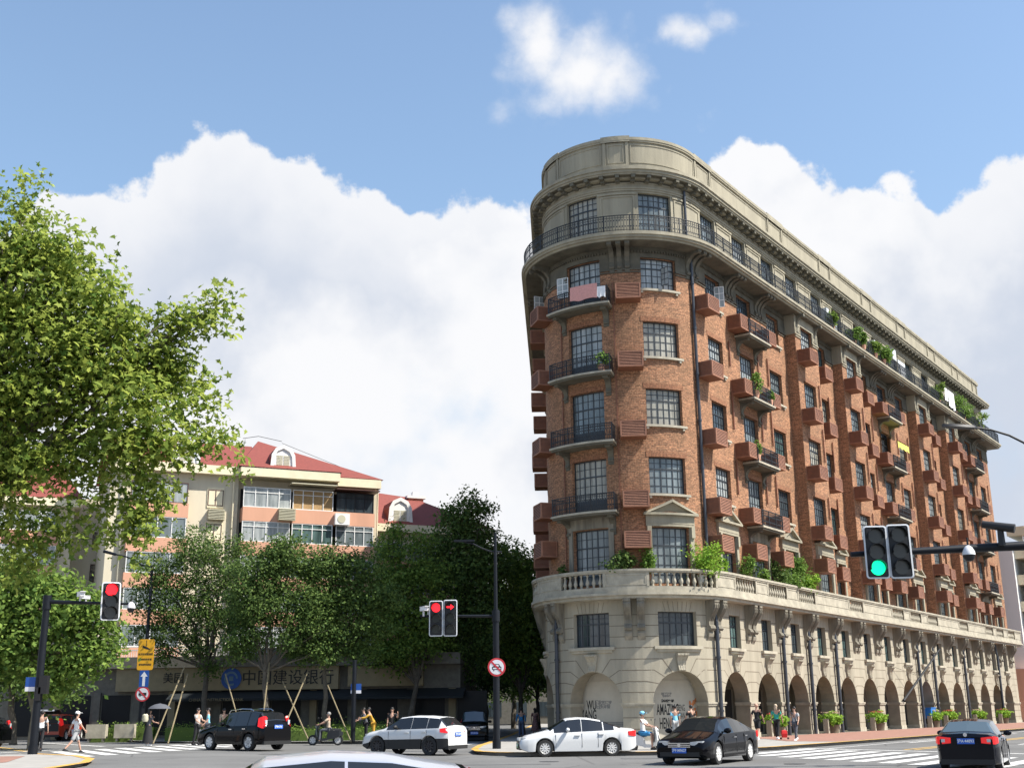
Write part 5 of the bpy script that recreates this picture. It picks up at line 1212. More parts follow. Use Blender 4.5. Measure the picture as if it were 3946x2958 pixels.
def wheel_mesh(R, W_, rim='rim', spokes=5):
    q = MB(); q.lathe([(R * .62, -W_ / 2), (R * .94, -W_ / 2), (R, -W_ * .38), (R, W_ * .38), (R * .94, W_ / 2), (R * .62, W_ / 2)], 26, axis='y', caps=False); t = q.mesh('wheel', [MT['tyre']], True); auto_smooth(t)
    q = MB()
    for sgn in (1,):
        y0 = W_ * .5
        q.lathe([(R * .50, y0 - .06), (R * .50, y0 - .1)], 20, axis='y', m=1)
        ring = [[((r) * cos(2 * pi * i / 26), y, (r) * sin(2 * pi * i / 26)) for r, y in ((R * .57, y0 - .02), (R * .66, y0 + .004), (R * .64, y0 - .05), (R * .56, y0 - .06))] for i in range(27)]
        q.rings(ring, 0, caps=False)
        q.lathe([(R * .12, y0 - .05), (R * .12, y0 + .0), (.02, y0 + .005)], 10, axis='y')
        for k in range(spokes):
            a = 2 * pi * k / spokes
            for da in ((-.14, .14) if spokes < 8 else (0,)):
                ca, sa = cos(a + da), sin(a + da); ca2, sa2 = cos(a + da * 2.2), sin(a + da * 2.2); w = R * .075
                V = []
                for (r, c_, s_) in ((R * .08, ca, sa), (R * .60, ca2, sa2)):
                    for d, y in ((-w, y0 - .035), (w, y0 - .035), (w, y0 - .005), (-w, y0 - .005)): V.append((r * c_ - d * s_, y, r * s_ + d * c_))
                q.add(V, [(0, 1, 5, 4), (1, 2, 6, 5), (2, 3, 7, 6), (3, 0, 4, 7)])
    return t, q.mesh('rim', [MT[rim], MT['trim_black']], False)
def interp(tab, x):
    for (xa, va), (xb, vb) in zip(tab[:-1], tab[1:]):
        if x <= xb: return va + (vb - va) * max(0, (x - xa) / (xb - xa))
    return tab[-1][1]
def car(lab, loc, fwd, scale, P, paint, group='cars on the crossing', rim='rim', spokes=10, plate=None, plate_m='plate_blue', glass='car_glass', name='car', dark_sills=False, roofrack=False, brake=False, badge=False, cat='car'):
    """x runs from the rear bumper (0) to the front (L); loc is the middle of the car on the road"""
    rz = atan2(fwd[1], fwd[0]); root = empty(name, lab, cat, group, loc=(loc[0], loc[1], ZG(loc[0], loc[1]) + P.get('dz', 0)), rz=rz, scale=scale)
    Lc, Wd, R = P['L'], P['W'] / 2, P['R']; xr, xf = P['xr'], P['xf']; top, belt = P['top'], P['belt']; zb = P.get('zb', .2)
    x0 = -Lc / 2
    xs = set(np.round(np.linspace(0, Lc, 30), 3)) | {p[0] for p in top} | {p[0] for p in belt} | {v for s in P['sides'] for v in s} | set(P['wind']) | set(P['rear'])
    for xw in (xr, xf): xs |= {xw + (R + .06) * k for k in (-1, -.92, -.75, -.5, -.25, 0, .25, .5, .75, .92, 1)}
    xs = sorted(x for x in xs if 0 <= x <= Lc); xs = [x for i, x in enumerate(xs) if i == 0 or x - xs[i - 1] > .004 or x == Lc]
    def half(x):                                  # plan taper of the body
        e = min(x, Lc - x); return Wd * (1 - .16 * max(0, 1 - e / .55) ** 2.2)
    rows = []
    for x in xs:
        w = half(x); zt = interp(top, x); zbelt = min(interp(belt, x), zt); arch = zb
        e0 = max(0, 1 - x / .3); e1 = max(0, 1 - (Lc - x) / .3); arch = zb + .12 * max(e0, e1)
        for xw in (xr, xf):
            d = abs(x - xw); RA_ = R + .06
            if d < RA_: arch = max(arch, R + sqrt(RA_ * RA_ - d * d))
        cab = zt - zbelt; k = min(1, cab / .35) if cab > .03 else 0
        wr = w * (1 - .26 * k); mid = max(arch + .02, zbelt * .62)
        hz = .045 if k == 0 else .02
        rows.append([(x + x0, 0, arch if arch < R else R), (x + x0, w * .9, arch), (x + x0, w * .985, arch + .01), (x + x0, w, max(mid, arch + .02)), (x + x0, w * .985, max(zbelt - .07, arch + .03)), (x + x0, w * .955, max(zbelt, arch + .04)) if k else (x + x0, w * .93, max(zt - .03, arch + .04)),
                     (x + x0, wr * .955 if k else w * .80, max(zt - P.get('rail', .055), zbelt) if k else zt), (x + x0, wr * .84 if k else w * .55, zt - .012 if k else zt + .012), (x + x0, 0, zt + .022)])
    nn_ = len(rows[0]); body = MB(); gl = {'windscreen': MB(), 'rear_window': MB()}; sides = [(MB(), MB()) for _ in P['sides']]; V = [p for r in rows for p in r]; Vm = [(x, -y, z) for x, y, z in V]
    uni = {}
    fb = []; 
    for i in range(len(xs) - 1):
        xm = (xs[i] + xs[i + 1]) / 2; top_m = interp(top, xm) - interp(belt, xm)
        for j in range(nn_ - 1):
            f = (i * nn_ + j, (i + 1) * nn_ + j, (i + 1) * nn_ + j + 1, i * nn_ + j + 1); dest = None
            if j == 5 and top_m > .06:
                for k, (a, b) in enumerate(P['sides']):
                    if a < xm < b: dest = sides[k]
            if j in (6, 7):
                if P['wind'][0] < xm < P['wind'][1]: dest = gl['windscreen']
                if P['rear'][0] < xm < P['rear'][1]: dest = gl['rear_window']
            if dest is None: fb.append((f, 0 if not (dark_sills and j in (1, 2) and rows[i][2][2] < .62) else 1))
            else:
                for VV, s in ((V, 1), (Vm, -1)):
                    pts = [VV[t] for t in f]; (dest[(s < 0) * 1] if isinstance(dest, tuple) else dest).add(pts, [(0, 1, 2, 3) if s < 0 else (3, 2, 1, 0)])
    o = 0
    body.add(V, [f[::-1] for f, m in fb]); body.m = [m for f, m in fb]
    nb = len(body.f); body.add(Vm, [f for f, m in fb]); body.m[nb:] = [m for f, m in fb]
    for i, rev in ((0, False), (len(xs) - 1, True)):
        pts = rows[i] + [(x, -y, z) for x, y, z in rows[i][1:-1]][::-1]; body.add(pts, [tuple(range(len(pts)))[::-1 if rev else 1]])
    bo = body.build('body', [paint, 'trim_black'], root, True)
    mod = None
    for k, g in gl.items():
        if g.f: g.build(k, glass, root, True)
    for gg in sides:
        for g in gg:
            if g.f: g.build('side_window', glass, root, True)
    inner = MB(); inner.box(x0 + xs[0] + .3, x0 + Lc - .3, -Wd * .8, Wd * .8, zb + .05, R * 1.15); inner.build('underbody', 'trim_black', root)
    tm_, rm_ = wheel_mesh(R, .21, rim, spokes)
    for xw in (xr, xf):
        for s in (1, -1):
            m = Matrix.Translation((xw + x0, s * (Wd - .12), R)) @ (Matrix.Identity(4) if s > 0 else Matrix.Rotation(pi, 4, 'Z')); w = link('wheel', tm_, root, m); link('rim', rm_, w)
    # door gaps, handles, mirrors
    dg = MB()
    for xd in P.get('doors', []):
        zt = interp(belt, xd)
        for s in (1, -1): dg.box(xd + x0 - .006, xd + x0 + .006, min(s * Wd * .97, s * (Wd * 1.002)), max(s * Wd * .97, s * (Wd * 1.002)), zb + .15, zt - .06)
    if dg.f: dg.build('door_gap', 'trim_black', root)
    for xh in P.get('handles', []):
        for s in (1, -1):
            h = MB(); zt = interp(belt, xh) - .13; h.box(xh + x0 - .1, xh + x0 + .1, s * (Wd + .012) - .02, s * (Wd + .012) + .02, zt - .018, zt + .018); h.build('door_handle', 'chrome' if paint != 'car_white' else paint, root)
    xm = P['wind'][0] - .05 if 'mirror' not in P else P['mirror']
    for s in (1, -1):
        h = MB(); zt = interp(belt, xm) + .08; h.ellipsoid((xm + x0, s * (Wd + .10), zt + .02), (.08, .13, .085), 10, 6); h.box(xm + x0 - .03, xm + x0 + .03, min(s * (Wd - .1), s * (Wd + .06)), max(s * (Wd - .1), s * (Wd + .06)), zt - .04, zt); h.build('wing_mirror', P.get('mirror_m', paint), root, True)
    zf, zr = P['zf'], P['zr']
    for s in (1, -1):
        # headlights and tail lamps wrap the corners
        h = MB(); L2 = Lc / 2; wl = P.get('hw', .42)
        h.rings([[(L2 - .03 + dx, s * Wd * a, zf + dz) for dx, dz in ((.0, -.06), (.03, -.05), (.02, .055), (-.02, .06))] for a, dx in ((.40 if wl > .3 else .5, 0), (.62, -.01), (.80, -.09), (.95, -.3))] if False else [[(L2 + .015 - e, s * Wd * a, zf + dz * k) for dz, e in ((-.07, 0), (.06, .03), (.06, .12), (-.07, .12))] for a, e, k in ((.38, 0, .6), (.60, .03, .9), (.80, .14, 1.0), (.92, .40, .7))])
        hh = [(L2 - (0, .025, .115, .36)[i]) for i in range(4)]
        h = MB(); rr2 = []
        for i, (a, e, k) in enumerate(((.40, .0, .6), (.62, .045, .9), (.80, .12, 1.0), (.90, .42, .6))):
            rr2.append([(L2 + .012 - e, s * Wd * a * 1.0, zf + dz * k) for dz in (-.075, .07)] + [(L2 - .12 - e, s * Wd * (a - .06), zf + dz * k) for dz in (.07, -.075)])
        h.rings(rr2); h.build('headlight', 'lamp_clear', root)
        h = MB(); rr2 = []; th = P.get('th', .1)
        tx = P.get('tx', 0)
        for i, (a, e, k) in enumerate(((min(P.get('tw', .55), .78), -.012, .7), (.845, .02, 1), (.91, .10, 1.0), (.985, .30, .7))):
            rr2.append([(-L2 - .012 + e + (tx if dz > 0 else tx * .25), s * Wd * (a + .012 - ((.13 if th > .2 else .035) if (tx or th > .2) and dz > 0 else 0)), zr + dz * k) for dz in (-th, th)] + [(-L2 + .14 + e, s * Wd * (a - .08 - (.13 if th > .2 and dz > 0 else 0)), zr + dz * k) for dz in (th, -th)])
        h.rings(rr2); t = h.build('tail_lamp', 'lamp_red', root)
        h = MB(); h.box(-L2 - .022 + tx * .5, -L2 + .05 + tx * .5, min(s * Wd * .66, s * Wd * .78), max(s * Wd * .66, s * Wd * .78), zr - th * .45, zr + th * .35); h.build('reversing_lens', 'lamp_clear', t)
    g = MB(); gz = P.get('grille', (.42, .62)); g.box(Lc / 2 - .06, Lc / 2 + .022, -Wd * .40, Wd * .40, *gz); gr = g.build('grille', 'trim_black', root)
    g = MB(); 
    for i in range(3): z = gz[0] + (gz[1] - gz[0]) * (i + .7) / 3.4; g.box(Lc / 2 + .02, Lc / 2 + .032, -Wd * .40, Wd * .40, z - .012, z + .012)
    g.build('grille_bar', 'chrome', gr)
    g = MB(); g.box(Lc / 2 - .10, Lc / 2 + .012, -Wd * .72, Wd * .72, zb + .07, zb + .20); g.build('lower_intake', 'trim_black', root)
    g = MB(); g.box(-Lc / 2 - .015, -Lc / 2 + .3, -Wd * .86, Wd * .86, zb - .0, zb + .15); g.build('bumper_trim', 'trim_black', root)
    if badge:
        g = MB(); g.lathe([(.055, 0), (.055, .01)], 14, (Lc / 2 + .03, 0, gz[1] - .09), 'x'); g.build('badge', 'chrome', root)
        g = MB(); g.lathe([(.055, -.01), (.055, 0)], 14, (-Lc / 2 - .02, 0, P['zr'] + .16), 'x'); g.build('badge', 'chrome', root)
    if plate:
        pf, pr = P.get('pf', .42), P.get('pr', P['zr'] - .03)
        for x, sg, z in ((Lc / 2 + .035, 1, pf), (-Lc / 2 - .03, -1, pr)):
            m = frame_mtx((x, 0, z), (0, sg, 0), (sg, 0, 0), (0, 0, 1)); g = MB(); g.box(-.24, .24, -.008, .004, -.08, .08); pl_ = g.build('number_plate', plate_m, root, mtx=frame_mtx((x, 0, z), (0, sg, 0), (sg, 0, 0), (0, 0, 1)))
            text_obj('lettering', plate, .115, 'white', pl_, frame_mtx((0, .006, 0), (1, 0, 0), (0, 0, 1), (0, 1, 0)), sx=.92, depth=.001, bold=.002)
    if roofrack:
        for s in (1, -1):
            g = MB(); g.tube([(x + x0, s * Wd * .62, interp(top, x) + (.07 if 0 < i < 4 else .0)) for i, x in enumerate((1.0, 1.15, 1.8, 2.5, 2.65))], .022, 6); g.build('roof_rail', 'chrome', root, True)
    an = P.get('antenna')
    if an: g = MB(); g.tube([(an + x0, 0, interp(top, an)), (an + x0 - .05, 0, interp(top, an) + .38)], .008, 5); g.build('antenna', 'iron', root)
    return root
SEDAN = dict(L=4.66, W=1.82, R=.325, xr=1.0, xf=3.68, belt=[(0, .98), (.6, 1.0), (3.3, .90), (3.5, .9), (4.66, .62)], top=[(0, .90), (.06, 1.02), (.55, 1.06), (1.35, 1.36), (1.9, 1.455), (2.3, 1.475), (2.75, 1.44), (3.55, .98), (4.35, .80), (4.6, .66), (4.66, .55)],
    sides=[(.90, 1.31), (1.35, 2.19), (2.21, 3.32)], wind=(2.83, 3.48), rear=(.62, 1.40), doors=[1.55, 2.2, 3.25], handles=[1.42, 2.38], zf=.66, zr=.86, th=.11, tw=.62)
ACCORD = dict(SEDAN, L=4.9, W=1.86, R=.34, xr=1.08, xf=3.92, belt=[(0, .95), (.6, .99), (3.4, .92), (3.7, .9), (4.9, .66)], top=[(0, .9), (.06, 1.0), (.5, 1.06), (1.3, 1.33), (2.0, 1.44), (2.45, 1.455), (2.95, 1.40), (3.75, 1.0), (4.6, .80), (4.85, .68), (4.9, .55)], sides=[(.96, 1.38), (1.42, 2.31), (2.33, 3.5)], wind=(2.98, 3.70), rear=(.6, 1.35), doors=[1.62, 2.32, 3.4], handles=[1.5, 2.5], zf=.66, grille=(.52, .70), pf=.45, mirror=3.35)
SUVW = dict(tx=.05, L=4.25, W=1.80, R=.36, xr=.86, xf=3.42, zb=.24, belt=[(0, 1.08), (3.0, 1.0), (3.25, .98), (4.25, .70)], top=[(0, 1.02), (.05, 1.1), (.14, 1.2), (.52, 1.50), (1.2, 1.55), (1.9, 1.56), (2.4, 1.51), (3.2, 1.06), (4.0, .92), (4.2, .75), (4.25, .6)], sides=[(.40, .99), (1.0, 1.755), (1.765, 2.98)], wind=(2.48, 3.14), rear=(.10, .50), doors=[.98, 1.76, 2.85], handles=[1.1, 1.95], zf=.78, zr=.98, th=.10, tw=.58, pr=.82, mirror_m='trim_black')
SUVB = dict(L=4.57, W=1.82, R=.36, xr=.90, xf=3.52, zb=.26, belt=[(0, 1.08), (3.0, 1.02), (3.4, 1.0), (4.57, .74)], top=[(0, 1.0), (.05, 1.1), (.16, 1.3), (.42, 1.60), (1.0, 1.68), (1.9, 1.70), (2.5, 1.65), (3.3, 1.12), (4.3, .95), (4.52, .78), (4.57, .6)], sides=[(.5, 1.03), (1.08, 1.89), (1.91, 3.12)], wind=(2.58, 3.24), rear=(.14, .42), doors=[1.05, 1.9, 3.0], handles=[1.2, 2.1], zf=.82, zr=1.2, th=.25, tw=.78, pr=1.0, tx=.12)
MPV = dict(SUVB, tx=0, L=4.8, W=1.86, top=[(0, 1.1), (.05, 1.5), (.3, 1.82), (1.5, 1.9), (3.2, 1.86), (4.0, 1.18), (4.6, 1.0), (4.78, .8), (4.8, .6)], belt=[(0, 1.1), (3.7, 1.08), (4.8, .8)], xf=3.9, wind=(3.26, 3.96), rear=(.06, .3), sides=[(.4, 1.5), (1.6, 2.6), (2.7, 3.6)], doors=[1.55, 2.65], handles=[2.5], zf=.86, grille=(.66, .92), pf=.5, hw=.3)
SEDB = dict(SEDAN, L=4.55, W=1.76, belt=[(0, 1.0), (.6, 1.02), (3.3, .92), (4.55, .64)], top=[(0, .96), (.05, 1.06), (.42, 1.10), (1.05, 1.40), (1.6, 1.455), (2.2, 1.46), (2.6, 1.42), (3.4, 1.0), (4.3, .82), (4.5, .66), (4.55, .55)], rear=(.46, 1.06), sides=[(.85, 1.1), (1.2, 2.0), (2.08, 3.1)], wind=(2.68, 3.36), zr=.88, th=.11, tw=.48, antenna=1.3, pr=.86)
car('white saloon with green number plate facing left by the yellow kerb', (2.45, 50.2), (-1, -.10), 1.02, SEDAN, 'car_white', plate='沪AD·06218', plate_m='plate_green', spokes=10)
car('glossy black saloon turning towards the camera before the second arch', (6.72, 42.5), (-.52, -.86), 1.05, ACCORD, 'car_black', plate='沪F·M9627', spokes=10, badge=True)
car('white compact crossover with dark wheels and black sills seen from behind its flank', (-4.45, 53.4), (-.88, .47), 1.04, SUVW, 'car_white', rim='rim_dark', plate='沪C·5U37', dark_sills=True, spokes=5)
car('black off-roader with tall red tail lamps and silver roof rails', (-13.0, 58.0), (-.80, .60), 1.06, SUVB, 'car_black', plate='沪B·K731', roofrack=True, spokes=7)
car('dark blue saloon seen from behind at the right edge', (13.95, 37.2), (.44, .90), .98, dict(SEDB, dz=-.04), 'car_navy', plate='沪A·44893', glass='car_glass_light', badge=True)
car('dark people carrier facing the camera in the shaded side street', (-2.75, 80.0), (.04, -1), 1.0, MPV, 'car_black', plate='沪A·81C2', glass='car_glass_light', badge=True)
car('silver car of which only the roof and window tops show at the bottom edge', (-1.36, 8.7), (-.985, -.17), 1.0, dict(SEDAN, rail=.03), 'car_silver', glass='car_glass')
# red hatchback with its tailgate up, seen from behind
vn = car('red van parked with its tailgate raised behind the white shirted man', (-32.3, 86.5), (.05, 1), 1.05, dict(SUVB, rear=(.14, .42)), 'car_red', group=None, name='van', plate='沪G·217', cat='van')
g = MB(); g.box(-2.32, -2.27, -.72, .72, .62, 1.1); g.box(-2.33, -2.29, -.62, .62, 1.12, 1.5); g.build('boot_opening', 'trim_black', vn); g = MB(); g.rings([[(x, -.75, z), (x, .75, z), (x, .75, z + .05), (x, -.75, z + .05)] for x, z in ((-2.0, 1.72), (-2.6, 1.95), (-3.1, 1.9))]); g.build('tailgate', 'trim_black', vn)
g = MB(); g.box(-3.12, -3.06, -.7, .7, 1.9, 2.0); g.build('number_light', 'chrome', vn)
# far left: only the red tail lamp and dark flank of a car cut by the frame
p = at(-28, 1590, 66); car('dark car at the left edge with a glowing red tail lamp', (p.x - 1.2, 66), (-1, .18), 1.0, dict(SUVB), 'car_black', group=None)
# ---- scooters
MT['scooter_body'] = mat('scooter_body', (.02, .022, .025), .35, coat=.3); MT['scooter_white'] = mat('scooter_white', (.65, .65, .63), .35); MT['scooter_green'] = mat('scooter_green', (.25, .48, .12), .5); MT['tarp'] = mat('tarp', (.02, .035, .04), .8)
def scooter(lab, loc, fwd, s=1.0, body='scooter_body', leg='tarp'):
    r = empty('scooter', lab, 'scooter', 'scooters', loc=(loc[0], loc[1], ZG(*loc)), rz=atan2(fwd[1], fwd[0]), scale=s)
    tm_, rm_ = wheel_mesh(.25, .10, 'rim', 6)
    for x in (-.62, .62): w = link('wheel', tm_, r, Matrix.Translation((x, 0, .25))); link('rim', rm_, w)
    q = MB(); q.rings([[(x, w_ * sy, z) for sy, z in ((-1, z0), (1, z0), (1, z1), (-1, z1))] for x, w_, z0, z1 in ((-.85, .08, .48, .60), (-.7, .14, .40, .70), (-.35, .15, .30, .72), (-.12, .14, .26, .62), (-.08, .14, .22, .34), (.25, .14, .22, .32), (.34, .13, .26, .5))]); q.build('body', body, r)
    q = MB(); q.rings([[(x, w_ * sy, z) for sy, x, z in ((-1, x0, z_), (1, x0, z_), (1, x0 + .12, z_), (-1, x0 + .12, z_))] for x0, w_, z_ in ((.28, .17, .28), (.33, .2, .5), (.30, .17, .78), (.26, .12, 1.0))] if False else [[(xx, w_ * sy, z_) for sy, xx in ((-1, x0), (1, x0), (1, x0 + .12), (-1, x0 + .12))] for x0, w_, z_ in ((.30, .17, .28), (.38, .2, .5), (.34, .17, .78), (.28, .12, 1.0))]); q.build('front_shield', body, r)
    q = MB(); q.tube([(.62, .0, .27), (.5, 0, .55), (.38, 0, .95)], .035, 6); q.tube([(.22, -.32, 1.02), (.34, 0, 1.0), (.22, .32, 1.02)], .018, 6); q.tube([(.26, .25, 1.02), (.3, .3, 1.25)], .008, 5); q.ellipsoid((.3, .3, 1.28), (.02, .06, .045), 8, 5); q.ellipsoid((.3, -.3, 1.28), (.02, .06, .045), 8, 5); q.build('handlebar', 'iron', r)
    q = MB(); q.ellipsoid((.45, 0, .88), (.06, .07, .06), 10, 6); q.build('headlight', 'lamp_clear', r, True)
    q = MB(); q.rings([[(x, w_ * sy, z) for sy, z in ((-1, z0), (1, z0), (.8, z1), (-.8, z1))] for x, w_, z0, z1 in ((-.75, .12, .70, .78), (-.35, .15, .70, .80), (-.05, .12, .64, .74))]); q.build('saddle', 'tyre', r)
    q = MB(); q.rings([[(xx, w_ * sy, z_) for sy, xx in ((-1, x0), (1, x0), (1, x0 + .03), (-1, x0 + .03))] for x0, w_, z_ in ((.36, .30, .42), (.40, .32, .62), (.38, .30, .95))]); q.build('leg_cover', leg, r)
    return r
scooter('black electric scooter with leg cover crossing left before the hedge', (-10.4, 66.5), (-1, .06), 1.12)
scooter('white and black scooter parked facing right behind the white saloon', (5.6, 52.3), (.93, -.36), 1.08, 'scooter_white', 'scooter_body')
# ---- blue cargo tricycle in the arcade
tr = empty('cargo_tricycle', 'blue box cargo tricycle standing in the ninth side arch', 'tricycle', loc=(*WF(arches[8] - .1, -.1, 0)[:2], 0), rz=pi / 2 - TH)
MT['cargo_blue'] = mat('cargo_blue', (.01, .16, .52), .5, noise_amt=.1)
q = MB(); q.box(-.7, .7, -.5, .5, .75, 1.55); q.box(-.74, .74, -.54, .54, 1.55, 1.62); q.box(-.74, .74, -.54, .54, .72, .78); q.build('cargo_box', 'cargo_blue', tr)
tm_, rm_ = wheel_mesh(.27, .09, 'rim', 6)
for x, y in ((-.4, .5), (-.4, -.5), (1.2, 0)): w = link('wheel', tm_, tr, Matrix.Translation((x, y, .27))); link('rim', rm_, w)
q = MB(); q.box(-.6, .6, -.4, .4, .3, .72); q.tube([(.6, 0, .45), (1.0, 0, .5), (1.2, 0, .27)], .04, 6); q.tube([(1.2, 0, .27), (1.05, 0, 1.05), (1.0, .3, 1.1)], .025, 6); q.build('chassis', 'iron', tr)
# ================================================================ people
def skin_mesh(verts, edges, radii, sub=1):
    me = bpy.data.meshes.new('tmp'); me.from_pydata(verts, edges, []); me.update()
    o = bpy.data.objects.new('tmp', me); COL.objects.link(o); sk = o.modifiers.new('s', 'SKIN'); sk.use_smooth_shade = True; sk.branch_smoothing = .6
    if not me.skin_vertices: 
        bpy.context.view_layer.objects.active = o
    lay = me.skin_vertices[0].data
    for i, r in enumerate(radii): lay[i].radius = r if isinstance(r, tuple) else (r, r); lay[i].use_root = (i == 0)
    if sub: ss = o.modifiers.new('u', 'SUBSURF'); ss.levels = sub; ss.render_levels = sub
    dg = bpy.context.evaluated_depsgraph_get(); out = bpy.data.meshes.new_from_object(o.evaluated_get(dg)); bpy.data.objects.remove(o); return out
MT['skin'] = mat('skin', (.46, .27, .19), .6); MT['hair'] = mat('hair', (.012, .010, .009), .6); MT['hair_grey'] = mat('hair_grey', (.25, .24, .23), .7)
for n_, c_ in dict(c_white=(.74, .73, .72), c_black=(.012, .012, .014), c_grey=(.36, .36, .36), c_dgrey=(.08, .085, .10), c_teal=(.03, .33, .27), c_blue=(.03, .20, .42), c_sky=(.20, .50, .66), c_beige=(.42, .33, .24), c_yellow=(.50, .28, .03), c_denim=(.09, .12, .19), c_red=(.55, .02, .02), c_pink=(.62, .30, .26)).items():
    MT[n_] = mat(n_, c_, .85, noise_amt=.12, noise_scale=9)
MT['c_pattern'] = mat('c_pattern', (.05, .015, .02), .85, col2=(.40, .22, .20), noise_scale=14); MT['c_print'] = mat('c_print', (.50, .47, .44), .85, col2=(.30, .27, .26), noise_scale=9)
def person(lab, loc, heading, shirt='c_white', legs='c_dgrey', shorts=False, skirt=None, sleeve='short', hair='hair', hat=None, stride=.0, arms=((-.1, .12, .2), (.1, .12, .2)), s=1.07, shoes='c_black', sit=False, head_turn=0, long_hair=False, group='people on foot', lean=0.0, base=None):
    """arms: (forward swing, sideways spread, elbow bend) in radians for left and right"""
    root = empty('person', lab, 'person', group, loc=loc, rz=heading, scale=s)
    V3 = Vector
    zp = .93 if not sit else .0; off = V3((0, 0, 0))
    if sit: zp = .80
    lx = sin(lean)
    pel = V3((0, 0, zp)); waist = pel + V3((.02 + lx * .12, 0, .14)); chest = pel + V3((.01 + lx * .38, 0, .38)); neck = pel + V3((0 + lx * .55, 0, .55)); chin = neck + V3((.03, 0, .08)); crn = neck + V3((.02, 0, .19)); 
    J = {}
    for sd, (sw, sp_, eb) in zip((1, -1), arms):
        sh = pel + V3((lx * .47, sd * .185, .48)); d = V3((sin(sw) * cos(sp_), sd * sin(sp_), -cos(sw) * cos(sp_))); el_ = sh + d * .29
        d2 = V3((sin(sw + eb) * cos(sp_ * .5), sd * sin(sp_ * .5) * .5, -cos(sw + eb))).normalized(); wr = el_ + d2 * .25; J[sd] = (sh, el_, wr, d2)
    Lg = {}
    for sd in (1, -1):
        hip = pel + V3((0, sd * .09, -.03))
        if sit: kn = hip + V3((.40, sd * .04, -.02)); an = V3((kn.x + .02, sd * .16, .10 + (.12)))
        else:
            a = stride * sd; kb = .25 * abs(stride) + (.5 * max(0, -a)); kn = hip + V3((sin(a) * .44, 0, -cos(a) * .44)); an = kn + V3((sin(a - kb) * .42, 0, -cos(a - kb) * .42)); 
        Lg[sd] = (hip, kn, an)
    low = min(Lg[1][2].z, Lg[-1][2].z) - .07 if not sit else 0
    vs = [pel, waist, chest, neck, chin, crn]; es = [(0, 1), (1, 2), (2, 3), (3, 4), (4, 5)]; rs = [(.125, .105), (.12, .10), (.14, .11), .052, .072, .088]
    for sd in (1, -1):
        sh, e_, w_, _ = J[sd]; i = len(vs); vs += [sh, e_, w_, w_ + J[sd][3] * .07]; es += [(2, i), (i, i + 1), (i + 1, i + 2), (i + 2, i + 3)]; rs += [.058, .042, .028, (.034, .018)]
        h_, k_, a_ = Lg[sd]; i = len(vs); vs += [h_, k_, a_]; es += [(0, i), (i, i + 1), (i + 1, i + 2)]; rs += [.085, .055, .036]
    body = skin_mesh([tuple(v) for v in vs], es, rs, 1)
    q = MB()
    for v in body.vertices: q.v.append(tuple(v.co))
    for p in body.polygons: q.f.append(list(p.vertices)); q.m.append(0); q.uv.append([(0, 0)] * len(p.vertices))
    hd = crn - V3((0, 0, .04))
    q.ellipsoid(tuple(hd + V3((.095, 0, -.015))), (.022, .014, .02), 6, 4)
    for sd in (1, -1): q.ellipsoid(tuple(hd + V3((0, sd * .088, -.01))), (.02, .012, .03), 6, 4)
    for sd in (1, -1):
        w_ = J[sd][2] + J[sd][3] * .08; d = J[sd][3]; side = d.cross(V3((0, 1, 0))).normalized() if abs(d.y) < .9 else V3((1, 0, 0)); 
        for k, ln_ in enumerate((.062, .075, .07, .055)):
            b_ = w_ + side * (.02 * (k - 1.5)) ; cu_ = V3((0, -sd, 0)) * .018
            q.tube([b_, b_ + d * ln_ * .55 + cu_ * .3, b_ + d * ln_ + cu_], [.010, .009, .006], 5)
        q.tube([w_ - d * .04 + side * .028, w_ + side * .055 - cu_ * .2, w_ + d * .03 + side * .058], [.011, .010, .007], 5)
    bo = q.build('body', 'skin', root, True)
    # clothes follow the body
    def wear(name, V_, E_, R_, m): me = skin_mesh([tuple(v) for v in V_], E_, R_, 1); me.materials.clear(); me.materials.append(MT[m]); link(name, me, root)
    V_ = [pel + V3((0, 0, -.04)), pel + V3((.01, 0, .1)), waist, chest, pel + V3((lx * .5, 0, .50))]; E_ = [(0, 1), (1, 2), (2, 3), (3, 4)]; R_ = [(.15, .13), (.145, .125), (.145, .12), (.16, .13), (.075, .075)]
    for sd in (1, -1):
        sh, e_, w_, _ = J[sd]; i = len(V_); V_ += [sh, sh.lerp(e_, .8 if sleeve == 'short' else 1.0)]; E_ += [(3, i), (i, i + 1)]; R_ += [.075, .066 if sleeve == 'short' else .055]
        if sleeve == 'long': V_.append(e_.lerp(w_, .93)); E_.append((i + 1, i + 2)); R_.append(.042)
    wear('shirt', V_, E_, R_, shirt)
    if skirt:
        q = MB(); z1 = zp + .02; z0 = max(low + skirt, .1); q.lathe([(.24 + .03, z0), (.22, (z0 + z1) / 2), (.15, z1)], 14); q.build('skirt', legs, root, True)
    else:
        V_ = [pel]; E_ = []; R_ = [(.138, .12)]
        for sd in (1, -1):
            h_, k_, a_ = Lg[sd]; i = len(V_); V_ += [h_, k_ if not shorts else h_.lerp(k_, .95)]; E_ += [(0, i), (i, i + 1)]; R_ += [.10, .075 if not shorts else .088]
            if not shorts: V_.append(k_.lerp(a_, .95)); E_.append((i + 1, i + 2)); R_.append(.058)
        wear('trousers' if not shorts else 'shorts', V_, E_, R_, legs)
    for sd in (1, -1):
        a_ = Lg[sd][2]; q = MB(); q.rings([[(a_.x + x, a_.y + sx * w, a_.z + z) for sx, z in ((-1, -.075), (1, -.075), (1, zt), (-1, zt))] for x, w, zt in ((-.07, .032, .0), (0, .04, .03), (.08, .045, -.02), (.17, .04, -.05), (.19, .02, -.06))]); q.build('shoe', shoes, root, True)
    q = MB(); q.ellipsoid(tuple(hd + V3((-.022, 0, .028))), (.098, .096, .098), 12, 8)
    if long_hair: q.ellipsoid(tuple(hd + V3((-.06, 0, -.10))), (.06, .09, .16), 10, 7)
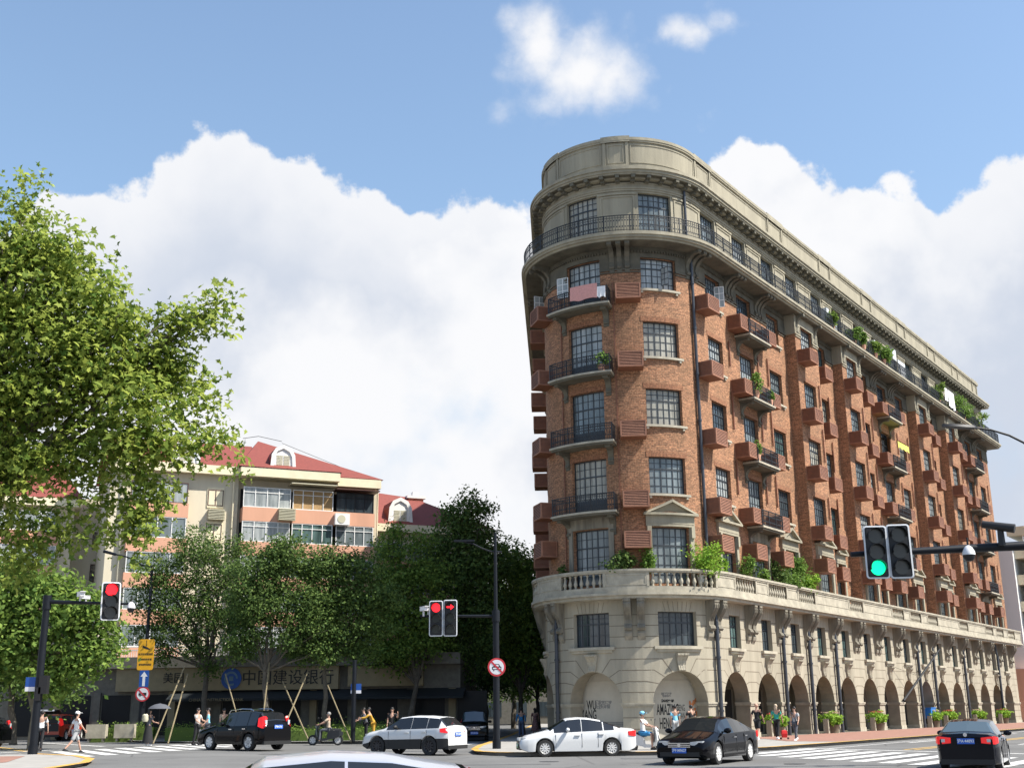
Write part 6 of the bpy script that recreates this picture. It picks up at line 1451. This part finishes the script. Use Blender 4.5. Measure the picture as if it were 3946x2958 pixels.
    q.build('hair', hair, root, True)
    if hat: q = MB(); q.ellipsoid(tuple(hd + V3((-.01, 0, .045))), (.112, .105, .09), 12, 8); q.box(hd.x + .06, hd.x + .18, -.07, .07, hd.z + .045, hd.z + .06); q.build('cap', hat, root, True)
    root.location = (loc[0], loc[1], loc[2] - low * s) if not sit else loc
    return root
def gp_(X, Y, z):
    d = img_ray(X, Y); t = (z - CAM_H) / d.z; return (d.x * t, d.y * t, z)
W_ = ((.35, .15, .3), (-.35, .15, .2))
person('man in white T-shirt, grey shorts and pale cap striding over the left crossing', gp_(160, 1625, .03), radians(40), 'c_white', 'c_grey', shorts=True, hat='c_white', stride=.42, arms=((-.45, .2, .15), (.45, .2, .25)), shoes='c_black')
person('man in white shirt and dark trousers standing behind the left signal mast', gp_(84, 1622, .05), radians(100), 'c_white', 'c_black', stride=.15, arms=((.05, .3, .1), (.05, .3, .1)))
u = person('woman with yellow backpack and long dark skirt holding a parasol', gp_(318, 1609, .1), radians(50), 'c_dgrey', 'c_black', skirt=.12, arms=((.5, .2, 1.6), (.3, .1, 1.0)), long_hair=True, shoes='c_white')
q = MB(); q.lathe([(.12, 0), (.17, .12), (.15, .32), (.08, .38)], 10, (-.22, 0, 1.12)); q.build('backpack', 'louvre_cream', u, True)
P0 = Vector(u.location); um = empty('parasol', 'grey-blue folding parasol held open over the woman with the backpack', 'parasol', loc=(P0.x + .45, P0.y + .3, P0.z + 1.25))
q = MB(); q.lathe([(.62, .62), (.5, .74), (.3, .84), (.02, .9)], 14, caps=False); q.build('canopy', 'c_dgrey', um, True); q = MB(); q.tube([(0, 0, 0), (0, 0, .95)], .012, 6); q.build('shaft', 'iron', um)
person('woman in pale patterned blouse and dark trousers before the black off-roader', gp_(424, 1608, .12), radians(-20), 'c_print', 'c_black', stride=.12, arms=((.4, .15, .9), (.3, .15, .8)), long_hair=True)
person('woman in light blue top half hidden by the bonnet of the black off-roader', gp_(447, 1606, .12), radians(200), 'c_sky', 'c_dgrey', arms=((.2, .12, .6), (.1, .12, .4)))
person('person in beige top seen just over the bonnet of the black off-roader', gp_(481, 1600, .12), radians(-60), 'c_beige', 'c_dgrey')
person('person in mustard yellow raincoat bending behind the white crossover', gp_(806, 1603, .06), radians(190), 'c_yellow', 'c_yellow', sleeve='long', lean=.45, arms=((.9, .1, .6), (.8, .1, .6)))
person('dark clothed person beside the one in the mustard raincoat', gp_(790, 1602, .06), radians(200), 'c_dgrey', 'c_black', sleeve='long', lean=.25, arms=((.5, .1, .8), (.6, .1, .8)))
person('person in black top raising a hand behind the white crossover', gp_(846, 1602, .06), radians(-95), 'c_black', 'c_black', arms=((.6, .5, 1.9), (.1, .12, .2)))
person('person in bright blue jacket with back to the camera left of the white saloon', gp_(1126, 1592, 0), radians(95), 'c_blue', 'c_denim', sleeve='long', stride=.15, arms=((.1, .3, .2), (.1, .3, .2)))
person('woman in dark patterned dress beside the blue jacketed person', gp_(1156, 1588, 0), radians(100), 'c_pattern', 'c_pattern', skirt=.3, long_hair=True, arms=((.1, .1, .2), (.3, .3, .5)))
person('man in loose light blue shirt standing before the second nose arch', gp_(1461, 1600, 0), radians(95), 'c_sky', 'c_grey', arms=((.05, .1, .15), (.05, .15, .2)), hair='hair')
person('person in black T-shirt with back turned before the lettered arch panel', gp_(1496, 1599, 0), radians(110), 'c_black', 'c_dgrey', arms=((.3, .25, .5), (.1, .1, .2)))
person('dark silhouetted woman standing inside the first side arch', (WF(1.5, -1.6, 0)[0], WF(1.5, -1.6, 0)[1], .02), radians(170), 'c_black', 'c_black', skirt=.4, long_hair=True, arms=((.3, .1, 1.0), (.2, .1, .9)))
person('balding man in black T-shirt and black shorts walking away along the arcade', gp_(1638, 1596, .006), radians(62), 'c_black', 'c_black', shorts=True, stride=.3, hair='skin', arms=((-.3, .25, .2), (.35, .25, .25)), shoes='c_white', s=1.1)
person('woman in teal T-shirt and black leggings walking away beside a red trolley', gp_(1680, 1595, .006), radians(60), 'c_teal', 'c_black', stride=.2, long_hair=True, arms=((-.2, .2, .15), (.2, .25, .25)), shoes='c_white', hair='c_beige')
m_ = person('man in grey shirt with diagonal strap walking towards the camera', gp_(1720, 1598, .006), radians(-125), 'c_grey', 'c_dgrey', stride=.35, arms=((.3, .25, .35), (-.3, .25, .2)), shoes='c_white', s=1.0)
q = MB(); q.tube([(.02, -.15, 1.42), (.14, 0, 1.25), (.12, .12, 1.02), (-.02, .17, .92), (-.14, 0, 1.15), (0, -.15, 1.42)], .014, 5); q.box(-.02, .12, .15, .22, .82, 1.0); q.build('shoulder_bag', 'c_black', m_)
r_ = person('rider with short grey hair and beige shirt astride the electric scooter', (-10.25, 66.49, ZG(-10.2, 66.5) - .02), atan2(.06, -1), 'c_beige', 'c_dgrey', sit=True, hair='hair_grey', arms=((.9, .2, .3), (.9, .2, .3)), s=1.1, group='scooter riders')
r2 = person('rider in blue peaked helmet and white shirt on the white scooter', (5.45, 52.36, ZG(5.5, 52.3) - .02), atan2(-.36, .93), 'c_white', 'c_blue', sit=True, shorts=True, hat='c_sky', arms=((.8, .15, .5), (.8, .15, .5)), s=1.08, group='scooter riders')
# ================================================================ masts, signals, signs, lamps
MT['mast'] = mat('mast_black', (.007, .009, .013), .5, noise_amt=.2, spec=.25); MT['sig_black'] = mat('signal_black', (.010, .010, .011), .55); MT['sig_white'] = mat('signal_border', (.62, .63, .64), .5); MT['lens_off'] = mat('lens_off', (.045, .048, .045), .2)
MT['lit_red'] = mat('lit_red', (.6, .01, .01), .4, emit=((1, .012, .02), 1.6)); MT['lit_green'] = mat('lit_green', (0, .6, .3), .4, emit=((.0, .80, .30), 1.1)); MT['sign_red'] = mat('sign_red', (.50, .03, .04), .5); MT['sign_yellow'] = mat('sign_yellow', (.72, .36, .01), .5, noise_amt=.08)
MT['signw'] = mat('sign_white', (.68, .68, .70), .5); MT['camw'] = mat('camera_white', (.7, .7, .7), .4)
def rrect(w, h, r, n=4):
    P = []
    for cx_, cz_, a0 in ((w / 2 - r, h / 2 - r, 0), (-w / 2 + r, h / 2 - r, 90), (-w / 2 + r, -h / 2 + r, 180), (w / 2 - r, -h / 2 + r, 270)):
        P += [(cx_ + r * cos(radians(a0 + 90 * i / n)), cz_ + r * sin(radians(a0 + 90 * i / n))) for i in range(n + 1)]
    return P
def plate(mb, w, h, r, y0, y1, m=0, x=0, z=0): p = rrect(w, h, r); mb.rings([[(x + a, y, z + b) for a, b in p] for y in (y1, y0)], m)
def disc(mb, r, y0, y1, x=0, z=0, m=0, n=24): mb.rings([[(x + r * cos(2 * pi * i / n), y, z + r * sin(2 * pi * i / n)) for i in range(n)] for y in (y1, y0)], m)
def signal_head(parent, pos, yaw, w, h, lit, arrow=False, roll=0.0):
    """front faces local -y"""
    m = Matrix.Translation(pos) @ Matrix.Rotation(yaw, 4, 'Z') @ Matrix.Rotation(roll, 4, 'Y')
    q = MB(); plate(q, w, h, w * .14, -.02, .02, 0); p = rrect(w, h, w * .14); pi_ = rrect(w * .86, h * .945, w * .09); k = len(p)
    V = [(a, -.024, b) for a, b in p] + [(a, -.034, b) for a, b in pi_]; q.add(V, [(i, (i + 1) % k, (i + 1) % k + k, i + k) for i in range(k)], 1)
    q.box(-w * .36, w * .36, -.03, .22, -h * .44, h * .44, 0); sh = q.build('signal_head', ['sig_black', 'sig_white'], parent, mtx=m)
    R = w * .31
    for i, zc in enumerate((h * .30, 0, -h * .30)):
        q = MB(); on = (i == lit)
        if on and arrow:
            disc(q, R, -.05, -.03, 0, zc, 1); a = R * .85
            V = [(x, -.056, zc + z) for x, z in ((-a, -.22 * a), (.05 * a, -.22 * a), (.05 * a, -.75 * a), (a, 0), (.05 * a, .75 * a), (.05 * a, .22 * a), (-a, .22 * a))]; q.add(V, [tuple(range(7))], 0)
            q.build('lens', ['lit_red', 'sig_black'], sh)
        else: disc(q, R, -.055, -.03, 0, zc); q.build('lens', ('lit_red' if lit == 0 else 'lit_green') if on else 'lens_off', sh, False)
        q = MB(); n = 12; ri = [[(R * 1.08 * k_ * cos(pi * (.0 + j / n) * 1.16 - .25), y, zc + R * 1.08 * k_ * sin(pi * (j / n) * 1.16 - .25)) for j in range(n + 1)] for y, k_ in ((-.03, 1), (-.03 - R * 1.1, 1.0), (-.03 - R * 1.1, .97), (-.03, .97))]
        q.rings(ri, closed=False, caps=False); q.build('hood', 'sig_black', sh)
    return sh
def camera_dome(parent, p, s=1.0):
    q = MB(); q.tube([(p[0], p[1], p[2] + .55 * s), (p[0], p[1], p[2] + .25 * s)], .03 * s, 6, 1); q.lathe([(.05 * s, .3 * s), (.12 * s, .24 * s), (.19 * s, .10 * s), (.2 * s, 0)], 14, p, m=0); q.lathe([(.185 * s, 0), (.17 * s, -.1 * s), (.10 * s, -.19 * s), (.02, -.21 * s)], 14, p, m=1)
    return q.build('dome_camera', ['camw', 'sig_black'], parent, True)
def camera_box(parent, p, yaw=0, s=1.0, m='camw'):
    q = MB(); q.box(-.09 * s, .09 * s, -.3 * s, .2 * s, -.07 * s, .09 * s); q.box(-.11 * s, .11 * s, -.38 * s, .2 * s, .09 * s, .11 * s); q.box(-.03 * s, .03 * s, -.03 * s, .03 * s, -.3 * s, -.07 * s); return q.build('traffic_camera', m, parent, mtx=Matrix.Translation(p) @ Matrix.Rotation(yaw, 4, 'Z'))
# middle mast
YM = 56.3; base = gp_(1073, 1616, 0); mm = empty('traffic_signal_mast', 'tall black mast in the middle with two red signals, lamp arm and no-cars sign', 'traffic light', loc=base)
def rel(X, Y, yy, b): p = at(X, Y, yy); return (p.x - b[0], p.y - b[1], p.z - b[2])
q = MB(); zt = rel(1070, 1150, YM, base)[2]; zj = rel(1072, 1330, YM, base)[2]; q.tube([(0, 0, 0), (0, 0, zj + .3)], [.16, .15], 14); q.tube([(0, 0, zj + .3), (0, 0, zt)], [.09, .07], 12); q.tube([(0, 0, 0), (0, 0, .35)], .2, 14); q.tube([(0, 0, zj - .25), (0, 0, zj + .25)], .19, 14); q.build('pole', 'mast', mm, True)
q = MB(); e = rel(908, 1330, YM, base); q.tube([(0, 0, zj), (e[0] * .5, 0, zj + .02), (e[0], 0, e[2])], [.075, .06, .05], 10); q.build('arm', 'mast', mm, True)
q = MB(); A_ = [rel(x, y, YM, base) for x, y in ((1084, 1191), (1072, 1191), (1058, 1190), (1042, 1184), (1022, 1174), (1000, 1169), (985, 1168))]; q.tube(A_, [.03, .045, .045, .04, .04, .04, .05], 8); q.box(A_[-1][0] - .1, A_[-1][0] + .9, -.09, .09, A_[-1][2] - .04, A_[-1][2] + .05); q.build('lamp_arm', 'mast', mm, True)
signal_head(mm, rel(942, 1335, YM - .25, base), radians(-4), .66, 1.66, 0); signal_head(mm, rel(973, 1334, YM - .25, base), radians(-4), .66, 1.70, 0, True)
camera_box(mm, rel(915, 1315, YM - .1, base), .5, 1.1); camera_box(mm, rel(925, 1317, YM - .1, base), -.3, .7)
def round_sign(parent, c, R, yaw=0, kind='car'):
    m = Matrix.Translation(c) @ Matrix.Rotation(yaw, 4, 'Z'); q = MB(); disc(q, R, -.015, .015, m=0, n=32); disc(q, R * .8, -.02, -.014, m=1, n=32)
    if kind == 'car':
        P_ = [(-.52, -.28), (-.52, .02), (-.38, .08), (-.26, .34), (.26, .34), (.38, .08), (.52, .02), (.52, -.28)]; q.add([(x * R, -.024, z * R) for x, z in P_], [tuple(range(8))], 2); q.add([(x * R, -.026, z * R) for x, z in ((-.26, .08), (.26, .08), (.18, .26), (-.18, .26))], [(0, 1, 2, 3)], 1); q.add([(x * R, -.026, z * R) for x, z in ((-.42, -.2), (.42, -.2), (.42, -.06), (-.42, -.06))], [(0, 1, 2, 3)], 1)
        for x in (-.38, .26): q.add([((x + a) * R, -.024, b * R) for a, b in ((0, -.42), (.12, -.42), (.12, -.28), (0, -.28))], [(0, 1, 2, 3)], 2)
    else:
        for a, b, c_, d in ((-.55, -.1, -.2, .12), (-.1, -.1, .55, .18), (-.55, -.2, .55, -.1), (-.4, -.32, -.22, -.2), (.22, -.32, .4, -.2)): q.add([(x * R, -.024, z * R) for x, z in ((a, b), (c_, b), (c_, d), (a, d))], [(0, 1, 2, 3)], 2)
    w = .07; q.add([(x * R, -.03, z * R) for x, z in ((-.58 - w, .58 - w), (.58 - w, -.58 - w), (.58 + w, -.58 + w), (-.58 + w, .58 + w))], [(0, 1, 2, 3)], 0)
    return q.build('sign', ['sign_red', 'signw', 'black'], parent, mtx=m)
round_sign(mm, rel(1073, 1440, YM - .35, base), .42)
# left mast
YL = 51.0; base = gp_(70, 1628, .14); YL = base[1]; ml = empty('traffic_signal_mast', 'black mast at the left corner carrying one red signal turned aside', 'traffic light', loc=base)
zt = rel(103, 1285, YL, base)[2]; q = MB(); q.tube([(0, 0, 0), (0, 0, zt)], [.17, .14], 14); q.tube([(0, 0, zt - .6), (0, 0, zt)], .18, 14); q.tube([(0, 0, 0), (0, 0, .35)], .2, 14); q.build('pole', 'mast', ml, True)
q = MB(); a = rel(103, 1299, YL, base); e = rel(288, 1304, YL, base); q.tube([(0, 0, a[2]), (e[0] * .5, 0, (a[2] + e[2]) / 2), (e[0], 0, e[2])], [.1, .07, .045], 10); q.build('arm', 'mast', ml, True)
signal_head(ml, rel(239, 1298, YL - .25, base), radians(28), .80, 1.62, 0, roll=radians(-1.5))
camera_dome(ml, rel(283, 1313, YL - .1, base), .9); camera_box(ml, rel(174, 1284, YL, base), .6, 1.1); camera_box(ml, rel(186, 1290, YL, base), -.6, .8)
for X, Y, w, h in ((97, 1478, .35, .75), (86, 1498, .2, .55)):
    c = rel(X, Y, YL + .05, base); q = MB(); q.box(c[0] - w / 2, c[0] + w / 2, -.18, .12, c[2] - h / 2, c[2] + h / 2); q.build('pedestrian_signal', 'sig_black', ml)
c = rel(68, 1472, YL - .1, base); q = MB(); q.box(c[0] - .28, c[0] + .28, -.03, .0, c[2] - .2, c[2] + .2, 0); q.box(c[0] - .28, c[0] + .28, -.03, .0, c[2] - .38, c[2] - .2, 1); q.build('street_name_sign', ['sign_blue', 'signw'], ml)
# yellow camera-sign pole
base = gp_(302, 1597, .12); YY = base[1]; my = empty('street_lamp', 'black street lamp with yellow camera warning, blue arrow and red ringed no-truck sign', 'street lamp', loc=base)
zt = rel(320, 1222, YY, base)[2]; q = MB(); q.tube([(0, 0, 0), (0, 0, zt * .55)], [.22, .19], 12); q.tube([(0, 0, zt * .55), (0, 0, zt)], [.12, .08], 10); q.build('pole', 'mast', my, True)
q = MB(); A_ = [rel(x, y, YY, base) for x, y in ((320, 1224), (306, 1220), (290, 1208), (270, 1201), (250, 1197))]; A_[0] = (0, 0, A_[0][2]); q.tube(A_, [.06, .06, .05, .05, .05], 8); e = A_[-1]; q.tube([e, rel(224, 1190, YY, base)], [.09, .11], 8); q.build('lamp_arm', 'mast', my, True)
def sign_c(X, Y, d=.3): return rel(X, Y, YY - d, base)
c = sign_c(315, 1413); q = MB(); plate(q, 1.07, 2.02, .12, -.02, .02); sy = q.build('sign', 'sign_yellow', my, mtx=Matrix.Translation(c))
q = MB(); q.add([(x, -.026, z) for x, z in ((-.26, .48), (-.22, .60), (.12, .46), (.30, .34), (.22, .32), (.02, .36), (-.2, .44))], [tuple(range(7))]); q.add([(x, -.026, z) for x, z in ((-.02, .55), (.02, .55), (.02, .95), (-.02, .95))], [(0, 1, 2, 3)]); q.build('camera_pictogram', 'black', sy)
for i, (t, z) in enumerate((('前方违法监控区', .02), ('逆向机动车道', -.32), ('非法停车抓拍', -.66))): text_obj('lettering', t, .145, 'black', sy, frame_mtx((0, -.024, z), (1, 0, 0), (0, -1, 0), (0, 0, 1)) @ Matrix.Rotation(pi / 2, 4, 'X'), depth=.002, bold=.004, sx=.98)
c = sign_c(311, 1465); q = MB(); plate(q, .62, 1.08, .05, -.02, .02); sb_ = q.build('sign', 'sign_blue', my, mtx=Matrix.Translation(c))
q = MB(); q.add([(x, -.026, z) for x, z in ((-.09, -.48), (.09, -.48), (.09, .14), (.24, .14), (0, .46), (-.24, .14), (-.09, .14))], [tuple(range(7))]); q.build('arrow', 'signw', sb_)
round_sign(my, sign_c(308, 1498), .48, 0, 'truck')
# plain pole with street name plate in front of the bank
base = gp_(762, 1600, .12); mp = empty('sign_post', 'slim dark post with a small blue street name plate before the blank fascia', 'sign post', loc=base); q = MB(); q.tube([(0, 0, 0), (0, 0, rel(763, 1425, base[1], base)[2])], [.14, .12], 10); q.build('pole', 'mast', mp, True)
c = rel(768, 1488, base[1] - .2, base); q = MB(); q.box(c[0] - .3, c[0] + .3, -.03, 0, c[2] - .05, c[2] + .32, 0); q.box(c[0] - .3, c[0] + .3, -.03, 0, c[2] - .22, c[2] - .05, 1); q.build('street_name_plate', ['sign_blue', 'signw'], mp)
# right mast arm, its pole stands outside the view
YR = 37.5; base = (22.0, 36.5, ZG(22, 36.5)); mr = empty('traffic_signal_mast', 'thick black mast arm reaching in from the right with a green signal and cameras', 'traffic light', loc=base)
a = rel(1838, 1197, YR, base); b = rel(2212, 1178, YR, base); zt = b[2] + .15; q = MB(); q.tube([(0, 0, 0), (0, 0, zt + .5)], [.22, .17], 14); q.build('pole', 'mast', mr, True)
q = MB(); q.tube([(0, 0, zt), b, a], [.17, .15, .085], 12); q.build('arm', 'mast', mr, True)
signal_head(mr, rel(1893, 1192, YR - .3, base), radians(-5), .74, 1.68, 2, roll=radians(.4)); signal_head(mr, rel(1943.5, 1190, YR - .3, base), radians(-5), .74, 1.72, -1, roll=radians(-.4))
camera_dome(mr, rel(2093, 1198, YR - .25, base), 1.0); q = MB(); e1, e2 = rel(2122, 1132, YR, base), rel(2192, 1141, YR - .5, base); q.tube([e1, e2], [.12, .145], 12); k = rel(2165, 1178, YR - .2, base); q.tube([k, (k[0], k[1], k[2] + .62)], [.12, .1], 8); q.build('enforcement_camera', 'sig_black', mr, True)
# street lamp head reaching in from the right
base = (13.6, 30.5, ZG(13.6, 30.5)); lr = empty('street_lamp', 'dark street lamp arm curving in at the right edge below the cornice', 'street lamp', loc=(15.5, 30, ZG(15.5, 30))); base = tuple(lr.location)
A_ = [rel(x, y, 28, base) for x, y in ((2240, 985), (2212, 956), (2180, 940), (2140, 928), (2108, 924))]; q = MB(); q.tube([(0, 0, 0), (0, 0, A_[0][2])], [.12, .09], 10); q.build('pole', 'mast', lr, True)
q = MB(); q.tube([(0, 0, A_[0][2])] + A_, [.045, .035, .03, .03, .028, .028], 8); q.build('lamp_arm', 'mast', lr, True)
e1, e2 = rel(2108, 924, 28, base), rel(2036, 920, 28, base); q = MB(); q.rings([[(e1[0] + (e2[0] - e1[0]) * t, e1[1] + sy * w, e1[2] + (e2[2] - e1[2]) * t + z) for sy, z in ((-1, -.02), (1, -.02), (.7, .05), (-.7, .05))] for t, w in ((0, .05), (.1, .12), (.8, .13), (1, .06))]); q.build('lamp_head', 'mast', lr, True)
# flag pole leaning out over the arcade
fp = empty('flag_pole', 'bare black flag pole leaning out from the arcade between two arches', 'flag pole', loc=WF(36.9, .1, 2.1)); b = Vector(fp.location)
def on_o(X, Y, o):
    d = img_ray(X, Y); n = Vector((cos(-TH), sin(-TH), 0)); p0 = Vector(WF(5, o, 0)); c0 = Vector((0, 0, CAM_H)); t = (p0 - c0).dot(n) / d.dot(n); return c0 + d * t
q = MB(); e = on_o(2030, 1401, 2.0) - b; st = on_o(1952, 1512, .15) - b; q.tube([st, e], [.11, .06], 8); q.build('pole', 'iron', fp, True)
q = MB(); m_1 = st.lerp(e, .45)
for X in (1925, 1950): q.tube([m_1, on_o(X, 1437, .05) - b], .02, 5)
q.build('stay', 'stone_worn', fp)
# hydrant-like red trolley
p = gp_(1695, 1596, .006); ht = empty('shopping_trolley', 'small red wheeled trolley pulled by the woman in teal', 'trolley', loc=p)
q = MB(); q.rings([[(x, y, z) for x, y in ((-w, -w), (w, -w), (w, w), (-w, w))] for w, z in ((.12, .1), (.15, .3), (.13, .45), (.07, .5))]); q.build('bag', 'c_red', ht); q = MB(); q.lathe([(.06, -.02), (.06, .02)], 10, (.2, 0, .06), 'y'); q.lathe([(.06, -.02), (.06, .02)], 10, (-.2, 0, .06), 'y'); q.tube([(-.1, .1, .5), (-.15, .25, .95)], .012, 5); q.build('wheel', 'tyre', ht)
# ---- washing and cabinets on the balconies
def cloth(lab, s0, s1, o, z0, z1, m, seed=0, name='laundry', group='washing on the balconies'):
    rg = random.Random(seed); q = MB(WF); n = 7; k = 4; V = []
    for j in range(k + 1):
        for i in range(n + 1):
            t = j / k; V.append((s0 + (s1 - s0) * i / n, o + .05 * sin(i * 1.9 + seed) * t + .01, z1 + (z0 - z1) * t + .06 * sin(i * 1.3 + seed) * t))
    q.add(V, [(j * (n + 1) + i, j * (n + 1) + i + 1, (j + 1) * (n + 1) + i + 1, (j + 1) * (n + 1) + i) for j in range(k) for i in range(n)])
    return tag(q.build(name, m, smooth=True), lab, 'laundry', group)
cloth('pink sheet hanging on the top nose balcony', -9.2, -7.6, .92, 26.2, 27.15, 'c_pink', 1); cloth('white cloth beside the pink sheet on the nose balcony', -7.6, -7.15, .92, 26.2, 26.9, 'c_white', 2)
for i, (s, w, z, m, lab) in enumerate(((51.4, 1.0, 31.0, 'c_white', 'leftmost white towel on the far gallery rail'), (52.6, 1.3, 30.6, 'c_white', 'long white sheet on the far gallery rail'), (53.9, .7, 30.5, 'c_white', 'right white shirt on the far gallery rail'))): cloth(lab, s, s + w, 1.2, z, 32.3, m, 5 + i)
q = MB(WF); n = 6
MT['awn_yellow'] = mat('awning_yellow', (.62, .58, .10), .7)
V = []
for i in range(n + 1):
    s = 34.2 + 3.0 * i / n; V += [(s, BO + .05, 24.75), (s, BO + 1.5, 23.7), (s, BO + 1.52, 23.1 + .12 * (i % 2))]
q.add(V, [(i * 3 + j, i * 3 + 3 + j, i * 3 + 4 + j, i * 3 + 1 + j) for i in range(n) for j in (0, 1)]); tag(q.build('awning', 'awn_yellow'), 'yellow fabric awning over the middle side balcony', 'awning')
MT['cabinet'] = mat('cabinet', (.50, .52, .53), .6, noise_amt=.05)
for i, (s, w, z0, z1, o0, lab) in enumerate(((21.9, .5, 30.4, 32.6, -.2, 'narrow white cabinet left on the gallery'), (23.5, .5, 30.4, 32.3, -.2, 'second narrow white cabinet on the gallery'), (33.0, 1.2, 31.6, 32.7, -.1, 'small pale cabinet on the gallery left of the big screen'), (38.4, 1.0, 32.3, 33.3, -.2, 'boxy air conditioner condenser under the cornice'), (39.6, 2.0, 30.5, 32.5, .3, 'large pale grey screen panel standing on the gallery'), (66.5, .6, 30.5, 32.2, .2, 'narrow white panel near the far end of the gallery'))):
    q = FB(); q.box(s, s + w, o0, o0 + .5 if i != 4 else o0 + .08, z0, z1); q.box(s + .06, s + w - .06, o0 - .02, o0 + .0, z0 + .08, z1 - .08); tag(q.build('cabinet', 'cabinet'), lab, 'cabinet', 'cabinets on the gallery')
print('objects', len(bpy.data.objects))
